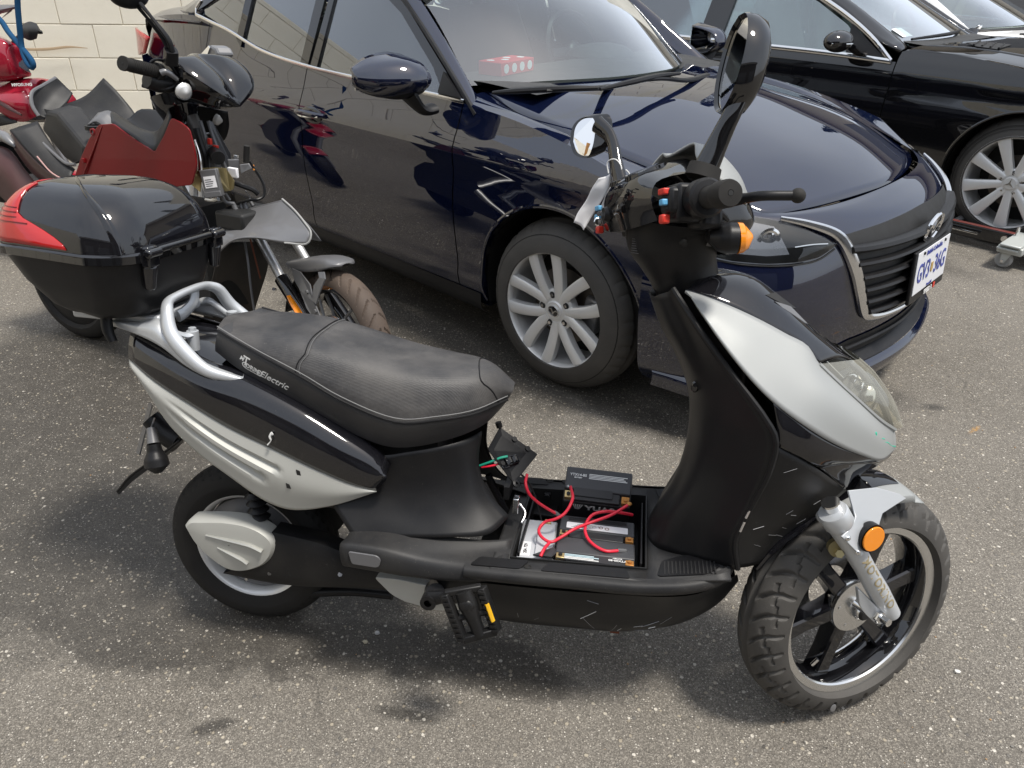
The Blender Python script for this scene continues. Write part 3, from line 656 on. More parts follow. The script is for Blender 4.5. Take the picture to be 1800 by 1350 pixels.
# greenhouse: glass line leans inwards above the belt
def gh(X, z, sg=-1, inn=0.0): return (X, sg * (bz.y(X, min(interp(bz.belt, X), 1.0)) - .012 - (z - interp(bz.belt, X)) * .46 - inn), z)
roofz = smooth_tab([(-3.0, 1.12), (-2.6, 1.27), (-2.2, 1.38), (-1.8, 1.435), (-1.3, 1.45), (-.95, 1.42), (-.6, 1.30)])
for sg in (-1, 1):
    def G(poly, inn=0): return [gh(x, z, sg, inn) for x, z in poly]
    fr_ = part('window_frame', MB().add(slab(G([(-.50, .955), (-.60, 1.01), (-.97, 1.235), (-1.25, 1.35), (-1.47, 1.385), (-1.49, .965), (-1.44, .965), (-1.44, 1.35), (-1.24, 1.315), (-.98, 1.205), (-.72, 1.045), (-.62, .962)]), .012)).add(slab(G([(-1.51, .968), (-1.505, 1.39), (-1.8, 1.385), (-2.2, 1.31), (-2.5, 1.17), (-2.53, 1.125), (-2.46, 1.15), (-2.17, 1.28), (-1.79, 1.35), (-1.57, 1.355), (-1.57, .975)]), .012)), 'black_clean', mz, smooth=20)
    part('side_window', pane(G([(-.62, .955), (-.72, 1.045), (-.98, 1.21), (-1.24, 1.32), (-1.45, 1.355), (-1.45, .96)], .006)), 'glass_side', mz, smooth=0)
    part('side_window', pane(G([(-1.56, .965), (-1.56, 1.36), (-1.79, 1.355), (-2.07, 1.31), (-2.07, 1.03)], .006)), 'glass_side', mz, smooth=0)
    part('side_window', pane(G([(-2.11, 1.04), (-2.11, 1.30), (-2.3, 1.22), (-2.47, 1.14), (-2.45, 1.115)], .006)), 'glass_side', mz, smooth=0)
    part('window_divider', slab(G([(-2.065, 1.0), (-2.065, 1.315), (-2.115, 1.305), (-2.115, 1.03)], -.002), .014), 'black_clean', mz, smooth=0)
    part('chrome_strip', tube([gh(X, interp(bz.belt, X) + .006, sg, -.012) for X in (-.50, -.75, -1.1, -1.5, -1.9, -2.2, -2.42)] + [gh(-2.54, 1.125, sg, -.012), gh(-2.50, 1.18, sg, -.01)], .0075, 8, flat=(.7, 1.2)), 'satin_chrome', mz)
    tri = part('mirror_base', slab(G([(-.515, .96), (-.64, 1.035), (-.64, .965)], -.01), .02), 'black_plastic', mz, smooth=0)
    # door mirror: shell, darker lower shell, foot
    mh = part('door_mirror', surf(sym_y := [[(-.60, -.93, 1.0 + .0), (-.62, -1.0, 1.01), (-.66, -1.10, 1.02), (-.70, -1.145, 1.03)], [(-.555, -.925, 1.03), (-.535, -1.0, 1.035), (-.60, -1.10, 1.045), (-.68, -1.15, 1.05)], [(-.60, -.93, 1.085), (-.60, -1.0, 1.10), (-.65, -1.09, 1.09), (-.70, -1.145, 1.075)], [(-.70, -.935, 1.085), (-.70, -1.0, 1.10), (-.71, -1.09, 1.09), (-.715, -1.14, 1.07)]] if False else [[(-.70, sg * .945, .985), (-.70, sg * 1.03, .975), (-.705, sg * 1.12, .99), (-.71, sg * 1.155, 1.02)], [(-.60, sg * .94, .985), (-.595, sg * 1.02, .98), (-.63, sg * 1.115, .99), (-.69, sg * 1.165, 1.02)], [(-.545, sg * .935, 1.03), (-.535, sg * 1.01, 1.03), (-.59, sg * 1.11, 1.035), (-.68, sg * 1.172, 1.045)], [(-.57, sg * .94, 1.075), (-.565, sg * 1.01, 1.085), (-.615, sg * 1.10, 1.08), (-.69, sg * 1.165, 1.065)], [(-.70, sg * .945, 1.105), (-.70, sg * 1.01, 1.115), (-.71, sg * 1.10, 1.10), (-.715, sg * 1.155, 1.07)]], 14, 5), 'navy_paint', mz, solid=.006)
    part('mirror_glass', slab([(-.703, sg * .95, .99), (-.703, sg * 1.145, 1.0), (-.703, sg * 1.15, 1.07), (-.703, sg * 1.0, 1.108), (-.703, sg * .95, 1.10)], .004), 'mirror', mh, smooth=0)
    part('mirror_underside', surf([[(-.70, sg * .945, .984), (-.70, sg * 1.03, .974), (-.705, sg * 1.10, .986)], [(-.60, sg * .94, .980), (-.595, sg * 1.02, .972), (-.63, sg * 1.10, .984)], [(-.552, sg * .935, 1.022), (-.542, sg * 1.01, 1.022), (-.597, sg * 1.11, 1.026)]], 10, 4), 'black_plastic', mh, solid=.004, soff=1)
    part('mirror_foot', tube([(-.60, sg * .885, .925), (-.605, sg * .93, .925), (-.62, sg * .985, .985)], [.032, .03, .045], 12, flat=(1.2, .6)), 'black_plastic', mh)
# roof, pillars, windscreen
def edge_y(X, z): return abs(gh(X, z)[1])
ROOF = []
rx = [-2.5, -2.2, -1.8, -1.4, -1.05, -.95]
redge = [(X, -(edge_y(X, interp(roofz, X) - .05) + .012), interp(roofz, X) - .045) for X in rx]
rmid = [(X, -.35, interp(roofz, X) + .0) for X in rx]; rc = [(X, 0, interp(roofz, X) + .012) for X in rx]
part('roof', surf(sym([redge, rmid, rc]), 24, 4), 'navy_paint', mz)
WS_b = [(-.60, -.70, .985), (-.42, -.45, 1.0), (-.30, -.2, 1.005), (-.27, 0, 1.008)]; WS_t = [(-1.16, -.585, 1.375), (-1.05, -.4, 1.41), (-.98, -.2, 1.425), (-.96, 0, 1.43)]
part('windscreen', surf([WS_b + mir(WS_b[:-1])[::-1], [((a[0] + b[0]) / 2 + .02, (a[1] + b[1]) / 2, (a[2] + b[2]) / 2 + .02) for a, b in zip(WS_b + mir(WS_b[:-1])[::-1], WS_t + mir(WS_t[:-1])[::-1])], WS_t + mir(WS_t[:-1])[::-1]], 24, 6), 'glass', mz)
for sg in (-1, 1):
    A1 = [(-.43, sg * .835, .925), (-.55, sg * .80, 1.0), (-.95, sg * .70, 1.245), (-1.22, sg * .64, 1.375)]
    A2 = [(-.46, sg * .79, .945), (-.56, sg * .755, 1.02), (-.93, sg * .66, 1.265), (-1.18, sg * .605, 1.395)]
    A3 = [(-.51, sg * .735, .955), (-.605, sg * .705, .995), (-.97, sg * .61, 1.225), (-1.17, sg * .575, 1.38)]
    part('pillar', surf([A1, A2, A3], 16, 4), 'navy_paint', mz, solid=.02)
    part('pillar_seal', tube(off(A1, 0, -sg * .002, -.006), .010, 6), 'black_plastic', mz)
    part('rear_pillar', surf([[gh(-2.52, 1.12, sg), gh(-2.3, 1.27, sg), gh(-1.9, 1.37, sg), gh(-1.5, 1.40, sg)], [(-3.0, sg * .66, 1.10), (-2.55, sg * .60, 1.27), (-1.9, sg * .58, 1.42), (-1.5, sg * .585, 1.44)]], 16, 3), 'navy_paint', mz, solid=.02)
part('rear_windscreen', surf([[(-3.02, -.64, 1.10), (-3.08, 0, 1.11), (-3.02, .64, 1.10)], [(-2.5, -.58, 1.30), (-2.5, 0, 1.32), (-2.5, .58, 1.30)]], 12, 4), 'glass', mz)
part('boot_lid', surf(sym([[(-2.45, -.82, 1.08), (-3.1, -.76, 1.05), (-3.5, -.66, 1.0), (-3.6, -.6, .8)], [(-2.9, -.5, 1.10), (-3.2, -.5, 1.09), (-3.58, -.5, 1.04), (-3.66, -.45, .8)], [(-2.9, 0, 1.12), (-3.2, 0, 1.10), (-3.62, 0, 1.06), (-3.70, 0, .8)]]), 14, 4), 'navy_paint', mz)
part('rear_bumper', surf([[(-3.3, -.80, .35), (-3.6, -.5, .35), (-3.7, 0, .35), (-3.6, .5, .35), (-3.3, .8, .35)], [(-3.3, -.80, .85), (-3.6, -.5, .85), (-3.7, 0, .85), (-3.6, .5, .85), (-3.3, .8, .85)]], 20, 3), 'navy_paint', mz)
for sg in (-1, 1): part('tail_light', surf([[(-3.02, sg * .845, .97), (-3.3, sg * .79, .99), (-3.52, sg * .70, .98)], [(-3.12, sg * .845, .88), (-3.32, sg * .80, .85), (-3.54, sg * .70, .86)]], 10, 4), 'red_lens', mz, solid=.012, soff=1)
# bonnet: right edge runs along the shut line; nose cap ahead of it
H0 = [(-.555, -.665, .970), (-.30, -.735, .930), (.10, -.755, .878), (.35, -.70, .818), (.60, -.60, .742)]
H1 = [(-.43, -.50, .990), (-.2, -.52, .965), (.15, -.53, .912), (.42, -.50, .842), (.665, -.42, .748)]
H2 = [(-.29, -.22, .998), (0, -.24, .975), (.28, -.24, .915), (.52, -.22, .845), (.715, -.2, .755)]
H3 = [(-.26, 0, 1.0), (0, 0, .978), (.3, 0, .915), (.54, 0, .845), (.735, 0, .757)]
part('bonnet', surf(sym([H0, H1, H2, H3]), 30, 5), 'navy_paint', mz, solid=.012)
for sg in (-1, 1):
    S = lambda c: [(p[0], -sg * p[1] if sg > 0 else p[1], p[2]) for p in c]
    top = [(X, -bz.y(X, interp(bz.belt, X)), interp(bz.belt, X)) for X in (-.497, -.3, -.1, .1, .25, .36)]
    mid = [(-.52, -.775, .966), (-.3, -.775, .944), (-.08, -.79, .914), (.13, -.785, .872), (.33, -.745, .818), (.48, -.735, .783)]
    inn = [(p[0], p[1] - .006, p[2] - .001) for p in [(-.555, -.665, .967), (-.30, -.735, .928), (-.1, -.752, .903), (.10, -.755, .876), (.35, -.70, .816), (.60, -.612, .753)]]
    part('fender_top', surf([top if sg < 0 else mir(top), mid if sg < 0 else mir(mid), inn if sg < 0 else mir(inn)], 22, 4), 'navy_paint', mz)
# front bumper: rings of plan curves
RG = [(.165, [(.36, -.80), (.55, -.735), (.72, -.56), (.80, -.33), (.835, 0)]), (.23, [(.37, -.855), (.58, -.775), (.75, -.58), (.835, -.33), (.87, 0)]), (.32, [(.37, -.872), (.585, -.785), (.755, -.59), (.85, -.33), (.89, 0)]),
      (.42, [(.37, -.885), (.58, -.805), (.76, -.61), (.865, -.33), (.905, 0)]), (.52, [(.37, -.888), (.575, -.81), (.755, -.61), (.862, -.34), (.90, 0)]), (.60, [(.37, -.884), (.56, -.805), (.735, -.61), (.85, -.36), (.892, 0)]), (.66, [(.36, -.875), (.54, -.79), (.71, -.60), (.825, -.38), (.878, 0)]),
      (.71, [(.34, -.866), (.50, -.78), (.675, -.595), (.785, -.39), (.84, 0)]), (.745, [(.33, -.862), (.475, -.772), (.640, -.588), (.728, -.39), (.775, 0)])]
BC = [[(x, y, z) for x, y in c] + [(x, -y, z) for x, y in c[-2::-1]] for z, c in RG]
_top = [(.335, -.852, .805), (.47, -.755, .785), (.605, -.605, .752), (.695, -.40, .751), (.742, 0, .758)]; BC.append(_top + mir(_top[:-1])[::-1])
bmp = part('bumper', surf(BC, 60, 5), 'navy_paint', mz)
from mathutils.bvhtree import BVHTree
def bvh_of(o): me = o.data; return BVHTree.FromPolygons([v.co for v in me.vertices], [p.vertices for p in me.polygons])
bmp_t = bvh_of(bmp)
def on_front(pts, lift=.004, d=(-1, 0, 0), tree=None):
    """Rests (Y, Z) points of the nose on the bumper skin, lifted along its normal."""
    out = []
    for y, z in pts:
        h = (tree or bmp_t).ray_cast(Vector((1.6, y, z)), Vector(d))
        if h[0] is None: h = (Vector((.8, y, z)), Vector((1, 0, 0)))
        n = h[1] if h[1].x > 0 else -h[1]; out.append(h[0] + n * lift)
    return out
def front_patch(outline, lift, k=10, th=.006, up=None, centre_lift=None):
    """Sheet lying on the nose inside an outline given as upper and lower edges [(y,z)..]."""
    a, b = outline; A = lin([(0, y, z) for y, z in a], 22); B = lin([(0, y, z) for y, z in b], 22); rows = []
    for i in range(k + 1):
        s = i / k; rows.append(on_front([(p.lerp(q, s).y, p.lerp(q, s).z) for p, q in zip(A, B)], lift if not callable(lift) else lift(s)))
    return grid(rows)
# grille opening, slats, chrome wing, emblem, plate
GU = [(-.46, .688), (-.38, .694), (-.2, .700), (0, .704), (.2, .700), (.38, .694), (.46, .688)]
GL = [(-.40, .60), (-.335, .44), (-.25, .405), (0, .395), (.25, .405), (.335, .44), (.40, .60)]
grl = part('grille', front_patch((GU, GL), .0035, 14), 'dark', mz)
for i, (z, hw) in enumerate(((.650, .445), (.605, .425), (.560, .40), (.515, .378), (.472, .358), (.432, .33))):
    c = on_front([(-hw + 2 * hw * j / 24, z - .010 * (1 - (abs(j - 12) / 12) ** 2)) for j in range(25)], .012)
    part('slat', tube([p for p in c], .0135 if i else .018, 8, smooth=False, flat=(1.3, .75)), 'black_plastic', grl)
ch = on_front([(-.615, .742), (-.56, .728), (-.49, .704)], .010) ; 
WG = [(-.60, .738), (-.54, .722), (-.475, .692), (-.455, .665), (-.425, .590), (-.385, .505), (-.345, .435), (-.315, .410), (-.24, .392), (-.12, .382), (0, .380)]
WG = WG + [(-y, z) for y, z in WG[-2::-1]]
wp = on_front(WG, .012)
part('chrome_wing', tube(wp, [.007, .012, .016, .020, .019, .017, .015, .014, .012, .012, .012, .012, .012, .014, .015, .017, .019, .020, .016, .012, .007], 8, flat=(1.0, .62), up=(1, 0, 0), m=120), 'satin_chrome', mz)
ex = on_front([(0, .643)], .03)[0]
emblem_wing(mz, Matrix.Translation((ex.x, 0, .645)) @ Matrix.Rotation(R(90), 4, 'Z') @ Matrix.Rotation(R(8), 4, 'X'), .066, 'chrome', 'black_clean', .007)
pc = on_front([(0, .515)], .040)[0]
pm = Matrix.Translation((pc.x, 0.0, .512)) @ Matrix.Rotation(R(-6), 4, 'Y')
pl = part('plate_frame', boxb(-.012, .0, -.166, .166, -.092, .088), 'black_plastic', mz, pm, bevel=.004)
part('licence_plate', boxb(.0, .003, -.152, .152, -.062, .084), 'plate_white', pl, bevel=.001)
def plate_text(s, size, y, z, mat, sh=0, w=1.0, bold=.0, zs=1.0):
    part('lettering', text_vf(s, size, sh, w, .0006, bold), mat, pl, plane_m((.0042, y, z), (0, 1, 0), (0, 0, 1)) @ Matrix.Diagonal((1, zs, 1, 1)), smooth=0)
plate_text('GV3', .064, -.078, .004, 'plate_blue', bold=.0004, zs=1.45); plate_text('36G', .064, .078, .004, 'plate_blue', bold=.0004, zs=1.45)
plate_text('British Columbia', .022, 0, .068, 'plate_blue', bold=.0004); plate_text('Beautiful', .014, 0, -.054, 'plate_blue')
part('plate_crest', slab([(.0045, -.010, .02), (.0045, .010, .02), (.0045, .010, -.006), (.0045, 0, -.016), (.0045, -.010, -.006)], .001), pbr('crest', (.45, .30, .10), .5), pl, smooth=0)
plate_text('SPEED R', .022, .0, -.078, 'white_print', bold=.0008); part('plate_mark', box(.003, .062, -.078, .002, .018, .018), 'red_part', pl, smooth=0)
for y in (-.1, .1): part('plate_screw', cyl((.003, y, .074), (.007, y, .074), .006, .005, 8), 'black_plastic', pl)
# headlamps
for sg in (-1, 1):
    up_ = [(sg * y, z) for y, z in ((-.845, .745), (-.76, .752), (-.68, .751), (-.60, .735), (-.54, .708), (-.485, .672))]
    lo_ = [(sg * y, z) for y, z in ((-.82, .655), (-.76, .637), (-.68, .628), (-.60, .628), (-.54, .637), (-.485, .662))]
    hl = part('headlight', front_patch((up_, lo_), .0035, 8), 'dark', mz)
    part('lens', front_patch((up_, lo_), lambda s: .008 + .010 * math.sin(PI * s), 10), 'lens_clear', hl)
    part('lamp_bezel', front_patch(([(sg * -.74, .735), (sg * -.68, .736), (sg * -.625, .722)], [(sg * -.74, .655), (sg * -.68, .648), (sg * -.62, .650)]), .0055, 5), 'lamp_dim', hl)
    for y, z, r_ in ((-.655, .690, .036), (-.745, .692, .036)):
        q0, q1 = on_front([(sg * y, z)], .006)[0], on_front([(sg * y, z)], .03)[0]; mq = plane_m(q0, (q1 - q0).cross(Vector((0, 0, 1))), Vector((0, 0, 1)))
        if (mq.to_3x3() @ Vector((0, 0, 1))).dot(q1 - q0) < 0: mq = mq @ Matrix.Rotation(PI, 4, 'X')
        part('reflector', lathe([(r_ * .62, .001), (r_ * .80, .0035), (r_, .001)], 28, axis='z'), 'lamp_reflector', hl, mq)
        part('projector', lathe([(.0005, .006), (r_ * .35, .0048), (r_ * .6, .0015)], 24, axis='z'), 'chrome', hl, mq)
        part('lamp_box', MB().add(boxb(-r_ * 1.05, r_ * 1.05, r_ * .72, r_ * .98, .0005, .004)), 'lamp_reflector', hl, mq, bevel=.001)
    part('lamp_strip', tube(on_front([(sg * -.60, .668), (sg * -.55, .672), (sg * -.505, .671)], .006), .003, 6), 'chrome', hl)
    part('fog_lamp', front_patch(([(sg * -.74, .345), (sg * -.66, .35), (sg * -.58, .345)], [(sg * -.74, .29), (sg * -.66, .28), (sg * -.58, .285)]), .004, 4), 'black_plastic', mz)
    part('headlight_shadow_gap', tube(on_front([(y, z - .006) for y, z in lo_], .001), .003, 6), 'dark', mz)
# lower mouth and lip
part('lower_intake', front_patch(([(-.56, .285), (-.35, .325), (0, .33), (.35, .325), (.56, .285)], [(-.56, .262), (-.35, .265), (0, .262), (.35, .265), (.56, .262)]), .004, 5), 'dark', mz)
for z in (.30,): part('intake_bar', tube(on_front([(-.5, .285), (-.3, z), (0, z), (.3, z), (.5, .285)], .01), .008, 6), 'black_plastic', mz)
lipc = [[(.40, -.83, .235), (.62, -.76, .225), (.80, -.56, .225), (.885, -.30, .23), (.92, 0, .235)], [(.42, -.84, .215), (.635, -.775, .205), (.82, -.57, .205), (.905, -.30, .212), (.94, 0, .216)], [(.41, -.83, .165), (.62, -.765, .155), (.80, -.56, .15), (.885, -.30, .152), (.92, 0, .155)]]
part('front_lip', surf([c + mir(c[:-1])[::-1] for c in lipc], 40, 3), 'navy_paint', mz)
part('lip_tread', surf([c + mir(c[:-1])[::-1] for c in ([(.37, -.80, .262), (.58, -.76, .262), (.745, -.57, .262), (.835, -.33, .262), (.872, 0, .262)], off(lipc[0], 0, 0, .004))], 40, 3), 'black_plastic', mz)
part('underbody', boxb(-3.3, .6, -.72, .72, .17, .24), 'dark', mz, smooth=0)
part('engine_bay', boxb(-.4, .55, -.6, .6, .3, .68), 'dark', mz, smooth=0)
# scuttle and wipers
part('scuttle', surf([[(-.60, -.66, .972), (-.44, -.46, .985), (-.31, -.2, .995), (-.28, 0, .998), (-.31, .2, .995), (-.44, .46, .985), (-.60, .66, .972)], [(-.46, -.62, .940), (-.34, -.46, .962), (-.22, -.2, .970), (-.20, 0, .970), (-.22, .2, .970), (-.34, .46, .962), (-.46, .62, .940)]], 24, 2), 'black_plastic', mz, solid=.01)
for bl_, ar in (([(-0.367,-0.813,1),(-0.289,-0.784,1.012),(-0.201,-0.723,1.022),(-0.129,-0.661,1.028),(-0.078,-0.602,1.03)], [(-0.221,-0.343,0.99),(-0.129,-0.598,1.02),(-0.194,-0.731,1.02)]), ([(-0.09,-0.57,1.02),(-0.058,-0.436,1.035),(-0.059,-0.261,1.04),(-0.045,-0.153,1.04)], [(-0.163,0.239,0.985),(-0.072,-0.064,1.005),(-0.053,-0.251,1.03),(-0.062,-0.38,1.035)])):
    wi = part('wiper', tube(bl_, [.007, .013, .014, .013, .007], 8, flat=(1, .8)), 'black_plastic', mz)
    part('wiper_arm', tube(ar, [.017, .013, .010], 8, flat=(1, .7)), 'black_plastic', wi)
# cabin
part('dashboard', surf([[(-.30, y, .985) for y in (-.66, 0, .66)], [(-.62, y, 1.0) for y in (-.68, 0, .68)], [(-.86, y, .97) for y in (-.68, 0, .68)], [(-.9, y, .7) for y in (-.68, 0, .68)]], 12, 4), 'interior', mz)
part('dash_hood', ell((-.82, .36, 1.0), .14, .19, .05, 16, 8), 'interior', mz)
part('cabin_floor', boxb(-2.6, -.5, -.74, .74, .3, .36), 'interior', mz, smooth=0)
part('bulkhead', boxb(-2.75, -2.65, -.7, .7, .3, 1.08), 'interior', mz, smooth=0)
part('steering_wheel', lathe([(.172, 0), (.185, .012), (.198, 0), (.185, -.012)], 40, axis='x', closed=True), 'black_plastic', mz, Matrix.Translation((-.98, .36, 1.0)) @ Matrix.Rotation(R(-22), 4, 'Y'))
part('steering_spokes', MB().add(box(0, 0, 0, .02, .34, .04)).add(box(0, 0, -.08, .02, .04, .16)).add(ell((.0, 0, -.01), .025, .06, .06, 12, 6)), 'black_plastic', mz, Matrix.Translation((-.98, .36, 1.0)) @ Matrix.Rotation(R(-22), 4, 'Y'))
seat_set(mz, -1.45, (-.37, .37), .52); seat_set(mz, -2.3, (-.35, .35), .50)
part('rear_shelf', boxb(-3.0, -2.6, -.7, .7, 1.04, 1.07), 'interior', mz, smooth=0)
part('inside_mirror', boxb(-.86, -.84, -.12, .12, 1.33, 1.385), 'black_plastic', mz, bevel=.012)
rb = thing('tissue_box', 'red patterned box with pale round motifs on the blue car dashboard', 'box', MZF @ Matrix.Translation((-.665, -.44, 1.003)) @ Matrix.Rotation(R(10), 4, 'Z'))
part('carton', boxb(-.055, .055, -.115, .115, 0, .050), pbr('carton_red', (.62, .03, .05), .5), rb, bevel=.003)
for i in range(4):
    part('motif', prism([(.0552, -.082 + .055 * i + .017 * math.cos(2 * PI * j / 16), .025 + .017 * math.sin(2 * PI * j / 16)) for j in range(16)], (.0008, 0, 0)), 'paper', rb, smooth=0)
    part('motif', prism([(.03 * (i % 2) - .02 + .016 * math.cos(2 * PI * j / 16), -.082 + .055 * i + .016 * math.sin(2 * PI * j / 16), .0502) for j in range(16)], (0, 0, .0008)), 'paper', rb, smooth=0)

# ---------- the black saloon behind it
MBF = fm(([3.41, 4.83, 0.0], [[0.69466, -0.71934, 0.0], [0.71934, 0.69466, 0.0], [0.0, 0.0, 1.0]]))
mb = thing('parked_car', 'black saloon car with chrome window trim parked beyond the blue car', 'car', MBF)
W2 = [(-4.0, .3), (-3.9, .7), (-3.5, .88), (-2.8, .925), (-1.5, .935), (-.6, .935), (-.2, .945), (.2, .94), (.5, .89), (.75, .76), (.9, .5), (.95, .1)]
INS2 = [(.18, .08), (.28, .03), (.40, .012), (.52, .004), (.64, .0), (.72, .012), (.76, .022), (.80, .018), (.86, .028), (.92, .055), (.97, .10)]
BELT2 = [(-4, .95), (-3.2, .97), (-2.4, .90), (-.95, .895), (-.86, .90), (-.8, .955), (-.52, .955), (-.17, .925), (.2, .87), (.6, .78), (.95, .70)]
bb = Body(W2, INS2, BELT2, [(-4, .3), (.9, .22)], [(-.03, .378), (-3.07, .378)], .352)
for sg in (-1, 1):
    part('fender', bb.piece(-.815, .92, sg), 'black_clean', mb)
    dA = part('door', bb.piece(-2.115, -.822, sg, top=lambda X: .893), 'black_clean', mb)
    part('door', bb.piece(-2.9, -2.122, sg, top=lambda X: .893), 'black_clean', mb)
    part('rear_quarter', bb.piece(-3.95, -2.907, sg), 'black_clean', mb)
    part('body_inner', bb.piece(-3.5, .5, sg * .985, n=30, top=lambda X: .88), 'dark', mb)
    yb = lambda X, z: sg * (bb.y(X, .89) - (z - .89) * .50)
    P = lambda L, inn=0: [(x, yb(x, z) - sg * inn, z) for x, z in L]
    part('side_window', slab(P([(-.97, .90), (-1.2, 1.06), (-1.43, 1.165), (-1.75, 1.29), (-2.02, 1.35), (-2.02, .90)], .01), .004), 'glass_side', mb, smooth=0)
    part('side_window', slab(P([(-2.2, .90), (-2.2, 1.36), (-2.6, 1.36), (-2.95, 1.25), (-3.1, 1.0), (-3.0, .90)], .01), .004), 'glass_side', mb, smooth=0)
    part('pillar', slab(P([(-2.02, .895), (-2.02, 1.36), (-2.2, 1.37), (-2.2, .895)], .004), .014), 'black_clean', mb, smooth=0)
    tri = part('mirror_base', slab(P([(-.885, .90), (-1.17, 1.07), (-1.13, .90)], .0), .016), 'black_plastic', mb, smooth=0)
    part('chrome_strip', tube(P([(-.845, .893), (-1.2, .903), (-2.0, .905), (-2.9, .905)], -.012), .011, 8, flat=(.6, 1.3)), 'chrome', mb)
    part('chrome_strip', tube(P([(-.85, .893), (-1.0, .995), (-1.19, 1.095), (-1.44, 1.20), (-1.8, 1.33), (-2.1, 1.40)], -.012), .012, 8, flat=(.6, 1.5)), 'chrome', mb)
    part('pillar', surf([P([(-.82, .955), (-1.0, 1.01), (-1.22, 1.125), (-1.45, 1.225), (-1.8, 1.36)], -.008), [(-.83, sg * .76, .965), (-1.02, sg * .735, 1.06), (-1.27, sg * .69, 1.185), (-1.52, sg * .66, 1.285), (-1.82, sg * .62, 1.42)], [(-.86, sg * .675, .968), (-1.07, sg * .64, 1.07), (-1.36, sg * .595, 1.20), (-1.62, sg * .555, 1.30), (-1.86, sg * .585, 1.42)]], 16, 4), 'black_clean', mb, solid=.02)
    yy = sg * (bb.y(-1.98, .79))
    for X in (-1.98, -2.78):
        part('door_handle', tube([(X - .12, sg * bb.y(X, .79), .79), (X - .09, sg * (bb.y(X, .79) + .03), .792), (X + .08, sg * (bb.y(X, .79) + .03), .797), (X + .12, sg * bb.y(X, .79), .797)], .013, 8), 'black_clean', dA)
        part('handle_recess', ell((X, sg * (bb.y(X, .79) - .006), .785), .08, .012, .035, 16, 8), 'dark', dA)
        part('handle_chrome', tube([(X - .11, sg * (bb.y(X, .79) + .028), .797), (X, sg * (bb.y(X, .79) + .044), .79), (X + .10, sg * (bb.y(X, .79) + .03), .80)], .005, 6), 'chrome', dA)
    mm = part('door_mirror', ell((-1.11, sg * 1.065, .988), .075, .118, .060, 24, 14), 'black_clean', mb)
    part('mirror_indicator', surf([[(-1.075, sg * 1.02, .962), (-1.05, sg * 1.06, .962), (-1.115, sg * 1.172, .972)], [(-1.058, sg * 1.02, .985), (-1.04, sg * 1.06, .985), (-1.105, sg * 1.178, .988)]], 10, 3), 'lamp_reflector', mm, Matrix.Translation((.012, sg * .002, 0)), solid=.005)
    part('mirror_foot', tube([(-1.03, sg * .89, .915), (-1.04, sg * .94, .925), (-1.06, sg * .99, .955)], [.03, .026, .03], 10, flat=(1.2, .6)), 'black_clean', mm)
def star_logo(wh, o):
    part('cap', lathe([(0, o - .004), (.030, o - .003), (.034, o + .004)], 28), 'alloy', wh)
    for i in range(3):
        a = PI / 2 + 2 * PI * i / 3
        part('star_arm', prism([(.030 * math.cos(a), o - .008, .030 * math.sin(a)), (.006 * math.cos(a + 1.05), o - .008, .006 * math.sin(a + 1.05)), (0, o - .008, 0), (.006 * math.cos(a - 1.05), o - .008, .006 * math.sin(a - 1.05))], (0, .006, 0)), 'satin_chrome', wh, smooth=0)
for sg in (-1, 1):
    for ax in (-.03, -3.07):
        m = Matrix.Translation((ax, sg * .815, .352)) @ (Matrix.Identity(4) if sg < 0 else Matrix.Rotation(PI, 4, 'Z')) @ Matrix.Rotation(R(-4 if ax > -1 and sg < 0 else 0), 4, 'Z') @ Matrix.Rotation(R(6), 4, 'Y')
        car_wheel(mb, m, .348, .255, .252, 9, star_logo, style='flared', lug_r=.056)
        part('wheel_well', lathe([(.375, 0), (.385, -sg * .30), (.05, -sg * .34)], 40, c=(ax, sg * .87, .352), a0=R(-15), a1=R(195)), 'dark', mb)
        part('arch_lip', tube([(ax + .382 * math.cos(R(a)), sg * (bb.y(ax + .382 * math.cos(R(a)), .352 + .37 * math.sin(R(a))) - .002), .352 + .376 * math.sin(R(a))) for a in range(-14, 195, 8)], .007, 6), 'black_clean', mb)
HB0 = [(-.80, -.83, .955), (-.50, -.825, .962), (-.15, -.80, .925), (.2, -.75, .87), (.6, -.62, .78)]
HB1 = [(-.78, -.68, .972), (-.5, -.66, .978), (-.15, -.63, .948), (.2, -.58, .895), (.65, -.45, .80)]
HB2 = [(-.66, -.35, .985), (-.4, -.34, .985), (-.1, -.32, .955), (.25, -.28, .90), (.7, -.2, .81)]
HB3 = [(-.60, 0, .99), (-.4, 0, .99), (-.1, 0, .96), (.25, 0, .905), (.72, 0, .815)]
top2 = [(X, -bb.y(X, interp(bb.belt, X)), interp(bb.belt, X)) for X in (-.80, -.5, -.15, .2, .6)]
for sg in (-1, 1):
    f = (lambda c: c) if sg < 0 else mir
    part('fender_top', surf([f(top2), f(off(HB0, 0, -.02, -.004)), f(off(HB0, 0, .0, .0)), f(off(HB1, 0, -.012, -.001))], 20, 3), 'black_clean', mb)
part('bonnet', surf(sym([off(HB1, 0, -.004, .001), HB2, HB3]), 24, 5), 'black_clean', mb, solid=.012)
for sg in (-1, 1):
    vent = part('bonnet_vent', slab([(-.60, sg * .50, .987), (-.50, sg * .62, .982), (-.40, sg * .60, .975), (-.40, sg * .36, .985), (-.55, sg * .36, .9895)], .004), 'dark', mb, Matrix.Translation((0, 0, .004)), smooth=0)
    for i in range(4): part('vent_slat', tube([(-.57 + i * .045, sg * .37, .992 - i * .002), (-.53 + i * .045, sg * .59, .987 - i * .002)], .006, 6, smooth=False), 'black_plastic', vent)
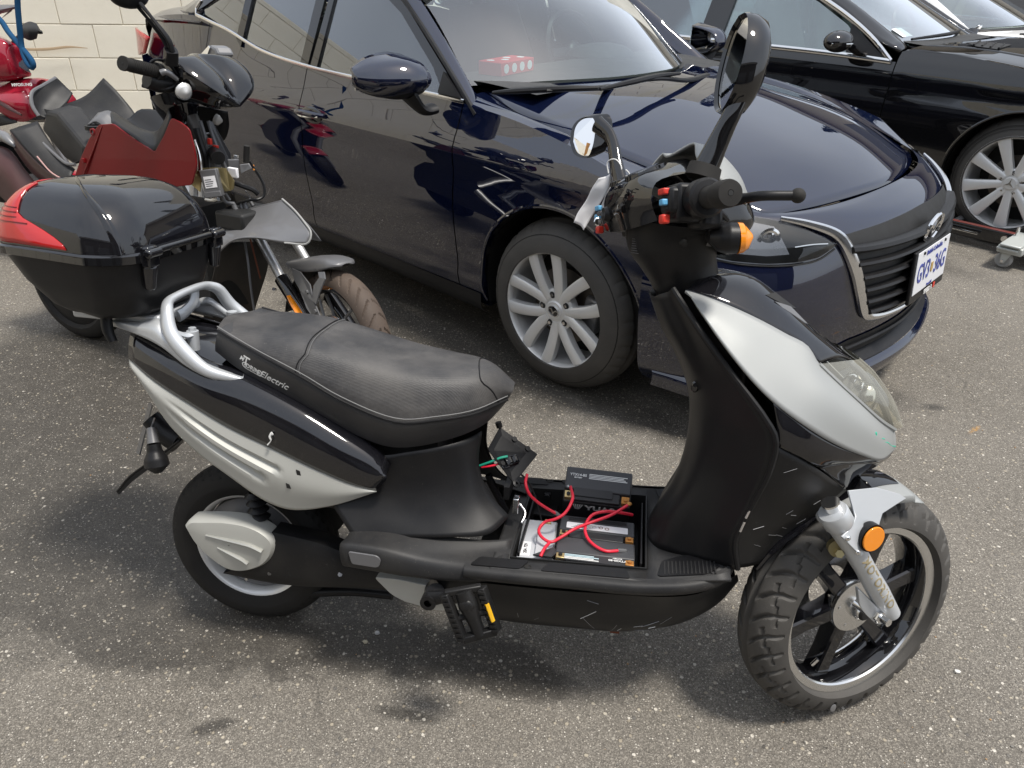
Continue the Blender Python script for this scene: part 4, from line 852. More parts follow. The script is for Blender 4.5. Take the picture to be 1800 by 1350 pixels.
wb = [(-.87, -.67, .972), (-.81, -.36, .985), (-.79, 0, .99)]; wt = [(-1.90, -.52, 1.42), (-1.80, -.3, 1.46), (-1.77, 0, 1.47)]
part('windscreen', surf([wb + mir(wb[:-1])[::-1], wt + mir(wt[:-1])[::-1]], 20, 6), 'glass', mb)
part('scuttle', surf([[(-.86, -.69, .966), (-.80, -.36, .980), (-.78, 0, .984), (-.80, .36, .980), (-.86, .69, .966)], [(-.76, -.70, .95), (-.62, -.36, .960), (-.58, 0, .965), (-.62, .36, .960), (-.76, .7, .95)]], 16, 2), 'black_plastic', mb, solid=.01)
part('wiper', tube([(-.84, .1, 1.02), (-.78, -.25, 1.015), (-.87, -.62, .995)], [.007, .012, .007], 8), 'black_plastic', mb)
part('roof', surf(sym([[(-1.8, -.62, 1.42), (-2.4, -.60, 1.44), (-3.2, -.60, 1.32), (-3.6, -.62, 1.05)], [(-1.68, -.3, 1.46), (-2.4, -.3, 1.485), (-3.2, -.3, 1.38), (-3.8, -.3, 1.05)], [(-1.65, 0, 1.47), (-2.4, 0, 1.49), (-3.2, 0, 1.39), (-3.85, 0, 1.06)]]), 20, 4), 'black_clean', mb, solid=.02)
part('boot_lid', surf(sym([[(-3.4, -.8, .97), (-4.1, -.7, .96), (-4.2, -.7, .4)], [(-3.5, 0, 1.06), (-4.2, 0, 1.0), (-4.3, 0, .4)]]), 12, 4), 'black_clean', mb)
part('bumper', surf([[(.75, -.80, .25), (.95, -.45, .25), (1.0, 0, .25), (.95, .45, .25), (.75, .80, .25)], [(.75, -.80, .55), (1.0, -.45, .55), (1.05, 0, .55), (1.0, .45, .55), (.75, .80, .55)], [(.72, -.72, .76), (.85, -.4, .78), (.88, 0, .80), (.85, .4, .78), (.72, .72, .76)]], 24, 5), 'black_clean', mb)
part('underbody', boxb(-3.6, .7, -.74, .74, .2, .3), 'dark', mb, smooth=0); part('engine_bay', boxb(-.6, .6, -.6, .6, .3, .75), 'dark', mb, smooth=0)
part('dashboard', surf([[(-.72, -.68, .97), (-.66, 0, .985), (-.72, .68, .97)], [(-1.2, -.70, .97), (-1.2, 0, .98), (-1.2, .7, .97)], [(-1.24, -.7, .7), (-1.24, 0, .7), (-1.24, .7, .7)]], 12, 4), 'interior', mb)
part('cabin_floor', boxb(-3.2, -.8, -.76, .76, .3, .38), 'interior', mb, smooth=0)
part('bulkhead', boxb(-3.3, -3.2, -.7, .7, .3, 1.05), 'interior', mb, smooth=0)
seat_set(mb, -1.75, (-.40, .40), .52, 'seat_cloth'); seat_set(mb, -2.85, (-.38, .38), .52, 'seat_cloth')
part('steering_wheel', lathe([(.175, 0), (.188, .013), (.201, 0), (.188, -.013)], 32, axis='x', closed=True), 'black_plastic', mb, Matrix.Translation((-1.32, .40, .95)) @ Matrix.Rotation(R(-22), 4, 'Y'))
part('windscreen_sticker', box(0, 0, 0, .09, .14, .002), 'paper', mb, Matrix.Translation((-.96, -.56, 1.022)) @ Matrix.Rotation(R(25), 4, 'Y'), smooth=0)
part('boot_tray', boxb(-3.62, -3.3, -.6, .6, 1.0, 1.03), 'interior', mb, smooth=0)

for o_ in mb.children:                          # the far flank sits closer in, as it shows past the bonnet crest
    if o_.name.startswith('wheel') and not o_.name.startswith('wheel_well'):
        if o_.location.y > 0: o_.location.y *= .52
    else:
        for v_ in o_.data.vertices:
            if v_.co.y > 0 and o_.location.length < .001: v_.co.y *= .52
# ---------- the white car at the far right
WCF = fm(([4.542, 6.393, 0.0], [[0.69466, -0.71934, 0.0], [0.71934, 0.69466, 0.0], [0.0, 0.0, 1.0]]))
wc = thing('parked_car', 'white car with dark windscreen at the far right corner', 'car', WCF @ Matrix.Diagonal((1, 1, .955, 1)))
W3 = [(-4.0, .3), (-3.8, .7), (-3.3, .86), (-.4, .89), (.1, .885), (.5, .82), (.8, .55), (.9, .1)]
B3 = [(-4, 1.0), (-2.5, 1.0), (-.8, .965), (-.4, .955), (.1, .90), (.5, .80), (.9, .70)]
b3 = Body(W3, [(.18, .08), (.3, .03), (.5, .0), (.8, .01), (.9, .05), (1.0, .09)], B3, [(-4, .28), (.9, .2)], [(0, .36), (-2.7, .36)], .325)
for sg in (-1, 1):
    part('fender', b3.piece(-.78, .85, sg), 'white_paint', wc); part('door', b3.piece(-2.0, -.786, sg), 'white_paint', wc); part('rear_quarter', b3.piece(-3.9, -2.006, sg), 'white_paint', wc)
    yb3 = lambda X, z: sg * (b3.y(X, .96) - .01 - (z - .965) * .48)
    part('side_window', slab([(x, yb3(x, z), z) for x, z in ((-.95, .98), (-1.25, 1.18), (-1.6, 1.36), (-2.0, 1.40), (-2.8, 1.36), (-3.1, 1.05))], .006), 'glass_side', wc, smooth=0)
    part('pillar', surf([[(x, yb3(x, z), z) for x, z in ((-1.02, .97), (-1.42, 1.20), (-1.85, 1.385))], [(-.80, sg * .75, .99), (-1.18, sg * .68, 1.22), (-1.58, sg * .62, 1.42)], [(-.84, sg * .69, .99), (-1.22, sg * .62, 1.22), (-1.58, sg * .58, 1.41)]], 12, 4), 'white_paint', wc, solid=.02)
    for ax in (0, -2.7):
        m = Matrix.Translation((ax, sg * .785, .32)) @ (Matrix.Identity(4) if sg < 0 else Matrix.Rotation(PI, 4, 'Z'))
        wh = part('wheel', tyre(.32, .2, .21, n=64, k=12), 'rubber', wc, m); part('rim', lathe([(0, -.07), (.06, -.085), (.2, -.07), (.215, -.085)], 32), 'alloy', wh)
g0 = [(-.82, -.80, .965), (-.4, -.80, .965), (.1, -.76, .91), (.5, -.66, .82)]; g1 = [(-.78, -.5, .985), (-.35, -.5, .985), (.15, -.46, .93), (.6, -.36, .83)]; g2 = [(-.6, 0, 1.0), (-.3, 0, .995), (.2, 0, .935), (.66, 0, .84)]
part('bonnet', surf(sym([[(X, -b3.y(X, interp(b3.belt, X)), interp(b3.belt, X)) for X in (-.78, -.4, .1, .5)], g0, g1, g2]), 22, 4), 'white_paint', wc)
wb3 = [(-.83, -.69, .99), (-.62, -.4, 1.01), (-.55, 0, 1.02)]; wt3 = [(-1.58, -.58, 1.41), (-1.48, -.3, 1.44), (-1.45, 0, 1.45)]
part('windscreen', surf([wb3 + mir(wb3[:-1])[::-1], wt3 + mir(wt3[:-1])[::-1]], 18, 5), 'glass', wc)
part('roof', surf(sym([[(-1.55, -.62, 1.41), (-2.4, -.62, 1.43), (-3.1, -.64, 1.3)], [(-1.46, -.3, 1.45), (-2.4, -.3, 1.48), (-3.2, -.3, 1.34)], [(-1.44, 0, 1.46), (-2.4, 0, 1.49), (-3.2, 0, 1.35)]]), 14, 4), 'white_paint', wc, solid=.02)
part('rear_end', surf(sym([[(-3.1, -.64, 1.3), (-3.7, -.8, .9), (-3.8, -.75, .35)], [(-3.2, 0, 1.35), (-3.9, 0, .95), (-4.0, 0, .35)]]), 12, 4), 'white_paint', wc)
part('bumper', surf([[(.6, -.78, .25), (.9, 0, .25), (.6, .78, .25)], [(.55, -.78, .6), (.92, 0, .6), (.55, .78, .6)], [(.45, -.68, .83), (.68, 0, .84), (.45, .68, .83)]], 24, 5), 'white_paint', wc)
part('scuttle', surf([[(-.84, -.72, .985), (-.60, -.4, 1.0), (-.53, 0, 1.01), (-.60, .4, 1.0), (-.84, .72, .985)], [(-.74, -.70, .984), (-.50, -.4, .996), (-.43, 0, 1.004), (-.5, .4, .996), (-.74, .7, .984)]], 16, 2), 'black_plastic', wc, solid=.02)
part('wiper', tube([(-.86, .2, 1.06), (-.72, -.1, 1.04), (-.80, -.55, 1.02)], [.008, .014, .008], 8), 'black_plastic', wc)
part('dashboard', surf([[(-.70, -.68, .98), (-.6, 0, .99), (-.70, .68, .98)], [(-1.3, -.70, .96), (-1.3, 0, .96), (-1.3, .7, .96)]], 12, 3), 'interior', wc)
part('cabin_floor', boxb(-3.0, -.8, -.76, .76, .3, .5), 'interior', wc, smooth=0); part('underbody', boxb(-3.3, .5, -.7, .7, .18, .3), 'dark', wc, smooth=0)
seat_set(wc, -1.75, (-.38, .38), .52, 'beige_cloth')

# ---------- wheel skate under the black car's front wheel
sk = thing('wheel_dolly', 'black and grey wheel dolly on castors under the black car front wheel', 'dolly', MBF @ Matrix.Translation((-.03, -.86, 0)))
part('frame_rail', MB().add(boxb(-.30, .12, -.165, -.125, .045, .115)), 'black_clean', sk, bevel=.004)
part('frame_rail', boxb(-.30, .25, .15, .19, .045, .115), 'black_clean', sk, bevel=.004)
part('top_edge', boxb(-.30, .12, -.164, -.13, .1155, .119), pbr('red_brown', (.20, .05, .04), .5, wear=.3), sk, bevel=.001)
part('cradle_roller', cyl((-.20, -.13, .10), (-.20, .15, .10), .02), 'grey_light', sk); part('cradle_roller', cyl((.20, -.13, .10), (.20, .15, .10), .02), 'grey_light', sk)
part('handle', tube([(-.22, -.165, .085), (-.22, -.195, .085), (-.05, -.195, .083), (-.05, -.165, .083)], .006, 8, smooth=False), 'chrome', sk)
for x, y in ((.17, -.40), (-.33, -.17), (.24, .22), (-.33, .22)):
    cs = part('castor', MB().add(boxb(x - .05, x + .05, y - .055, y + .055, .105, .117)).add(cyl((x, y, .117), (x, y, .135), .022, .018)).add(cyl((x, y, .09), (x, y, .105), .032, .04)), 'castor_body', sk, bevel=.003)
    part('fork', MB().add(slab([(x - .025, y - .026, .10), (x + .03, y - .026, .10), (x + .0, y - .026, .03), (x - .02, y - .026, .03)], .005)).add(slab([(x - .025, y + .026, .10), (x + .03, y + .026, .10), (x + .0, y + .026, .03), (x - .02, y + .026, .03)], .005)), 'castor_body', cs, smooth=0)
    part('castor_wheel', lathe([(.005, -.016), (.034, -.018), (.042, -.010), (.042, .010), (.034, .018), (.005, .016)], 24, c=(x - .01, y, .042)), pbr('castor_grey', (.33, .33, .32), .6, dust=.2), cs)
    part('axle', cyl((x - .01, y - .034, .042), (x - .01, y + .034, .042), .007), 'chrome', cs)
part('end_bracket', MB().add(boxb(.12, .24, -.44, -.12, .085, .125)).add(boxb(.13, .23, -.46, -.30, .126, .14)), 'castor_body', sk, bevel=.006)
part('end_bracket', boxb(.24, .34, -.36, .16, .06, .11), 'castor_body', sk, bevel=.006)
part('end_pin', cyl((.085, -.20, .09), (.085, -.165, .09), .017), 'chrome', sk); part('end_pin', MB().add(cyl((.14, -.215, .12), (.14, -.215, .175), .009)), 'chrome', sk)

# ------------------------------------------------------------------ the black and silver electric scooter in front
SCF = fm(([-0.608, 1.355, 0.0], [[0.98686, -0.1616, 0.0], [0.15939, 0.97332, -0.16505], [0.02667, 0.16288, 0.98629]])); FWF = fm(([0.732, 1.135, 0.0], [[0.92784, 0.37299, 0.0], [-0.36674, 0.9123, -0.18224], [-0.06797, 0.16908, 0.98325]])); HBF = fm(([0.2537, 1.3776, 1.026], [[0.98102, 0.18529, -0.05713], [-0.19335, 0.91295, -0.35936], [-0.01443, 0.36359, 0.93145]]))
sc = thing('electric_scooter', 'black and silver electric scooter with open battery bay in the foreground', 'scooter', SCF)
FWM = rel(FWF, SCF); HBM = rel(HBF, SCF)
def caps(vf, rows, m):
    """Closes both ends (first and last column) of a grid of rows x m."""
    v, f = vf; f = list(f); f.append(tuple(i * m for i in range(rows))); f.append(tuple(i * m + m - 1 for i in range(rows))[::-1]); return v, f
def drape(vf, Mx, tree, d, lift=.0008):
    """Lays lettering onto a surface: each vertex is dropped along d."""
    out = []; d = Vector(d).normalized()
    for p in vf[0]:
        q = Mx @ Vector((p[0], p[1], 0)); h = tree.ray_cast(q - d * .2, d)
        out.append(tuple((h[0] - d * (lift + (.0004 if p[2] > 0 else 0))) if h[0] is not None else q))
    return out, vf[1]
# --- rear wheel and drive side
def worn(th, t):
    k = th * 26 / PI
    return .004 if .18 < abs(t) < .62 and (k + abs(t) * 1.2) % 1 < .13 else (.003 if abs(t) < .02 else 0)
rw = part('rear_wheel', tyre(.206, .092, .138, worn, 220, 36), 'rubber', sc, Matrix.Translation((0, 0, .206)), smooth=30)
part('rim', MB().add(lathe([(.128, .03), (.122, -.01), (.126, -.028), (.133, -.034), (.141, -.036), (.142, -.030)], 64)), 'alloy', rw)
part('hub_motor', lathe([(.0, -.040), (.03, -.040), (.034, -.030), (.085, -.026), (.098, -.018), (.118, -.014), (.122, .02)], 48), 'grey_plastic', rw)
part('axle_nut', cyl((0, -.055, 0), (0, -.03, 0), .014, n=6), 'rust', rw, smooth=20)
for i in range(6):
    a = i * PI / 3 + .3; part('hub_bolt', cyl((.105 * math.cos(a), -.022, .105 * math.sin(a)), (.105 * math.cos(a), -.014, .105 * math.sin(a)), .004, n=8), 'satin_chrome', rw)
arm_top = [(0.102,-0.115,0.309),(0.209,-0.115,0.296),(0.311,-0.115,0.269),(0.413,-0.115,0.252)]; arm_bot = [(-0.024,-0.115,0.183),(0.123,-0.115,0.176),(0.283,-0.115,0.193),(0.413,-0.115,0.205)]
arm_mid = [(0.038,-0.125,0.233),(0.171,-0.125,0.232),(0.301,-0.125,0.231),(0.416,-0.125,0.234)]
part('swing_arm', surf([off(arm_top, 0, .045, 0), arm_top, arm_mid, arm_bot, off(arm_bot, 0, .045, 0)], 16, 3), 'scratched', sc)
part('arm_bolt', cyl([(0.26,-0.127,0.233)][0], [(0.258,-0.122,0.229)][0], .0052, n=6), 'grey_light', sc, smooth=20)
part('arm_bolt', cyl([(0.095,-0.126,0.209)][0], [(0.092,-0.12,0.204)][0], .005, n=6), 'rubber', sc, smooth=20)
cov = [(-0.097,-0.125,0.305),(-0.086,-0.125,0.318),(-0.055,-0.125,0.324),(0.006,-0.125,0.331),(0.056,-0.125,0.328),(0.092,-0.125,0.315),(0.113,-0.125,0.293),(0.108,-0.125,0.26),(0.089,-0.125,0.234),(0.063,-0.125,0.217),(0.029,-0.125,0.205),(-0.005,-0.125,0.207),(-0.044,-0.125,0.231),(-0.078,-0.125,0.267)]
cvo = cr(cov + [cov[0]], 57)[:-1]
cen = sum(cvo, Vector()) / len(cvo)
rows = [[p + Vector((0, .036, 0)) for p in cvo], [p + Vector((0, .008, 0)) for p in cvo], [cen + (p - cen) * .985 + Vector((0, -.001, 0)) for p in cvo], [cen + (p - cen) * .93 + Vector((0, -.008, 0)) for p in cvo], [cen + (p - cen) * .6 + Vector((0, -.012, 0)) for p in cvo], [cen + (p - cen) * .02 + Vector((0, -.013, 0)) for p in cvo]]
hc = part('hub_cover', grid(rows, close_u=True), 'warm_silver', sc)
for a, b in (([(-0.041,-0.138,0.294),(0.009,-0.138,0.29),(0.062,-0.138,0.284),(0.089,-0.138,0.273)], 1), ([(-0.017,-0.137,0.266),(0.013,-0.137,0.256),(0.038,-0.137,0.246),(0.052,-0.137,0.236)], 1)):
    part('cover_groove', tube(a, [.0025, .006, .008, .007], 8, flat=(.5, 1), up=(0, 1, 0)), pbr('groove_silver', (.40, .40, .37), .45, .5), hc)
part('damper_bellows', MB().add(lathe([(.014 + (.010 if i % 2 else 0), i * .009) for i in range(13)], 20, axis='z')), 'black_plastic', sc, Matrix.Translation([(0.065,-0.085,0.279)][0]) @ Matrix.Rotation(R(-6), 4, 'Y'))
part('stay_tube', tube([(0.147,-0.03,0.099),(0.249,-0.03,0.119),(0.346,-0.03,0.125)], .011, 10), 'black_plastic', sc)
part('rear_hugger', lathe([(.235, -.05), (.24, -.03), (.24, .03), (.235, .05)], 24, c=(0, 0, .206), a0=R(20), a1=R(100)), 'dark', sc)
# --- tail panels: black upper, silver lower with two flutes
bk_top = [(-0.194,-0.085,0.727),(-0.108,-0.105,0.706),(-0.024,-0.125,0.677),(0.078,-0.135,0.657),(0.186,-0.14,0.615),(0.28,-0.14,0.566),(0.344,-0.14,0.526),(0.374,-0.142,0.496)]
bk_rdg = [(-0.193,-0.1,0.704),(-0.101,-0.13,0.681),(-0.013,-0.148,0.647),(0.086,-0.156,0.619),(0.193,-0.16,0.571),(0.286,-0.158,0.53),(0.342,-0.152,0.498),(0.376,-0.144,0.493)]
bk_bot = [(-0.195,-0.105,0.676),(-0.13,-0.128,0.643),(-0.043,-0.142,0.604),(0.041,-0.15,0.566),(0.124,-0.154,0.536),(0.235,-0.156,0.495),(0.305,-0.152,0.47),(0.353,-0.146,0.46)]
def both(name, curves, mat, n=26, k=4, fn=None, **kw):
    a = part(name, surf(curves, n, k, fn=fn), mat, sc, **kw)
    b = part(name, surf([mir(c) for c in curves], n, k), mat, sc, **kw); return a, b
tail_r, _ = both('tail_panel', [off(bk_top, 0, .03, .012), bk_top, bk_rdg, bk_bot], 'black_gloss', 30, 5, solid=.003)
sv_mid = [(-0.188,-0.112,0.66),(-0.135,-0.134,0.626),(-0.059,-0.148,0.574),(0.017,-0.157,0.53),(0.091,-0.162,0.496),(0.176,-0.163,0.462),(0.258,-0.158,0.447),(0.353,-0.147,0.459)]
sv_low = [(-0.186,-0.108,0.652),(-0.143,-0.126,0.607),(-0.096,-0.135,0.545),(-0.033,-0.143,0.494),(0.031,-0.15,0.456),(0.113,-0.152,0.407),(0.166,-0.15,0.393),(0.253,-0.148,0.412),(0.353,-0.145,0.457)]
def flute(p, s, t):
    d = 0
    for c0, w in ((.36, .085), (.63, .085)):
        q = (t - c0) / w
        if abs(q) < 1 and .18 < s < (.66 if c0 < .5 else .60): d += .009 * (1 - q * q) * min(1, (s - .18) * 5)
    return p + Vector((0, d, 0))
sil_r, _ = both('side_panel', [off(bk_bot, 0, .002, -.001), sv_mid, sv_low], 'warm_silver', 60, 12, fn=flute, solid=.003)
sl_t = bvh_of(sil_r)
for q in ([(0.193,-0.17,0.487)], [(0.171,-0.17,0.456)]):
    h = sl_t.ray_cast(Vector(q[0]) + Vector((0, -.1, 0)), Vector((0, 1, 0)))[0]
    if h: part('flute_slot', slab([h + Vector((a, -.0004, b)) for a, b in ((-.0045, .0065), (.003, .004), (.0055, -.0055), (-.003, -.005))], .0016), 'dark', sil_r, smooth=0)
part('paint_scratch', tube([(0.144,-0.163,0.573),(0.139,-0.164,0.563),(0.141,-0.164,0.555),(0.133,-0.164,0.544)], [.0015, .0025, .001, .0015], 5), 'white_print', tail_r)
part('paint_chip', ell([(0.143,-0.163,0.569)][0], .004, .001, .0035, 8, 5), 'white_print', tail_r)
part('tail_core', surf(sym([[(-0.201,-0.06,0.711),(-0.07,-0.09,0.671),(0.063,-0.11,0.629),(0.221,-0.115,0.548),(0.318,-0.12,0.485)], [(-0.189,-0.07,0.652),(-0.062,-0.1,0.573),(0.069,-0.12,0.493),(0.217,-0.12,0.432),(0.317,-0.12,0.432)], off([(-0.189,-0.07,0.652),(-0.062,-0.1,0.573),(0.069,-0.12,0.493),(0.217,-0.12,0.432),(0.317,-0.12,0.432)], 0, .09, -.02)]), 14, 3), 'dark', sc)
part('tail_deck', surf(sym([[(-0.194,-0.075,0.716),(-0.102,-0.095,0.704),(-0.023,-0.105,0.674),(0.053,-0.11,0.655)], off([(-0.194,-0.075,0.716),(-0.102,-0.095,0.704),(-0.023,-0.105,0.674),(0.053,-0.11,0.655)], 0, .07, .012)]), 14, 4), 'black_gloss', sc)
# --- seat
low = [(-0.009,-0.085,0.704),(0.048,-0.105,0.679),(0.152,-0.115,0.632),(0.27,-0.115,0.577),(0.376,-0.11,0.544),(0.488,-0.085,0.564),(0.554,-0.05,0.591),(0.581,-0.015,0.616)]
seam = [(0.007,-0.092,0.752),(0.1,-0.12,0.722),(0.202,-0.132,0.684),(0.281,-0.135,0.646),(0.396,-0.132,0.611),(0.469,-0.118,0.618),(0.537,-0.085,0.626),(0.594,-0.02,0.638)]
ctop = [(-.022, 0, .756), (.06, 0, .757), (.16, 0, .750), (.26, 0, .735), (.36, 0, .712), (.45, 0, .704), (.55, 0, .704), (.604, 0, .668)]
shd = [(p[0] * .45 + q[0] * .55, p[1] * .74, q[2] - .008 - .004 * (i > 2)) for i, (p, q) in enumerate(zip(seam, ctop))]
shd[-2] = (.535, -.062, .688); shd[-1] = (.603, -.018, .655)
seam2 = [(p[0] * .75 + q[0] * .25, p[1] * .955, p[2] * .62 + q[2] * .38) for p, q in zip(seam, shd)]
C_ = sym([seam, seam2, shd, ctop]); k_ = 6
seat = part('seat', caps(surf(C_, 44, k_), (len(C_) - 1) * k_ + 1, 44), 'seat_vinyl', sc, smooth=50)
D_ = sym([off(low, 0, 0, 0), [tuple((Vector(a) + Vector(b)) / 2 + Vector((0, -.003, 0))) for a, b in zip(low, seam)], off(seam, 0, .001, 0)])
skr = part('seat_skirt', caps(surf(sym([low, [tuple((Vector(a) + Vector(b)) / 2 + Vector((0, -.004, 0))) for a, b in zip(low, seam)], off(seam, 0, .0015, -.0005), off(seam, 0, .11, -.002)]), 44, 4), 25, 44), 'seat_side', sc, smooth=60)
part('seam_piping', tube(off(seam, 0, -.002, 0), .0026, 8), 'black_plastic', seat); part('seam_piping', tube(off(mir(seam), 0, .002, 0), .0026, 8), 'black_plastic', seat)
part('stitching', tube(off(seam, .0, -.0035, .009), .0010, 5), pbr('thread', (.20, .20, .20), .8), seat)
st_ = bvh_of(seat)
def on_seat(pts, lift=.001):
    o = []
    for x, y in pts:
        h = st_.ray_cast(Vector((x, y, 1.2)), Vector((0, 0, -1)))
        if h[0] is not None: o.append(h[0] + Vector((0, 0, lift)))
    return o
def seat_line(pts): return [st_.find_nearest(p)[0] + Vector((0, -.0006, .0012)) for p in cr(pts, 24)]
part('panel_seam', tube(seat_line([(0.196,0.091,0.735),(0.192,0.018,0.742),(0.195,-0.062,0.742),(0.201,-0.123,0.735),(0.188,-0.114,0.705),(0.185,-0.092,0.668)]), .0013, 6, smooth=False), 'black_plastic', seat); part('panel_seam', tube([p + Vector((.007, 0, 0)) for p in seat_line([(0.196,0.091,0.735),(0.192,0.018,0.742),(0.195,-0.062,0.742),(0.201,-0.123,0.735),(0.188,-0.114,0.705),(0.185,-0.092,0.668)])], .0008, 5, smooth=False), pbr('thread_grey', (.13, .13, .13), .8), seat)
part('panel_seam', tube(seat_line([(0.548,0.056,0.695),(0.528,0.042,0.7),(0.53,-0.014,0.7),(0.548,-0.061,0.69),(0.567,-0.047,0.66),(0.58,-0.036,0.63)]), .0013, 6, smooth=False), 'black_plastic', seat)
skt = bvh_of(skr)
b0, b1 = (Vector(q) for q in [(0.064,-0.13,0.696),(0.157,-0.13,0.66)])
def seat_text(s, size, at, sh=0, bold=0, w=1.0, dz=0):
    Mx = plane_m(b0.lerp(b1, at) + Vector((0, 0, dz)), b1 - b0, (0, 0, 1)); vf = drape(text_vf(s, size, sh, w, .0004, bold), Mx, skt, (0, 1, 0))
    part('lettering', vf, 'white_print', skr, smooth=0)
seat_text('ORIN', .0135, .26, 0, .0004); seat_text('T', .027, .125, 0, .0004, dz=.009); seat_text('M', .0125, .02, .25, .0005, dz=.010); seat_text('Electric', .0215, .765, .3, .0002)
for at, r_ in ((.075, .0062), (.43, .0068)):
    Mx = plane_m(b0.lerp(b1, at) + Vector((0, 0, -.001)), b1 - b0, (0, 0, 1)); ring = lathe([(r_ * .68, 0), (r_, 0), (r_, .0004), (r_ * .68, .0004)], 20, axis='z', closed=True)
    part('wheel_mark', drape(ring, Mx, skt, (0, 1, 0)), 'white_print', skr, smooth=0)
    part('wheel_mark', drape(lathe([(r_ * .1, 0), (r_ * .34, 0), (r_ * .34, .0004), (r_ * .1, .0004)], 14, axis='z', closed=True), Mx, skt, (0, 1, 0)), 'white_print', skr, smooth=0)
Mx = plane_m(b0.lerp(b1, .26) + Vector((0, 0, -.0085)), b1 - b0, (0, 0, 1)); part('underline', drape(boxb(-.02, .018, -.0006, .0006, 0, .0004), Mx, skt, (0, 1, 0)), 'white_print', skr, smooth=0)
# --- body below the seat (matte black, waisted, open at the front)
ct = [(0.269,-0.115,0.548),(0.34,-0.11,0.522),(0.41,-0.105,0.535),(0.478,-0.09,0.55),(0.518,-0.06,0.557),(0.545,-0.03,0.565)]
cm = [(0.222,-0.13,0.451),(0.316,-0.115,0.456),(0.398,-0.105,0.462),(0.468,-0.095,0.472),(0.523,-0.075,0.483),(0.543,-0.045,0.497)]
cn = [(0.258,-0.145,0.411),(0.322,-0.135,0.407),(0.404,-0.125,0.407),(0.48,-0.115,0.418),(0.542,-0.09,0.431),(0.569,-0.055,0.437)]
cb = [(0.304,-0.165,0.362),(0.354,-0.16,0.358),(0.437,-0.155,0.369),(0.518,-0.145,0.376),(0.584,-0.12,0.378),(0.617,-0.07,0.395)]
both('seat_body', [ct, cm, cn, cb], 'black_plastic', 26, 6, solid=.003)
part('body_chip', ell([(0.408,-0.102,0.527)][0], .0035, .0012, .0042, 6, 3), 'grey_light', sc)
part('body_core', MB().add(boxb(.20, .46, -.07, .07, .36, .58)), 'dark', sc, smooth=0)
part('bay_frame', MB().add(tube([(0.546,0.05,0.423),(0.577,0.05,0.362),(0.613,0.05,0.3)], .008, 6)).add(tube([(0.551,-0.03,0.443),(0.591,-0.03,0.372)], .007, 6)).add(box(.60, .03, .42, .012, .10, .03)), 'black_plastic', sc)
part('latch', MB().add(box(.625, -.035, .405, .012, .02, .035)).add(tube([(.63, -.02, .40), (.645, -.03, .385), (.64, -.05, .37)], .003, 6)), 'satin_chrome', sc, bevel=.002)
# --- footboard: raised rear step, flat deck round the open bay, front ramp
fz = lambda x: .352 + .055 * (x - .635) + max(0, x - .93) * .12
dk = MB()
def deck(x0, x1, y0, y1, n=6, m=4, thick=.03):
    rows = [[(x0 + (x1 - x0) * i / n, y0 + (y1 - y0) * j / m, fz(x0 + (x1 - x0) * i / n)) for i in range(n + 1)] for j in range(m + 1)]; return grid(rows)
flo = MB().add(deck(.60, .635, -.198, .185)).add(deck(.635, .905, -.198, -.160)).add(deck(.635, .905, .142, .185)).add(deck(.905, 1.06, -.19, .185))
edge_r = [(.55, -.200, .348), (.62, -.203, fz(.62)), (.75, -.203, fz(.75)), (.9, -.203, fz(.9)), (1.0, -.192, fz(1.0)), (1.055, -.165, fz(1.06) + .002), (1.075, -.12, fz(1.07) + .006)]
foot = part('footboard', flo, 'dusty_plastic', sc, solid=.006)
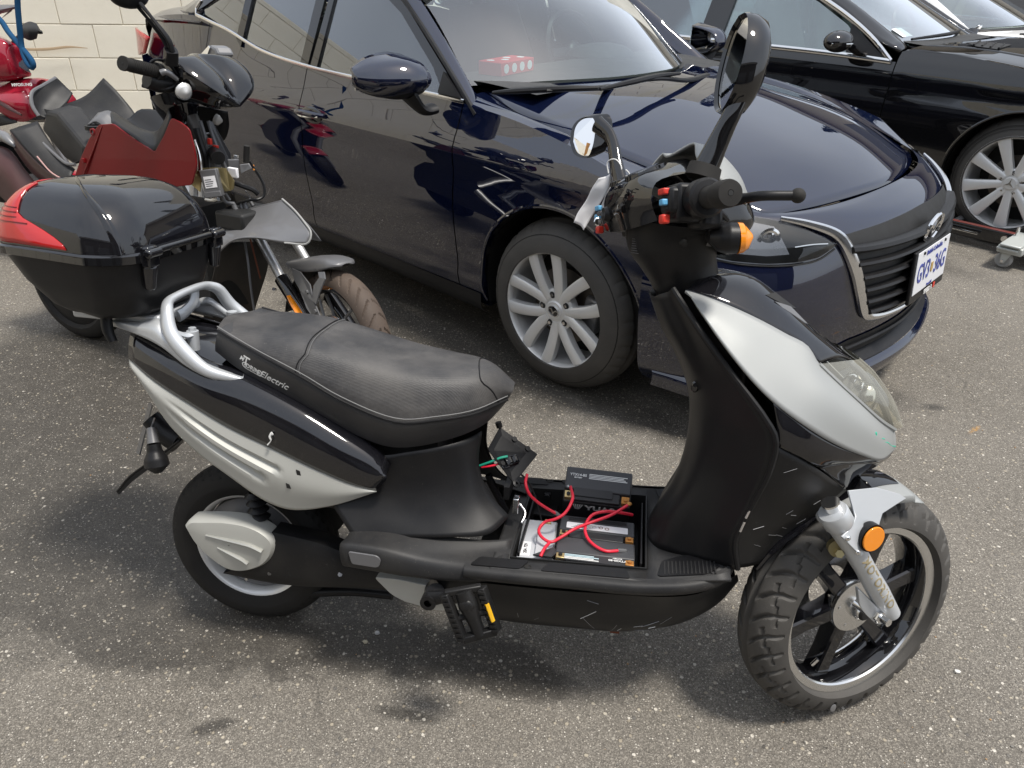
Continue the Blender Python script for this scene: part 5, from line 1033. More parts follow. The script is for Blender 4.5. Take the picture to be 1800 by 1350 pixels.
for s_ in (-1, 1):
    e = edge_r if s_ < 0 else mir(edge_r)
    part('board_edge', surf([off(e, 0, -s_ * .012, .001), off(e, 0, s_ * .004, -.006), off(e, 0, s_ * .006, -.02), off(e, 0, -s_ * .01, -.036)], 30, 4), 'dusty_plastic', foot)
    stp = [[(.30, s_ * .15, .368), (.40, s_ * .145, .372), (.50, s_ * .135, .368), (.58, s_ * .12, .362), (.63, s_ * .10, .362)], [(.30, s_ * .185, .366), (.385, s_ * .185, .366), (.47, s_ * .175, .354), (.56, s_ * .15, .350), (.63, s_ * .12, .352)], [(.295, s_ * .205, .362), (.385, s_ * .205, .360), (.45, s_ * .20, .345), (.54, s_ * .19, .340), (.635, s_ * .185, .350)], [(.30, s_ * .207, .315), (.39, s_ * .207, .312), (.47, s_ * .203, .308), (.55, s_ * .198, .312), (.64, s_ * .192, .325)], [(.31, s_ * .17, .295), (.39, s_ * .17, .293), (.47, s_ * .17, .293), (.55, s_ * .17, .295), (.64, s_ * .17, .31)]]
    rs = part('rear_step', surf(stp, 22, 4), 'dusty_plastic', foot, solid=.003)
    part('step_pad', MB().add(slab([(.315, s_ * .2125, .354), (.375, s_ * .2125, .353), (.383, s_ * .2125, .345), (.380, s_ * .2125, .329), (.373, s_ * .2125, .325), (.322, s_ * .2125, .326)], .004, .006)), 'grey_plastic', rs, bevel=.001)
    for x0, x1, x2, x3 in ((.575, .675, .66, .56), (.715, .865, .875, .70), ):
        y0, y1 = s_ * .195, s_ * .164
        part('grip_pad', slab([(x3, y0, fz(x3) + .001), (x2, y0, fz(x2) + .001), (x1, y1, fz(x1) + .001), (x0, y1, fz(x0) + .001)], .0024, .008), 'black_plastic', foot, smooth=0)
    for x in (.675, .845): part('board_screw', lathe([(.0, -.001), (.0045, -.001), (.006, .0012), (.0075, .001)], 12, axis='z', c=(x, s_ * .185, fz(x) + .001)), 'rubber', foot)
    pd = part('front_pad', slab([(.925, s_ * .18, fz(.925) + .001), (.935, s_ * .125, fz(.935) + .001), (.985, s_ * .105, fz(.985) + .001), (1.045, s_ * .145, fz(1.045) + .001), (1.02, s_ * .175, fz(1.02) + .001)], .0025, .01), 'black_plastic', foot, smooth=0)
    rib = MB()
    for i in range(14):
        x = .938 + i * .0072; rib.add(boxb(x, x + .0028, min(s_ * .130, s_ * .174), max(s_ * .130, s_ * .174), fz(x) + .0022, fz(x) + .0036))
    part('pad_ribs', rib, 'dusty_plastic', pd, smooth=0)
wl = MB()
for (xa, ya), (xb, yb_) in (((.635, -.160), (.905, -.160)), ((.905, -.160), (.905, .142)), ((.905, .142), (.635, .142)), ((.635, .142), (.635, -.160))):
    wl.add(([(xa, ya, fz(xa) + .004), (xb, yb_, fz(xb) + .004), (xb, yb_, .29), (xa, ya, .29)], [(0, 1, 2, 3)]))
bay = part('battery_bay', wl, 'dark', sc, smooth=0, solid=.004)
part('bay_floor', boxb(.635, .905, -.160, .142, .288, .292), 'dark', bay, smooth=0)
for x in (.675, .735, .86): part('bay_clip', MB().add(boxb(x - .007, x + .007, .128, .140, fz(x) - .022, fz(x) - .004)).add(cyl((x, .122, fz(x) - .012), (x, .142, fz(x) - .012), .008, n=10)), 'black_plastic', bay)
for q in (boxb(.638, .70, .09, .141, .31, .316), boxb(.645, .65, -.13, .12, .295, .350), boxb(.893, .897, -.13, .12, .295, .362)): part('bay_ridge', q, 'black_plastic', bay, bevel=.001)
# belly
bl = [[(.485, -.185, .30), (.60, -.187, .305), (.8, -.185, .315), (1.0, -.18, .34), (1.075, -.15, .375)], [(0.521,-0.17,0.239),(0.599,-0.17,0.238),(0.704,-0.168,0.242),(0.93,-0.158,0.273),(1.026,-0.14,0.31),(1.085,-0.11,0.352)], [(0.518,-0.13,0.189),(0.617,-0.13,0.177),(0.763,-0.13,0.183),(0.881,-0.13,0.194),(0.988,-0.115,0.221),(1.059,-0.1,0.27),(1.095,-0.08,0.317)]]
bl.append([(p[0], -.05, p[2] - .012) for p in bl[-1]])
bp_ = part('belly_pan', surf(sym(bl), 30, 5), 'scratched', sc)
part('belly_bracket', box(.70, -.06, .150, .10, .04, .012), 'rust', sc); part('belly_bracket', box(.86, -.05, .150, .02, .03, .03), 'rust', sc)
slv = [(0.35,-0.155,0.266),(0.4,-0.155,0.269),(0.498,-0.155,0.261),(0.553,-0.155,0.245),(0.538,-0.155,0.214),(0.487,-0.155,0.205),(0.415,-0.155,0.216),(0.387,-0.155,0.229)]
part('lower_fairing', slab(slv, .02, .01), 'warm_silver', sc, bevel=.003)
rs_ = random.Random(11); bt_ = bvh_of(bp_)
for i in range(16):
    x, z = rs_.uniform(.62, 1.02), rs_.uniform(.19, .29); L = rs_.uniform(.006, .022); a = rs_.uniform(-.5, 2.2)
    h = [bt_.ray_cast(Vector((x + L * k * math.cos(a), -.5, z + L * k * math.sin(a))), Vector((0, 1, 0)))[0] for k in (-1, 0, 1)]
    if all(h): part('scratch', tube([p + Vector((0, -.0004, 0)) for p in h], rs_.uniform(.0003, .0008), 4), 'white_print' if i % 4 == 0 else 'grey_light', bp_)
# pedal and crank
part('crank_axle', MB().add(cyl([(0.474,-0.145,0.243)][0], [(0.492,-0.2,0.274)][0], .020, n=20)).add(lathe([(.008, -.012), (.0165, -.012), (.0165, .010), (.008, .010)], 18, c=[(0.481,-0.205,0.259)][0])), 'black_plastic', sc)
part('crank_arm', tube([(0.484,-0.205,0.264),(0.524,-0.21,0.279),(0.568,-0.212,0.285)], [.017, .012, .013], 10, flat=(.6, 1)), 'black_plastic', sc)
PO = [Vector(q) for q in [(0.53,-0.275,0.333),(0.596,-0.255,0.344),(0.631,-0.265,0.258),(0.569,-0.285,0.241)]]
pe = part('pedal', MB().add(tube([PO[0], PO[3]], .010, 8, smooth=False, sq=True)).add(tube([PO[1], PO[2]], .010, 8, smooth=False, sq=True)).add(tube([PO[0], PO[1]], .007, 8, smooth=False, sq=True)).add(tube([PO[3], PO[2]], .009, 8, smooth=False, sq=True)), 'scratched', sc, bevel=.002)
pc_ = sum(PO, Vector()) / 4
part('pedal_body', MB().add(tube([(PO[0] + PO[1]) / 2, (PO[2] + PO[3]) / 2], [.017, .020, .014, .012], 12, m=8)).add(tube([PO[0].lerp(PO[3], .55), PO[1].lerp(PO[2], .55)], .006, 8, smooth=False)).add(ell((PO[0] + PO[1]) / 2 * .72 + (PO[2] + PO[3]) / 2 * .28 + Vector((0, -.012, 0)), .016, .008, .016, 14, 8)), 'scratched', pe)
part('pedal_reflector', tube([PO[1].lerp(PO[2], .30) + Vector((.004, -.011, 0)), PO[1].lerp(PO[2], .70) + Vector((.004, -.011, 0))], .0045, 6, smooth=False), pbr('yellow_refl', (.75, .42, .02), .25, 0, .8), pe)
for a, b in ((PO[0], PO[3]), (PO[1], PO[2])):
    for i in range(9): c = a.lerp(b, (i + .5) / 9); part('pedal_tooth', box(c.x, c.y - .010, c.z, .012, .006, .005), 'scratched', pe, smooth=0)
# --- number plate bracket, mudguard flap, loose indicator at the tail
part('plate_bracket', slab([(-0.214,-0.02,0.535),(-0.279,0.06,0.503),(-0.346,0.08,0.354),(-0.27,-0.01,0.399)], .003), 'grey_light', sc, smooth=0)
part('tail_bracket', tube([(-0.237,0,0.493),(-0.205,0,0.461),(-0.172,0,0.443)], [.022, .026, .03], 10), 'black_plastic', sc)
part('mudguard', surf([[(-0.133,-0.05,0.477),(-0.18,-0.055,0.438),(-0.226,-0.055,0.404),(-0.278,-0.05,0.362),(-0.319,-0.045,0.315)], [(-0.189,0.04,0.423),(-0.244,0.045,0.376),(-0.294,0.045,0.336),(-0.342,0.04,0.297),(-0.379,0.035,0.258)]], 16, 4), 'black_plastic', sc, solid=.004)
ia = [Vector(q) for q in [(-0.166,-0.1,0.519),(-0.155,-0.115,0.49),(-0.146,-0.125,0.439)]]
part('indicator_stalk', tube([ia[0], ia[1]], [.010, .013], 12, smooth=False), 'grey_plastic', sc)
part('indicator', tube([ia[1], ia[1].lerp(ia[2], .4), ia[1].lerp(ia[2], .7), ia[2], ia[2] + (ia[2] - ia[1]) * .22], [.014, .016, .024, .026, .008], 16), 'black_plastic', sc)
part('indicator_wire', tube([(-0.184,-0.06,0.523),(-0.169,-0.09,0.524),(-0.166,-0.1,0.519)], .002, 6), 'grey_light', sc)
# --- grab rail and carrier
gr_ = [(0.073,-0.118,0.66),(0.045,-0.128,0.666),(0,-0.134,0.678),(-0.042,-0.13,0.706),(-0.082,-0.118,0.745),(-0.106,-0.1,0.776),(-0.109,-0.085,0.8),(-0.101,-0.06,0.811),(-0.087,-0.025,0.811)]
gr_ = gr_[:5] + [(-.098, -.098, .785), (-.108, -.074, .797), (-.106, -.040, .803)]
gr_full = gr_ + [(-.104, 0, .805)] + mir(gr_)[::-1]
part('grab_rail', tube(gr_full, [.004, .010, .013, .015, .016, .015, .013, .010, .0095, .0095, .010, .013, .015, .016, .015, .013, .010, .004], 14, flat=(.85, 1.0), m=120), 'rail_silver', sc, smooth=60)
wo = [(-0.235,-0.085,0.736),(-0.184,-0.1,0.732),(-0.128,-0.116,0.722),(-0.096,-0.124,0.711),(-0.052,-0.134,0.687),(-0.009,-0.139,0.669),(0.031,-0.136,0.659),(0.071,-0.12,0.661)]
wi_ = [(-0.231,-0.075,0.75),(-0.172,-0.085,0.751),(-0.119,-0.095,0.765),(-0.092,-0.104,0.74),(-0.067,-0.112,0.717),(-0.031,-0.118,0.697),(0.011,-0.12,0.683),(0.064,-0.112,0.665)]
wm_ = [tuple((Vector(a) + Vector(b)) / 2 + Vector((0, -.008, .006))) for a, b in zip(wo, wi_)]
for f_ in (lambda c: c, mir): part('rail_web', surf([f_(wo), f_(wm_), f_(wi_)], 30, 5), 'rail_silver', sc, solid=.014)
part('rail_lug', tube([(-0.078,-0.115,0.745),(-0.067,-0.095,0.734),(-0.059,-0.08,0.735)], [.016, .014, .012], 10, flat=(1, .5)), 'rail_silver', sc)
part('rail_lug', tube([(-0.127,-0.02,0.75),(-0.122,0,0.755),(-0.112,0.02,0.774),(-0.113,0.03,0.799)], [.014, .013, .012, .012], 10, flat=(.6, 1)), 'rail_silver', sc)
lp = Vector([(-0.058,-0.08,0.731)][0])
part('rail_post', MB().add(cyl(lp + Vector((0, 0, -.03)), lp + Vector((0, 0, .010)), .012)).add(cyl(lp + Vector((0, 0, .010)), lp + Vector((0, 0, .017)), .008, n=6)), 'rail_silver', sc)
part('rail_post', MB().add(cyl(lp + Vector((0, .16, -.03)), lp + Vector((0, .16, .010)), .012)), 'rail_silver', sc)
part('carrier_plate', boxb(-.33, -.13, -.08, .08, .745, .765), 'rail_silver', sc, bevel=.006)
part('cream_tab', slab([(-0.035,-0.055,0.663),(-0.009,-0.045,0.672),(0.01,-0.05,0.653),(0,-0.06,0.649)], .003), 'cream', sc, smooth=0)
part('tail_lamp', ell((-.19, 0, .655), .03, .06, .03, 16, 10), 'red_lens', sc)
# --- top box: a thing of its own, clamped on the carrier
bx = thing('top_box', 'black glossy top box with a red reflector panel on the scooter carrier', 'storage box', SCF)
def rr(x0, x1, hw, z, rx=.10, tap=.72, k=9):
    """Rounded plan outline, narrower towards the rear."""
    pts = []
    for cx, cy, a0 in ((x1 - rx, hw - rx, 0), (x0 + rx, hw * tap - rx * .8, 90), (x0 + rx, -(hw * tap - rx * .8), 180), (x1 - rx, -(hw - rx), 270)):
        for j in range(k): a = R(a0 + 90 * j / (k - 1)); q = rx if a0 in (0, 270) else rx * .9; pts.append((cx + q * math.cos(a), cy + q * math.sin(a), z))
    return pts
X0, X1, HW, TP = -.462, -.115, .190, .76
bo = part('box_base', MB().add(grid([rr(X0 + .10, X1 - .03, .135, .768, .08, TP), rr(X0 + .075, X1 - .015, .15, .782, .09, TP), rr(X0 + .035, X1 - .005, .168, .83, .09, TP), rr(X0 + .008, X1, .182, .885, .09, TP)], close_u=True)).add(([tuple(p) for p in rr(X0 + .10, X1 - .03, .135, .768, .08, TP)], [tuple(range(36))])), 'black_plastic', bx, smooth=50)
part('rim_band', grid([rr(X0 + .003, X1 + .001, .184, .884, .09, TP), rr(X0 - .003, X1 + .006, .191, .887, .09, TP), rr(X0 - .003, X1 + .006, .191, .902, .09, TP), rr(X0 + .003, X1 + .001, .186, .906, .09, TP)], close_u=True), 'black_clean', bx)
XC = (X0 + X1) / 2
def lid(s): # s 0..1 from rim to crown
    e = math.sin(s * PI / 2); c = math.cos(s * PI / 2) ** .58
    h = (X1 - X0) / 2
    return rr(XC - h * c + .012 * e, XC + h * c - .012 * e, max(.012, .184 * c), .905 + .124 * e ** .95, max(.004, .09 * c), TP)
part('lid', grid([lid(i / 16) for i in range(17)], close_u=True), 'black_gloss', bx, smooth=60)
# reflector wraps the rear of the lid; raised rib runs across the lid
def lidpt(s, j, grow=.002):
    r_ = lid(s); n = len(r_); a = Vector(r_[int(j) % n]); b = Vector(r_[(int(j) + 1) % n]); p = a.lerp(b, j - int(j)); c = Vector((XC, 0, .87)); return p + (p - c).normalized() * grow
rows = []
for i in range(15):
    s = .02 + .70 * i / 14; w = 9.30 - 3.6 * (i / 14) ** 1.6; rows.append([lidpt(s, 17.5 + w * (j / 12 - 1), .003) for j in range(25)])
rf = part('reflector', grid(rows), 'red_lens', bx, solid=.003)
for i in (4, 5, 6, 7): part('reflector_line', tube([lidpt(.02 + .70 * i / 14, 17.5 + (9.2 - 3.6 * (i / 14) ** 1.6) * (j / 12 - 1), .0035) for j in range(25)], .0011, 5), pbr('dark_red', (.2, .005, .006), .3), rf)
part('lid_rib', surf([[lidpt(s / 12, 31.5 - 6.0 * (s / 12) ** 2, .0015) for s in range(12)], [lidpt(s / 12, 31.0 - 5.6 * (s / 12) ** 2, .0055) for s in range(12)], [lidpt(s / 12, 30.4 - 5.2 * (s / 12) ** 2, .0015) for s in range(12)]], 20, 3), 'black_gloss', bx)
part('hinge_bar', cyl((X1 + .008, -.10, .906), (X1 + .008, .10, .906), .007), 'black_clean', bx)
for y in (-.115, .125):
    hg = part('hinge', MB().add(boxb(X1 - .004, X1 + .016, y - .018, y + .018, .876, .918)).add(cyl((X1 + .014, y - .022, .905), (X1 + .014, y + .022, .905), .009)).add(cyl((X1 - .002, y, .83), (X1 + .002, y, .88), .010, .016)), 'black_gloss', bx, bevel=.004)
part('carrier_knob', tube([(-.235, -.10, .765), (-.232, -.105, .735), (-.22, -.11, .71)], [.012, .012, .009], 10), 'black_plastic', bx)
# --- leg shield, inside (towards the rider)
o_ = [(0.895,-0.085,0.91),(0.946,-0.13,0.852),(1.011,-0.17,0.784),(1.069,-0.195,0.723),(1.092,-0.2,0.688),(1.093,-0.195,0.628),(1.076,-0.18,0.543),(1.06,-0.165,0.46),(1.075,-0.155,0.393)]
v_ = [(0.889,-0.07,0.901),(0.936,-0.095,0.829),(0.985,-0.115,0.753),(1.026,-0.125,0.672),(1.032,-0.125,0.627),(1.036,-0.12,0.566),(1.027,-0.115,0.501),(1.013,-0.11,0.426),(1.011,-0.115,0.377)]
s_ = [(0.874,-0.055,0.891),(0.907,-0.07,0.83),(0.945,-0.075,0.768),(0.981,-0.075,0.692),(0.988,-0.075,0.634),(0.988,-0.075,0.568),(0.972,-0.075,0.503),(0.947,-0.075,0.435),(0.937,-0.08,0.37)]
c_ = [(0.864,-0.03,0.881),(0.891,-0.03,0.822),(0.927,-0.03,0.766),(0.96,-0.03,0.696),(0.971,-0.03,0.637),(0.971,-0.03,0.563),(0.956,-0.03,0.484),(0.927,-0.035,0.413),(0.911,-0.045,0.358)]
m_ = [(p[0] - .006, 0, p[2] + .002) for p in c_]
part('leg_shield', surf(sym([o_, v_, s_, c_, m_]), 44, 5), 'black_plastic', sc, smooth=60, solid=.004)
part('shield_lip', tube(o_, .0055, 8), 'black_plastic', sc); part('shield_lip', tube(mir(o_), .0055, 8), 'black_plastic', sc)
for a, b in zip([(1.086,-0.188,0.586),(1.073,-0.182,0.535),(1.068,-0.178,0.508)], [(1.078,-0.184,0.553),(1.069,-0.18,0.518),(1.064,-0.175,0.486)]): part('worn_edge', tube([a, b], .0022, 6, smooth=False), pbr('worn', (.42, .38, .34), .7), sc)
part('hook_hole', ell([(0.921,-0.075,0.839)][0], .006, .003, .014, 12, 8), 'dark', sc)
part('key_flap', ell([(0.958,-0.07,0.723)][0], .008, .004, .012, 12, 8), 'black_clean', sc)
# --- front apron: silver wing, black nose between the wings, black lower cheek
su = [(0.917,-0.085,0.909),(0.945,-0.095,0.905),(0.996,-0.1,0.891),(1.047,-0.1,0.872),(1.1,-0.097,0.848),(1.14,-0.094,0.829),(1.164,-0.1,0.799),(1.207,-0.095,0.764),(1.253,-0.08,0.727),(1.301,-0.055,0.688),(1.343,-0.02,0.658)]
sm = [(0.917,-0.095,0.909),(0.957,-0.125,0.886),(1.013,-0.145,0.851),(1.066,-0.15,0.816),(1.118,-0.15,0.785),(1.172,-0.145,0.757),(1.219,-0.13,0.724),(1.266,-0.105,0.689),(1.309,-0.07,0.653),(1.355,-0.012,0.624)]
sl = [(0.92,-0.095,0.907),(0.948,-0.135,0.88),(0.984,-0.165,0.841),(1.034,-0.185,0.791),(1.079,-0.192,0.753),(1.141,-0.185,0.711),(1.2,-0.16,0.674),(1.264,-0.12,0.64),(1.313,-0.075,0.616),(1.355,-0.012,0.614)]
wing, _ = both('front_wing', [su, sm, sl], 'silver', 40, 7, solid=.004)
part('ink_mark', tube([(1.285,-0.082,0.675),(1.291,-0.085,0.67),(1.287,-0.088,0.666),(1.298,-0.078,0.661),(1.311,-0.066,0.65),(1.325,-0.05,0.642),(1.337,-0.035,0.631),(1.353,-0.014,0.621)], .0014, 5), 'teal_ink', wing)
part('ink_mark', MB().add(ell([(1.287,-0.086,0.672)][0], .004, .003, .004, 8, 5)).add(tube([(1.305,-0.071,0.658),(1.313,-0.063,0.654)], .0013, 5, smooth=False)), 'teal_ink', wing)
nc = [(0.971,0,0.929),(1.007,0,0.932),(1.049,0,0.923),(1.13,0,0.867),(1.202,0,0.81),(1.248,0,0.783)]
nu = [tuple(q) for q in lin(su[:7], 6)]
nm = [((a[0] + b[0]) / 2 + .004, a[1] * .5, (a[2] + b[2]) / 2 + .010) for a, b in zip(nu, nc)]
nose = part('nose_panel', surf(sym([off(nu, 0, .001, -.001), nm, nc]), 26, 5), 'black_gloss', sc, solid=.003)
part('nose_vent', slab([(1.062,-0.045,0.901),(1.081,-0.03,0.904),(1.126,-0.02,0.874),(1.104,-0.035,0.881)], .002), 'dark', nose, Matrix.Translation((.0, .0, .002)), smooth=0)
part('nose_vent_lens', slab([(1.079,-0.045,0.89),(1.111,-0.032,0.88),(1.148,-0.025,0.848),(1.123,-0.037,0.859)], .004), 'grey_light', nose, Matrix.Translation((.0, .0, .0025)), smooth=0)
# headlamp set between the wings
lt = su[6:]; lc = [(1.246,0,0.785),(1.275,0,0.763),(1.302,0,0.734),(1.326,0,0.704),(1.342,0,0.674),(1.351,0,0.654)]
lm_ = [((a[0] + b[0]) / 2 + .012, a[1] * .62, (a[2] + b[2]) / 2 + .006) for a, b in zip(lin(lt, 6), lc)]
lc2 = off(lc, .012, 0, .004)
hl = part('headlamp_bowl', surf(sym([off([tuple(p) for p in lin(lt, 6)], -.012, .004, -.012), off(lm_, -.035, 0, -.03), off(lc2, -.045, 0, -.035)]), 20, 4), 'grey_light', sc)
part('headlamp_lens', surf(sym([[tuple(p) for p in lin(lt, 6)], lm_, lc2]), 24, 5), 'lens_old', hl)
part('headlamp_reflector', MB().add(ell(Vector(lc[2]) + Vector((-.03, -.032, -.015)), .026, .026, .034, 18, 10)).add(ell(Vector(lc[2]) + Vector((-.03, .032, -.015)), .026, .026, .034, 18, 10)), 'lamp_reflector', hl)
part('headlamp_bar', tube(off(lc, -.008, 0, -.004), .007, 8), 'grey_plastic', hl)
part('lens_trim', tube([tuple(p) for p in lt], .004, 6), 'silver', hl)
# black band under the silver wing and the inner cheek behind the front wheel
bu = [(p[0], p[1] + .002, p[2] - .001) for p in sl[4:]]
bm_ = [(1.09,-0.196,0.715),(1.141,-0.187,0.679),(1.192,-0.165,0.649),(1.235,-0.135,0.632),(1.284,-0.09,0.616),(1.342,-0.025,0.6)]
bl_ = [(1.097,-0.195,0.674),(1.141,-0.182,0.651),(1.182,-0.162,0.627),(1.212,-0.14,0.625),(1.265,-0.09,0.61),(1.336,-0.02,0.589)]
under_ = [(1.182,-0.16,0.626),(1.212,-0.135,0.598),(1.254,-0.1,0.56),(1.267,-0.06,0.556)]; und2 = [(1.212,-0.139,0.625),(1.242,-0.11,0.599),(1.272,-0.07,0.573),(1.29,-0.03,0.556)]; und3 = [(1.336,-0.02,0.589),(1.327,-0.015,0.575),(1.315,-0.01,0.561),(1.307,0,0.545)]
both('chin', [under_, und2, und3], 'black_gloss', 14, 4, solid=.003)
band, _ = both('lower_band', [bu, bm_, bl_], 'black_gloss', 24, 5, solid=.003)
k1 = [(1.098,-0.193,0.671),(1.145,-0.178,0.646),(1.186,-0.157,0.618),(1.256,-0.1,0.558)]
k2 = [(1.09,-0.185,0.6),(1.135,-0.17,0.575),(1.179,-0.145,0.55),(1.237,-0.1,0.531)]
k3 = [(1.075,-0.175,0.531),(1.111,-0.16,0.519),(1.157,-0.14,0.506),(1.212,-0.1,0.499)]
k4 = [(1.063,-0.165,0.461),(1.091,-0.152,0.451),(1.125,-0.135,0.451),(1.165,-0.11,0.455)]
k5 = [(1.078,-0.155,0.396),(1.099,-0.142,0.394),(1.119,-0.125,0.393),(1.136,-0.11,0.406)]
cheek_, _ = both('inner_cheek', [k1, k2, k3, k4, k5], 'scratched', 20, 5, solid=.003)
part('wheel_arch_lip', tube([(1.117,-0.12,0.377),(1.143,-0.115,0.423),(1.179,-0.11,0.463),(1.214,-0.095,0.497),(1.25,-0.09,0.53)], [.005, .008, .008, .006, .003], 8), 'black_gloss', sc)
part('arch_inner', surf(sym([[(1.255,-0.1,0.563),(1.216,-0.1,0.504),(1.173,-0.1,0.45),(1.135,-0.1,0.386)], off([(1.255,-0.1,0.563),(1.216,-0.1,0.504),(1.173,-0.1,0.45),(1.135,-0.1,0.386)], 0, .05, .02), [(1.24, 0, .60), (1.16, 0, .55), (1.09, 0, .47), (1.06, 0, .38)]]), 14, 3), 'dark', sc)
part('apron_core', surf(sym([[(0.941,-0.09,0.876),(1.012,-0.13,0.804),(1.09,-0.15,0.723),(1.146,-0.13,0.643)], [(1.021,-0.06,0.859),(1.12,-0.08,0.788),(1.201,-0.09,0.711),(1.251,-0.07,0.628)]]), 12, 3), 'dark', sc)
# --- steering neck cover
nt_ = [Vector([(0.884,0,1)][0]), Vector([(0.898,0,0.964)][0]), Vector([(0.92,0,0.912)][0])]
part('neck_cover', tube([nt_[0] + Vector((0, 0, .02)), nt_[0], nt_[1], nt_[2], nt_[2] + Vector((.006, 0, -.012))], [.088, .086, .076, .066, .062], 28, flat=(.98, .92), up=(0, 1, 0)), 'black_plastic', sc, smooth=60)
part('cover_hole', ell([(0.904,-0.078,0.991)][0], .008, .004, .008, 10, 6), 'dark', sc)
part('steering_neck', tube([nt_[2] + Vector((0, 0, .01)), nt_[2] + Vector((.03, 0, -.06))], .045, 18, smooth=False), 'dark', sc)
for i in range(7):
    a, b = [(0.814,-0.05,0.988),(0.849,-0.045,0.985)]; a = Vector(a) + Vector((0, 0, -.0042 * i)); b = Vector(b) + Vector((0, 0, -.0042 * i))
    part('warning_print', tube([a, a.lerp(b, .9 - .12 * (i % 3))], .0008, 4, smooth=False), 'grey_light', sc)
# --- handlebar group, turned to the left
hb = part('handlebar', tube([(-.01, -.20, -.005), (0, -.12, 0), (0, 0, .0), (0, .12, 0), (-.01, .20, -.005)], .0125, 12), 'black_plastic', sc, HBM)
def H(name, mb, mat, parent=None, **kw):
    if parent is None: return part(name, mb, mat, sc, HBM, **kw)
    return part(name, mb, mat, parent, **kw)
D0 = [(-0.022,0.135,-0.021),(0.001,0.14,0.038),(0.03,0.08,0.073),(0.053,-0.04,0.079),(0.048,-0.1,0.057)]
dash = H('dash_cover', surf([[(-.045, .135, -.035), (-.062, .05, -.04), (-.062, -.05, -.04), (-.045, -.135, -.03)], [(-.058, .138, .000), (-.075, .05, .005), (-.075, -.05, .006), (-.058, -.138, .002)], [(-.050, .135, .030), (-.062, .06, .046), (-.062, -.06, .048), (-.048, -.132, .032)], [(.0, .132, .046), (-.005, .06, .070), (-.005, -.06, .072), (.002, -.13, .048)], [(.045, .11, .052), (.05, .05, .080), (.05, -.05, .082), (.046, -.11, .054)], [(.075, .10, .02), (.09, .05, .04), (.09, -.05, .04), (.078, -.10, .02)], [(.05, .12, -.03), (.06, .05, -.04), (.06, -.05, -.04), (.05, -.12, -.03)]], 20, 4), 'black_clean', smooth=70)
for y in (.042, -.042):
    H('gauge', lathe([(.0, -.002), (.030, -.002), (.034, .003), (.038, .003), (.040, -.004)], 28, axis='z'), 'black_clean', parent=dash, Mx=Matrix.Translation((-.033, y, .0605)) @ Matrix.Rotation(R(-22), 4, 'Y'))
H('gauge_window', slab([(-.052, -.075, .0545), (-.052, .075, .0535), (-.012, .06, .073), (-.012, -.06, .0745)], .002, .012), 'black_clean', parent=dash, smooth=0)
H('ignition_lock', MB().add(lathe([(.0, -.006), (.012, -.006), (.014, .0), (.017, .004)], 20, axis='x', c=(-.076, .045, -.008))), 'black_plastic', parent=dash)
H('ignition_key', MB().add(box(-.086, .045, -.008, .016, .002, .007)).add(lathe([(.006, -.001), (.008, 0), (.006, .001)], 14, axis='y', c=(-.092, .045, -.022), closed=True)), 'satin_chrome', parent=dash)
for sg in (-1, 1):
    Y = lambda y: sg * y
    H('grip', MB().add(cyl((0, Y(.20), 0), (0, Y(.294), .0), .0175, n=20)).add(lathe([(.0, sg * .302), (.004, sg * .302), (.005, sg * .303), (.0190, sg * .302), (.0208, sg * .297), (.0208, sg * .268), (.019, sg * .264)], 24)), 'rubber')
    H('grip_collar', MB().add(lathe([(.018, sg * .195), (.029, sg * .197), (.031, sg * .204), (.031, sg * .226), (.027, sg * .23), (.018, sg * .231)], 24)), 'black_plastic')
    H('grip_hole', cyl((0, Y(.3022), 0), (0, Y(.3032), 0), .0042, n=10), 'dark')
    sw = H('switch_box', MB().add(boxb(-.036, .030, min(Y(.135), Y(.195)), max(Y(.135), Y(.195)), -.034, .026)).add(boxb(-.048, -.02, min(Y(.15), Y(.192)), max(Y(.15), Y(.192)), -.022, .020)), 'grey_plastic' if sg > 0 else 'black_plastic', bevel=.007)
    H('switch', box(-.050, Y(.172), .013, .012, .026, .010), 'blue_part' if sg > 0 else 'red_part', parent=sw, bevel=.002)
    H('switch', box(-.051, Y(.176), -.004, .012, .016, .010), 'blue_part', parent=sw, bevel=.002)
    H('switch', box(-.048, Y(.172), -.030, .014, .018, .015), 'red_part', parent=sw, bevel=.003)
    lv = H('brake_lever', tube([(.018, Y(.175), -.006), (.040, Y(.20), -.003), (.056, Y(.235), -.001), (.066, Y(.27), .0), (.110, Y(.287), .0) if sg < 0 else (.075, Y(.34), 0)], [.013, .011, .008, .0075, .0075], 12, flat=(.75, 1)), 'black_plastic')
    H('lever_ball', ell((.116, Y(.288), .0) if sg < 0 else (.077, Y(.35), 0), .0115, .0115, .0115, 14, 10), 'rubber', parent=lv)
    H('lever_clamp', boxb(.005, .045, min(Y(.135), Y(.195)), max(Y(.135), Y(.195)), -.045, -.012), 'black_plastic', bevel=.008)
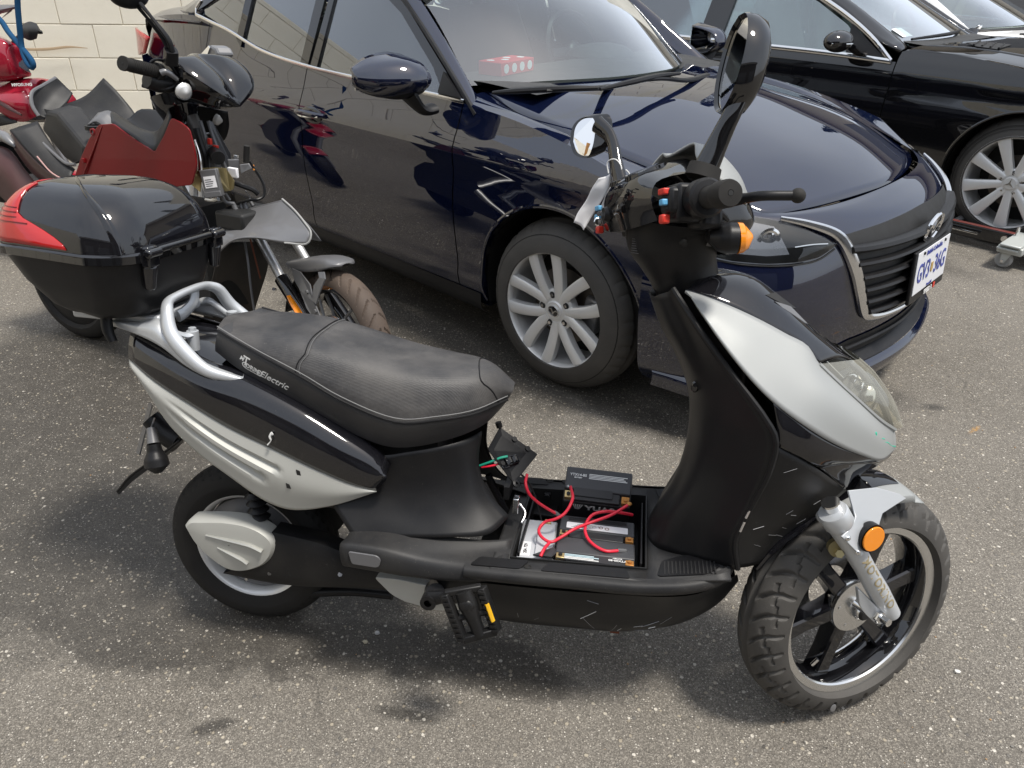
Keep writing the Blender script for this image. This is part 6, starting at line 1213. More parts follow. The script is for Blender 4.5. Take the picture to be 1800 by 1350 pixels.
# mirrors
st1 = [(0.023,-0.165,0.052),(0.038,-0.175,0.092),(0.05,-0.19,0.129),(0.061,-0.195,0.155)]
ms = H('mirror_stem', tube(st1, [.018, .0155, .013, .012], 16, flat=(.8, 1.15), sq=False), 'black_clean')
H('stem_boot', tube([Vector(st1[0]) + Vector((-.006, .0, -.016)), Vector(st1[0]) + Vector((0, 0, .004))], [.027, .025], 18, smooth=False, flat=(.85, 1.1)), 'rubber', parent=ms)
def mirror_head(outline, depth_dir, depth, glass_in, mat='black_clean'):
    P = cr(outline + [outline[0]], 49)[:-1]; c = sum(P, Vector()) / len(P); d = Vector(depth_dir).normalized()
    rows = [[c + (p - c) * .90 + d * .002 for p in P], [c + (p - c) * .97 - d * .003 for p in P], [p + d * .004 for p in P], [c + (p - c) * 1.0 + d * depth * .35 for p in P], [c + (p - c) * .92 + d * depth * .75 for p in P], [c + (p - c) * .70 + d * depth * .95 for p in P], [c + (p - c) * .02 + d * depth for p in P]]
    m = H('mirror_head', grid(rows, close_u=True), mat, smooth=60)
    gl = [c + (p - c) * .91 + d * .003 for p in P]; H('mirror_glass', (gl, [tuple(range(len(gl)))]), 'mirror', parent=m, smooth=0); return m
# right mirror: long oval seen almost edge on, glass towards the rider
RM = [(0.088,-0.165,0.284),(0.089,-0.2,0.265),(0.076,-0.225,0.22),(0.052,-0.235,0.175),(0.03,-0.225,0.143),(0.018,-0.19,0.144),(0.033,-0.15,0.172),(0.06,-0.12,0.224),(0.076,-0.135,0.27)]
rmc = sum((Vector(p) for p in RM), Vector()) / len(RM)
RMP = [(.055 + .20 * (z - .2) , y, z) for y, z in ((-.16, .292), (-.195, .285), (-.222, .25), (-.228, .21), (-.215, .165), (-.18, .138), (-.145, .145), (-.118, .185), (-.115, .235), (-.13, .275))]
RMP = [Vector((p[0] + .10 * (p[1] + .17), p[1], p[2])) for p in RMP]
mirror_head(RMP, (.96, -.12, -.19), .046, None)
st2 = [(-0.006,0.17,0.055),(-0.011,0.185,0.099),(-0.016,0.215,0.162),(-0.037,0.24,0.191)]
ms2 = H('mirror_stem', tube(st2, [.017, .014, .012, .016], 14, flat=(.8, 1.2)), 'black_clean'); H('stem_boot', tube([Vector(st2[0]) + Vector((0, 0, -.018)), Vector(st2[0]) + Vector((0, 0, .003))], [.024, .022], 16, smooth=False), 'rubber', parent=ms2)
LM = [(-0.079,0.295,0.161),(-0.073,0.295,0.195),(-0.059,0.285,0.211),(-0.038,0.255,0.207),(-0.035,0.25,0.185),(-0.04,0.25,0.146),(-0.049,0.26,0.125),(-0.07,0.285,0.134)]
LMm = mirror_head(LM, (.75, -.5, .15), .045, None)
part('rust_stain', slab([Vector(p) + Vector((-.0045, .002, 0)) for p in [(-0.047,0.263,0.157),(-0.041,0.257,0.154),(-0.046,0.262,0.134),(-0.052,0.267,0.13),(-0.049,0.266,0.144)]], .0006), pbr('rust_orange', (.60, .28, .08), .6), LMm, smooth=0)
# front cowl over the headstock: silver shell with black lower face
cw = H('front_cowl', surf(sym([[(.045, -.145, .045), (.075, -.145, .030), (.105, -.135, .012), (.125, -.115, -.002)], [(.030, -.115, .078), (.075, -.115, .072), (.115, -.105, .048), (.14, -.09, .018)], [(.040, -.075, .108), (.080, -.07, .100), (.125, -.06, .068), (.155, -.05, .028)], [(.015, -.03, .092), (.085, -.02, .104), (.14, 0, .073), (.165, 0, .03)]]), 20, 5), 'silver', solid=.004, smooth=60)
H('cowl_lower', surf(sym([[(.055, -.135, .03), (.06, -.135, -.03), (.05, -.12, -.07)], [(.125, -.115, -.001), (.135, -.115, -.03), (.10, -.10, -.075)], [(.157, -.05, .028), (.165, -.06, -.02), (.13, -.05, -.08)], [(.166, 0, .03), (.175, 0, -.015), (.14, 0, -.082)]]), 16, 5), 'black_clean', smooth=60)
H('cable_bundle', MB().add(tube([(.03, -.15, -.02), (.06, -.14, -.015), (.09, -.12, -.03)], .006, 8)).add(tube([(.03, -.14, -.03), (.07, -.13, -.03), (.10, -.10, -.04)], .005, 8)), 'black_plastic')
# indicators
ir = [Vector(q) for q in [(0.037,-0.17,-0.058),(0.058,-0.175,-0.059),(0.076,-0.18,-0.059),(0.089,-0.183,-0.058),(0.095,-0.186,-0.057)]]
idr = H('indicator', MB().add(tube([ir[0] + (ir[0] - ir[1]) * .25, ir[0], ir[1], ir[2]], [.010, .022, .0265, .0255], 20, flat=(1.0, 1.0))).add(cyl((.05, -.14, -.055), (.045, -.18, -.062), .012)), 'black_plastic')
H('indicator_lens', tube([ir[2], ir[3], ir[4], ir[4] + (ir[4] - ir[3]) * .8], [.0258, .0245, .018, .003], 20), 'amber', parent=idr)
H('indicator_wire', tube([(0.039,-0.17,-0.044),(0.036,-0.165,-0.056),(0.044,-0.165,-0.067)], .0022, 6), 'blue_part', parent=idr)
H('indicator', tube([(.03, .14, -.05), (.045, .18, -.055), (.06, .19, -.055)], [.012, .025, .024], 16), 'black_plastic')
# --- front fork, mudguard and wheel
def F(name, mb, mat, parent=None, **kw):
    if parent is None: return part(name, mb, mat, sc, FWM, **kw)
    return part(name, mb, mat, parent, **kw)
RF, WF = .258, .120
def soft(q, w, e):                          # groove of half width w with sloping walls
    return max(0., min(1., (w + e - abs(q)) / (2 * e)))
def chevron(th, t):
    a = abs(t)
    if a > .86: return 0
    sg = .5 if t > 0 else 0; k = th * 16 / PI + 1.35 * a + .25 * math.sin(a * 5) + sg; fr = k - math.floor(k) - .5
    d = .0095 * soft(fr, .095, .05) * min(1, max(0, (a - .06) / .08))
    d = max(d, .0085 * soft(a, .035, .025))
    k2 = int(math.floor(k)) % 2; c_ = .40 + .16 * k2 + .10 * fr
    d = max(d, .0075 * soft(a - c_, .03, .025))
    return d * min(1, (.86 - a) / .10)
fw = F('front_wheel', tyre(RF, WF, .199, chevron, 640, 72), 'tyre_grey', smooth=28); fw.matrix_local = FWM @ Matrix.Translation((0, 0, RF))
part('rim_lip', lathe([(.176, -.030), (.176, -.040), (.179, -.0435), (.193, -.046), (.196, -.042), (.192, -.036)], 80), 'bright', fw)
part('rim_lip', lathe([(.176, .030), (.176, .040), (.179, .0435), (.193, .046), (.196, .042), (.192, .036)], 80), 'bright', fw)
part('rim_barrel', lathe([(.178, -.040), (.168, -.022), (.164, 0), (.168, .022), (.178, .040)], 64), 'black_clean', fw)
for i in range(6):
    a = i * PI / 3 + R(8); ca, sa = math.cos(a), math.sin(a); rows = []
    for r_, w_, d_ in ((.030, .020, .022), (.06, .0175, .020), (.12, .0165, .018), (.167, .019, .019)):
        rows.append([(r_ * ca - q * sa, y, r_ * sa + q * ca) for q, y in ((-w_, -d_ + .004), (-w_ + .004, -d_), (w_ - .004, -d_), (w_, -d_ + .004), (w_, d_), (-w_, d_))])
    part('spoke', grid(rows, close_u=True), 'black_gloss', fw, smooth=25)
hub = part('hub', lathe([(.0, -.052), (.017, -.052), (.020, -.046), (.0215, -.030), (.058, -.026), (.060, -.020), (.058, -.012), (.03, .03)], 48), 'bright', fw)
for i in range(5):
    a = i * 2 * PI / 5 + .4; part('hub_hole', cyl((.045 * math.cos(a), -.0285, .045 * math.sin(a)), (.045 * math.cos(a), -.024, .045 * math.sin(a)), .0035, n=8), 'chrome', hub)
part('bearing', lathe([(.0, -.057), (.012, -.057), (.016, -.053), (.016, -.045)], 20), 'dark', hub)
part('tyre_mark', ell((-.06, -.0565, -.218), .008, .0012, .010, 12, 6), 'grey_light', fw)
part('valve', cyl((-.10, -.025, -.115), (-.09, -.03, -.10), .004, n=8), 'chrome', fw)
part('brake_disc', lathe([(.05, .055), (.095, .055), (.095, .059), (.05, .059)], 40, closed=True), 'satin_chrome', fw)
fk0, fk1 = (Vector(q) for q in [(-0.154,-0.085,0.568),(-0.137,-0.088,0.53)])
fka = Vector([(-0.138,-0.092,0.529)][0]); fkb = Vector([(0.009,-0.105,0.292)][0])
F('fork_tube', cyl(fk0 + (fk0 - fk1).normalized() * .004, fk1, .0165, n=20), 'chrome')
F('fork_seal', MB().add(cyl(fk1 + (fk0 - fk1) * .32, fk1 - (fk0 - fk1) * .1, .0205, .0225, n=20)), 'rubber')
fl = F('fork_leg', MB().add(tube([fka - (fkb - fka) * .02, fka + (fkb - fka) * .10, fka + (fkb - fka) * .55, fkb - (fkb - fka) * .06, fkb], [.0245, .0205, .0195, .021, .018], 20)), 'rail_silver')
F('fork_clamp', MB().add(lathe([(.0, -.019), (.0255, -.018), (.0275, -.014), (.0275, .014), (.0255, .018), (.0, .019)], 28, axis='z')).add(ell((.018, -.014, 0), .016, .012, .013, 14, 8)), 'rail_silver', parent=fl, Mx=Matrix.Translation(fka + (fkb - fka) * -.05) @ (fkb - fka).to_track_quat('Z', 'Y').to_matrix().to_4x4(), bevel=0)
fo = mir([tuple(fk0), tuple(fk1), tuple(fka), tuple(fkb)])
F('fork_tube', cyl(Vector(fo[0]) + (Vector(fo[0]) - Vector(fo[1])).normalized() * .03, fo[1], .0165, n=16), 'chrome')
F('fork_leg', tube([fo[2], Vector(fo[2]).lerp(Vector(fo[3]), .5), fo[3]], [.024, .020, .019], 16), 'rail_silver')
F('drop_out', MB().add(slab([(-0.08,-0.095,0.376),(-0.044,-0.1,0.336),(-0.013,-0.105,0.303),(-0.001,-0.105,0.279),(-0.021,-0.1,0.274),(-0.049,-0.095,0.304),(-0.066,-0.092,0.328)], .012, .012)), 'rail_silver', parent=fl, bevel=.003)
ax = [(-0.035,-0.055,0.3),(-0.028,-0.075,0.294),(-0.025,-0.108,0.298),(-0.031,-0.128,0.302)]
F('axle', MB().add(tube(ax[:3], .0095, 14, smooth=False)).add(lathe([(.0, -.007), (.013, -.006), (.015, 0), (.013, .006)], 6, c=ax[2])), 'satin_chrome', parent=fl)
F('axle_nut', cyl((ax[2][0], ax[2][1] - .024, ax[2][2]), (ax[2][0], ax[2][1] - .006, ax[2][2]), .008, n=10), 'chrome', parent=fl)
ltr = text_vf('MOTORINO', .026, 0, 1.06, .0004, .0004)
dd = (fkb - fka).normalized(); flt = bvh_of(fl)
Mx = plane_m(fka.lerp(fkb, .60) + Vector((0, -.04, 0)), dd, Vector((0, -1, 0)).cross(dd))
F('lettering', drape(ltr, Mx, flt, (0, 1, 0), .0006), pbr('brown_print', (.30, .25, .15), .5), parent=fl, smooth=0)
# mudguard: arc over the tyre, side cheek down to the fork
fd = F('front_mudguard', lathe([(.262, -.075), (.274, -.070), (.281, -.045), (.285, -.02), (.286, 0), (.285, .02), (.281, .045), (.274, .070), (.262, .075)], 26, c=(0, 0, RF), a0=R(75), a1=R(108)), 'silver', solid=.003)
F('mudguard_stripe', surf([[(.005, y, .0) for y in (-.04, 0, .04)]], 2, 1) if False else lathe([(.284, -.036), (.288, -.02), (.289, 0), (.288, .02), (.284, .036)], 26, c=(0, 0, RF), a0=R(77), a1=R(108)), 'black_gloss', parent=fd)
F('mudguard_tip', surf([[(.066, -.075, .512), (.07, -.03, .525), (.072, 0, .528)], [(.088, -.079, .506), (.088, -.035, .519), (.080, 0, .524)]], 8, 3), 'silver', parent=fd, solid=.003)
chk = [(-0.111,-0.078,0.581),(-0.042,-0.078,0.571),(0.021,-0.075,0.541),(0.043,-0.073,0.525),(0.015,-0.078,0.522),(-0.027,-0.085,0.516),(-0.053,-0.104,0.513),(-0.064,-0.112,0.512),(-0.106,-0.121,0.465),(-0.126,-0.121,0.485),(-0.157,-0.119,0.519),(-0.128,-0.112,0.529),(-0.107,-0.098,0.536),(-0.104,-0.085,0.552)]
F('mudguard_cheek', slab(chk, .004), 'rail_silver', parent=fd, bevel=.001)
for q in [(-0.144,-0.123,0.514),(-0.116,-0.123,0.477)]: F('rivet', ell(q, .0055, .004, .0055, 12, 6), 'chrome', parent=fd)
rq = Vector([(-0.088,-0.122,0.5)][0])
rfl = F('side_reflector', MB().add(lathe([(.0, -.001), (.024, -.002), (.0275, -.004), (.0275, .012), (.0, .012)], 28, c=tuple(rq))), 'black_plastic', parent=fd)
part('reflector_face', MB().add(prism([(rq.x + .0245 * math.cos(a), rq.y - .004, rq.z + .0245 * math.sin(a)) for a in [2 * PI * i / 28 for i in range(28)]], (0, -.004, 0))), 'amber', rfl, bevel=.001)
rk = random.Random(4); ct_k = bvh_of(cheek_)
for i in range(14):
    x, z = rk.uniform(1.07, 1.22), rk.uniform(.42, .64); L = rk.uniform(.004, .014); a = rk.uniform(-.7, .7)
    h = [ct_k.ray_cast(Vector((x + L * k * math.cos(a), -.6, z + L * k * math.sin(a))), Vector((0, 1, 0)))[0] for k in (-1, 0, 1)]
    if all(h): part('scratch', tube([p + Vector((0, -.0005, 0)) for p in h], rk.uniform(.0003, .0007), 4), 'grey_light', cheek_)
F('brake_caliper', MB().add(box(-.08, .085, .34, .05, .03, .08)), 'grey_plastic', bevel=.01)
F('caliper_bolt', MB().add(cyl([(-0.118,-0.07,0.461)][0], [(-0.127,-0.085,0.465)][0], .016)).add(cyl([(-0.118,-0.08,0.451)][0], [(-0.13,-0.095,0.461)][0], .008, n=6)), 'zinc', parent=fl)

# side stand (far side)
part('side_stand', tube([(.42, .10, .20), (.43, .17, .09), (.44, .22, -.03)], [.012, .010, .010], 10), 'black_plastic', sc)

# ------------------------------------------------------------------ things lying in the open bay
def batt(name, label, cat, L, Wd, Hh, Mx, top_txt, group=None, light=False, front=None):
    """Battery: case, raised lid part, terminals, print. Origin at the middle of the top face."""
    t = thing(name, label, cat, SCF @ Mx, group)
    part('case', boxb(-L / 2, L / 2, -Wd / 2, Wd / 2, -Hh, -.012), 'batt_black', t, bevel=.003)
    part('lid', boxb(-L / 2 + .001, L / 2 - .001, -Wd / 2 + (.026 if True else 0), Wd / 2 - .001, -.0125, .0), 'batt_grey', t, bevel=.003)
    part('terminal_shelf', boxb(-L / 2 + .024, L / 2 - .024, -Wd / 2 + .001, -Wd / 2 + .0255, -.0125, -.002), 'batt_black', t, bevel=.002)
    for s in (-1, 1):
        tm = part('terminal', boxb(s * (L / 2 - .012) - .0085, s * (L / 2 - .012) + .0085, -Wd / 2 + .003, -Wd / 2 + .020, -.012, .001), 'brass' if s < 0 else 'copper', t, bevel=.001)
        part('terminal_bolt', cyl((s * (L / 2 - .012), -Wd / 2 + .0115, .001), (s * (L / 2 - .012), -Wd / 2 + .0115, .0045), .0045, n=6), 'dark' if s < 0 else 'copper', tm, smooth=20)
    return t
T3 = lambda x, y, z, *rot: Matrix.Translation((x, y, z)) @ (rot[0] if rot else Matrix.Identity(4))
RX = lambda a: Matrix.Rotation(R(a), 4, 'X'); RZ = lambda a: Matrix.Rotation(R(a), 4, 'Z')
bB = batt('battery', 'black battery nearest the footboard edge, with printed text along its near side', 'battery', .163, .086, .062, T3(.802, -.100, .358, RZ(1.5)), 'YTX20-BS', 'batteries in the open bay')
bA = batt('battery', 'middle black battery with a long white sticker across its top', 'battery', .163, .086, .062, T3(.800, -.008, .356, RZ(1)), '', 'batteries in the open bay')
bC = batt('battery', 'black battery tilted up on the others with white YUASA lettering on its front', 'battery', .150, .084, .10, T3(.792, .078, .415, RX(33)), 'YTX14-BS', 'batteries in the open bay')
def ptxt(t, s, size, x, y, z, rot=180, mat='white_print', bold=.0002, w=1.0):
    part('lettering', text_vf(s, size, 0, w, .0002, bold), mat, t, Matrix.Translation((x, y, z)) @ RZ(rot), smooth=0)
# near battery: its print faces away from the camera
part('print_panel', boxb(-.075, .075, -.0425, -.0175, -.0018, -.0008), 'batt_black', bB, smooth=0)
ptxt(bB, 'YTX20-BS', .0085, .045, -.029, .0006, 180); ptxt(bB, 'BATTERY', .0045, .045, -.0215, .0006, 180)
for i in range(4): part('small_print', boxb(-.062, .008 - .01 * (i % 2), -.039 + .0046 * i, -.0366 + .0046 * i, -.0008, .0002), pbr('print_blue', (.45, .58, .62), .6) if i > 1 else 'white_print', bB, smooth=0)
part('sticker', slab([(-.066, -.012, .0008), (.066, -.012, .0008), (.066, .012, .0008), (-.066, .012, .0008)], .0008, .003), 'paper', bA, T3(0, .0, .0, RZ(0)), smooth=0)
for i in range(5): part('sticker_print', boxb(-.055 + .004 * i, -.02 + .006 * i, -.008 + .0036 * i, -.0068 + .0036 * i, .0013, .0016), 'batt_grey', bA, smooth=0)
part('sticker_stamp', MB().add(lathe([(.0035, 0), (.005, 0), (.005, .0003), (.0035, .0003)], 14, axis='z', c=(.008, .001, .0013), closed=True)).add(lathe([(.0035, 0), (.005, 0), (.005, .0003), (.0035, .0003)], 14, axis='z', c=(.021, -.001, .0013), closed=True)), 'rust', bA, smooth=0)
part('lid_groove', slab([(-.064, .022, .0004), (.064, .022, .0004), (.064, .034, .0004), (-.064, .034, .0004)], .001, .005), 'batt_black', bA, smooth=0)
part('lid_recess', slab([(-.052, -.012, .0004), (.034, -.012, .0004), (.034, -.032, .0004), (-.052, -.032, .0004)], .001, .002), 'batt_light' if False else 'batt_black', bC, smooth=0)
ptxt(bC, 'YTX14-BS', .0088, -.046, .0205, .0006, 0); ptxt(bC, 'BATTERY', .0042, -.046, .0135, .0006, 0)
for i in range(4): part('small_print', boxb(-.022, .064 - .004 * (i % 3), .0135 + .0036 * i, .0152 + .0036 * i, -.0002, .0004), 'white_print', bC, smooth=0)
part('lettering', text_vf('YUASA', .026, 0, 1.05, .0003, .0009), 'white_print', bC, plane_m((.018, -.0424, -.034), (1, 0, 0), (0, 0, 1)), smooth=0)
for i in range(5): part('logo_bar', slab([(-.052 + .005 * i, -.0424, -.022), (-.049 + .005 * i, -.0424, -.022), (-.0455 + .002 * i, -.0424, -.044), (-.0467 + .002 * i, -.0424, -.044)], .0004), 'white_print', bC, smooth=0)
ptxt(bC, '+', .012, -.066, -.012, .0006, 0)
gb = thing('battery', 'pale grey battery at the rear end of the open bay, with black printed digits', 'battery', SCF @ T3(.680, -.058, .340, RZ(3)), 'batteries in the open bay')
part('case', boxb(-.040, .036, -.075, .082, -.045, 0), 'batt_light', gb, bevel=.003)
part('lid', boxb(-.004, .034, -.066, .060, .0005, .006), 'batt_light', gb, bevel=.002)
part('label', slab([(-.034, -.065, .0006), (-.014, -.065, .0006), (-.014, -.012, .0006), (-.034, -.012, .0006)], .0005), 'paper', gb, smooth=0)
ptxt(gb, '20A 72V', .0105, -.024, -.038, .0012, 90, 'dark'); 
part('terminal', boxb(.008, .022, .058, .072, .0, .010), 'brass', gb, bevel=.001)
part('corner_bracket', slab([(-.006, -.078, .012), (.036, -.044, .014), (.042, -.066, .014), (.032, -.080, .012)], .003), 'batt_black', gb, smooth=0)
# jumper wires
def wire(label, pts, r=.0034, mat='red_wire'):
    w = thing('wire', label, 'wire', SCF); part('insulation', tube(pts, r, 10), mat, w); return w
wA = wire('red wire looping from the tilted battery round over the pale grey battery', [(0.733,0.049,0.418),(0.742,-0.015,0.42),(0.729,-0.04,0.4),(0.71,-0.051,0.39),(0.69,-0.05,0.38),(0.68,-0.069,0.37),(0.689,-0.086,0.365),(0.709,-0.096,0.362),(0.727,-0.079,0.365),(0.754,-0.054,0.375),(0.788,-0.026,0.38),(0.828,-0.011,0.395),(0.86,0.003,0.415)])
part('lug', ell([(0.863,0.009,0.415)][0], .006, .006, .004, 10, 6), 'copper', wA)
wB = wire('red wire running from the hanging charge plate down to the middle battery', [(0.635,0.041,0.44),(0.636,0.017,0.43),(0.646,0.01,0.41),(0.664,0.015,0.39),(0.687,0.017,0.375),(0.708,0.017,0.365)])
part('sleeve', tube([(0.703,0.02,0.367),(0.716,0.014,0.362)], .0045, 8, smooth=False), 'grey_plastic', wB)
wC = wire('red wire with an S bend across the white battery sticker', [(0.873,0.035,0.375),(0.852,0.02,0.385),(0.815,0.009,0.39),(0.788,-0.003,0.385),(0.776,-0.028,0.375),(0.777,-0.054,0.37),(0.787,-0.077,0.366),(0.805,-0.096,0.364),(0.824,-0.103,0.362),(0.85,-0.092,0.36)])
part('sleeve', tube([(0.847,-0.092,0.36),(0.864,-0.087,0.358)], .0048, 8, smooth=False), 'grey_plastic', wC)
wD = wire('short red wire end reaching the bracket at the rear of the bay', [(0.707,-0.102,0.364),(0.699,-0.121,0.36),(0.694,-0.138,0.352)])
wE = wire('thin black lead hanging from the charge plate into the bay', [(0.618,0.028,0.45),(0.636,0.034,0.43),(0.652,0.038,0.4),(0.665,0.031,0.37),(0.676,0.023,0.34)], .0022, 'black_wire')
# loose charge-socket plate leaning behind the bay
cp = thing('charge_plate', 'loose black cover plate with a charge socket leaning behind the open bay', 'cover plate', SCF)
cq = [Vector(p) for p in [(0.567,0.055,0.54),(0.654,0.055,0.485),(0.613,-0.005,0.438),(0.552,0,0.51)]]
part('plate', slab(cq, .003, .004), 'black_plastic', cp, smooth=0)
cn_ = (cq[1] - cq[0]).cross(cq[3] - cq[0]).normalized(); cn_ = cn_ if cn_.y < 0 else -cn_
cx_ = (cq[1] - cq[0]).normalized(); cm_ = plane_m(Vector([(0.598,0.022,0.475)][0]) + cn_ * .004, cx_, cn_.cross(cx_))
so = part('socket', MB().add(boxb(-.016, .016, -.010, .010, 0, .012)).add(boxb(-.026, .026, -.012, .012, -.001, .003)), 'black_clean', cp, cm_ @ RZ(55), bevel=.002)
for s in (-1, 1): part('socket_screw', cyl((s * .022, 0, .003), (s * .022, 0, .006), .005, n=10), 'black_plastic', so)
part('terminal_tabs', MB().add(boxb(-.010, -.006, -.006, .006, .012, .018)).add(boxb(.004, .008, -.006, .006, .012, .018)), 'satin_chrome', so, smooth=0)
part('plate_lug', tube([cq[0] + cn_ * .0, cq[0] + Vector((-.004, 0, .012))], .007, 10, smooth=False), 'black_plastic', cp)
part('plate_hole', MB().add(cyl(cq[0].lerp(cq[1], .4) + (cq[3] - cq[0]) * .06 + cn_ * .002, cq[0].lerp(cq[1], .4) + (cq[3] - cq[0]) * .06 + cn_ * .004, .006)).add(cyl(cq[0].lerp(cq[1], .75) + (cq[3] - cq[0]) * .06 + cn_ * .002, cq[0].lerp(cq[1], .75) + (cq[3] - cq[0]) * .06 + cn_ * .004, .006)), 'dark', cp)
part('grommet', lathe([(.003, -.003), (.008, -.002), (.008, .003), (.003, .004)], 14, axis='z'), 'black_plastic', cp, cm_ @ Matrix.Translation((.035, -.038, 0)))
part('green_lead', tube([(0.536,0,0.469),(0.559,0,0.481),(0.58,0.005,0.491),(0.594,0.012,0.493)], .0028, 8), 'green_wire', cp); part('red_lead', tube([(0.54,0,0.466),(0.562,0,0.472),(0.578,0.005,0.477),(0.589,0.012,0.481)], .0026, 8), 'red_wire', cp)
# paper tag tied on the left mirror stem
tg = thing('paper_tag', 'crumpled white paper tag tied to the left mirror stem', 'tag', SCF @ HBM)
ta = [(-0.044,0.2,0.076),(-0.054,0.215,0.056),(-0.061,0.23,0.034),(-0.075,0.245,0.008),(-0.082,0.25,-0.011)]; tb = [(-0.023,0.19,0.085),(-0.022,0.2,0.057),(-0.031,0.215,0.033),(-0.044,0.235,0.004),(-0.061,0.245,-0.028)]
tc_ = [(p[0] * .5 + q[0] * .5 - .006 * (1 if i % 2 else -1), (p[1] + q[1]) / 2, (p[2] + q[2]) / 2) for i, (p, q) in enumerate(zip(ta, tb))]
part('paper', surf([ta, tc_, tb], 20, 6), 'paper', tg, solid=.0006)
part('string', tube([(-0.026,0.19,0.085),(-0.027,0.195,0.108),(-0.017,0.175,0.111),(-0.008,0.165,0.097),(-0.005,0.165,0.074),(0.006,0.165,0.068),(0.01,0.165,0.082),(0.002,0.165,0.09)], .0014, 6), 'white_print', tg)

# ------------------------------------------------------------------ half stripped maroon moped with a grey beak, left of the blue car
GMF = fm(([-0.602, 2.325, 0.0], [[0.91355, -0.40674, 0.0], [0.40519, 0.91007, -0.08716], [0.03545, 0.07962, 0.99619]])); GWF = fm(([-0.602, 2.325, 0.0], [[0.73135, -0.682, 0.0], [0.67863, 0.72774, -0.09932], [0.06774, 0.07264, 0.99506]])); GWM = rel(GWF, GMF)
gm = thing('stripped_moped', 'maroon moped with grey front beak, its seat and front cover taken off', 'moped', GMF)
def Gp(name, mb, mat, parent=None, Mx=None, **kw): return part(name, mb, mat, parent or gm, Mx, **kw)
def Wp(name, mb, mat, parent=None, **kw): return part(name, mb, mat, parent or gm, None if parent else GWM, **kw)
def slant(th, t):
    a = abs(t)
    if .06 < a < .66: q = ((th * 15 / PI) + a * 1.5) % 1 - .5; return .006 * max(0., min(1., (.10 - abs(q)) / .05))
    return 0
gw = Wp('front_wheel', tyre(.25, .094, .206, slant, 320, 48), 'tyre_brown', smooth=28); gw.matrix_local = GWM @ Matrix.Translation((0, 0, .25))
part('rim', lathe([(.186, -.030), (.189, -.036), (.205, -.041), (.208, -.036), (.204, .036), (.188, .03), (.176, .022), (.172, 0), (.176, -.022)], 72, closed=True), 'black_paint', gw)
part('rim_line', lathe([(.2045, -.0412), (.2065, -.0420), (.2080, -.0395)], 72), 'bright', gw)
for i in range(10):
    a = i * PI / 5; b = a + (.32 if i % 2 else -.32)
    part('spoke', tube([(.03 * math.cos(a), -.012, .03 * math.sin(a)), (.10 * math.cos(a), -.014, .10 * math.sin(a)), (.170 * math.cos((a + b) / 2), -.010, .170 * math.sin((a + b) / 2))], .0055, 8), 'grey_light', gw)
part('brake_disc', lathe([(.05, -.030), (.10, -.030), (.10, -.026), (.05, -.026)], 40, closed=True), 'satin_chrome', gw); part('hub', lathe([(0, -.045), (.022, -.045), (.032, -.03), (.034, .03), (0, .045)], 24), 'black_plastic', gw)
f0, f1, f2 = (Vector(q) for q in [(-0.444,-0.062,0.557),(-0.259,-0.065,0.41),(0.057,-0.07,0.207)])
g0_, g1_, g2_ = (Vector((p.x, -p.y, p.z)) for p in (f0, f1, f2))
Wp('fork_tube', cyl(f0, f1, .0165, n=20), 'dull_chrome'); Wp('fork_tube', cyl(g0_, g1_, .0165, n=20), 'dull_chrome')
fb = f1 + (f2 - f1) * .04
fl_ = Wp('fork_leg', MB().add(tube([f1 - (f2 - f1) * .02, f1 + (f2 - f1) * .12, f1 + (f2 - f1) * .3, f2], [.026, .025, .021, .020], 18)), 'black_paint'); Wp('fork_leg', tube([g1_, g1_.lerp(g2_, .2), g2_], [.026, .024, .02], 16), 'black_paint')
Wp('side_reflector', tube(off([(-0.185,-0.088,0.38),(-0.125,-0.09,0.341),(-0.072,-0.092,0.302)], 0, 0, 0), [.009, .014, .014, .014, .009], 12, flat=(1, .35)), 'amber', parent=None)
Wp('caliper_bolt', MB().add(cyl([(-0.288,-0.085,0.373)][0], [(-0.32,-0.06,0.357)][0], .006, n=8)), 'satin_chrome')
gd = Wp('front_mudguard', lathe([(.262, -.062), (.270, -.05), (.274, -.02), (.275, 0), (.274, .02), (.270, .05), (.262, .062)], 26, c=(0, 0, .25), a0=R(103), a1=R(172)), 'dusty_plastic', solid=.003)
gtop = [(-0.252,-0.055,0.474),(-0.151,-0.055,0.508),(-0.054,-0.053,0.532),(0.005,-0.045,0.537),(0.029,-0.02,0.534)]; gtop2 = [(-0.217,-0.06,0.458),(-0.104,-0.065,0.483),(-0.038,-0.06,0.505),(0.006,-0.05,0.525),(0.029,-0.02,0.532)]
Wp('mudguard_beak', surf(sym([gtop2, gtop, [(p[0], 0, p[2] + .006) for p in gtop]]), 14, 4), 'grey_plastic', parent=gd, solid=.003)
Wp('mudguard_stay', MB().add(slab([(-0.189,-0.068,0.473),(-0.134,-0.072,0.476),(-0.058,-0.085,0.457),(-0.022,-0.095,0.41),(0.019,-0.1,0.375),(-0.014,-0.1,0.352),(-0.059,-0.098,0.375),(-0.112,-0.088,0.422),(-0.161,-0.078,0.442)], .005)).add(slab([(-0.035,-0.085,0.459),(-0.012,-0.078,0.492),(-0.029,-0.07,0.505),(-0.005,-0.065,0.511),(0.016,-0.075,0.495),(0.004,-0.09,0.447),(-0.006,-0.097,0.406),(-0.029,-0.095,0.412)], .005)), 'grey_plastic', parent=gd, smooth=0)
for q in [(-0.066,-0.094,0.429),(-0.005,-0.103,0.383)]: Wp('stay_bolt', cyl(Vector(q) + Vector((0, -.003, 0)), Vector(q) + Vector((0, .006, 0)), .007, n=8), 'grey_light', parent=gd)
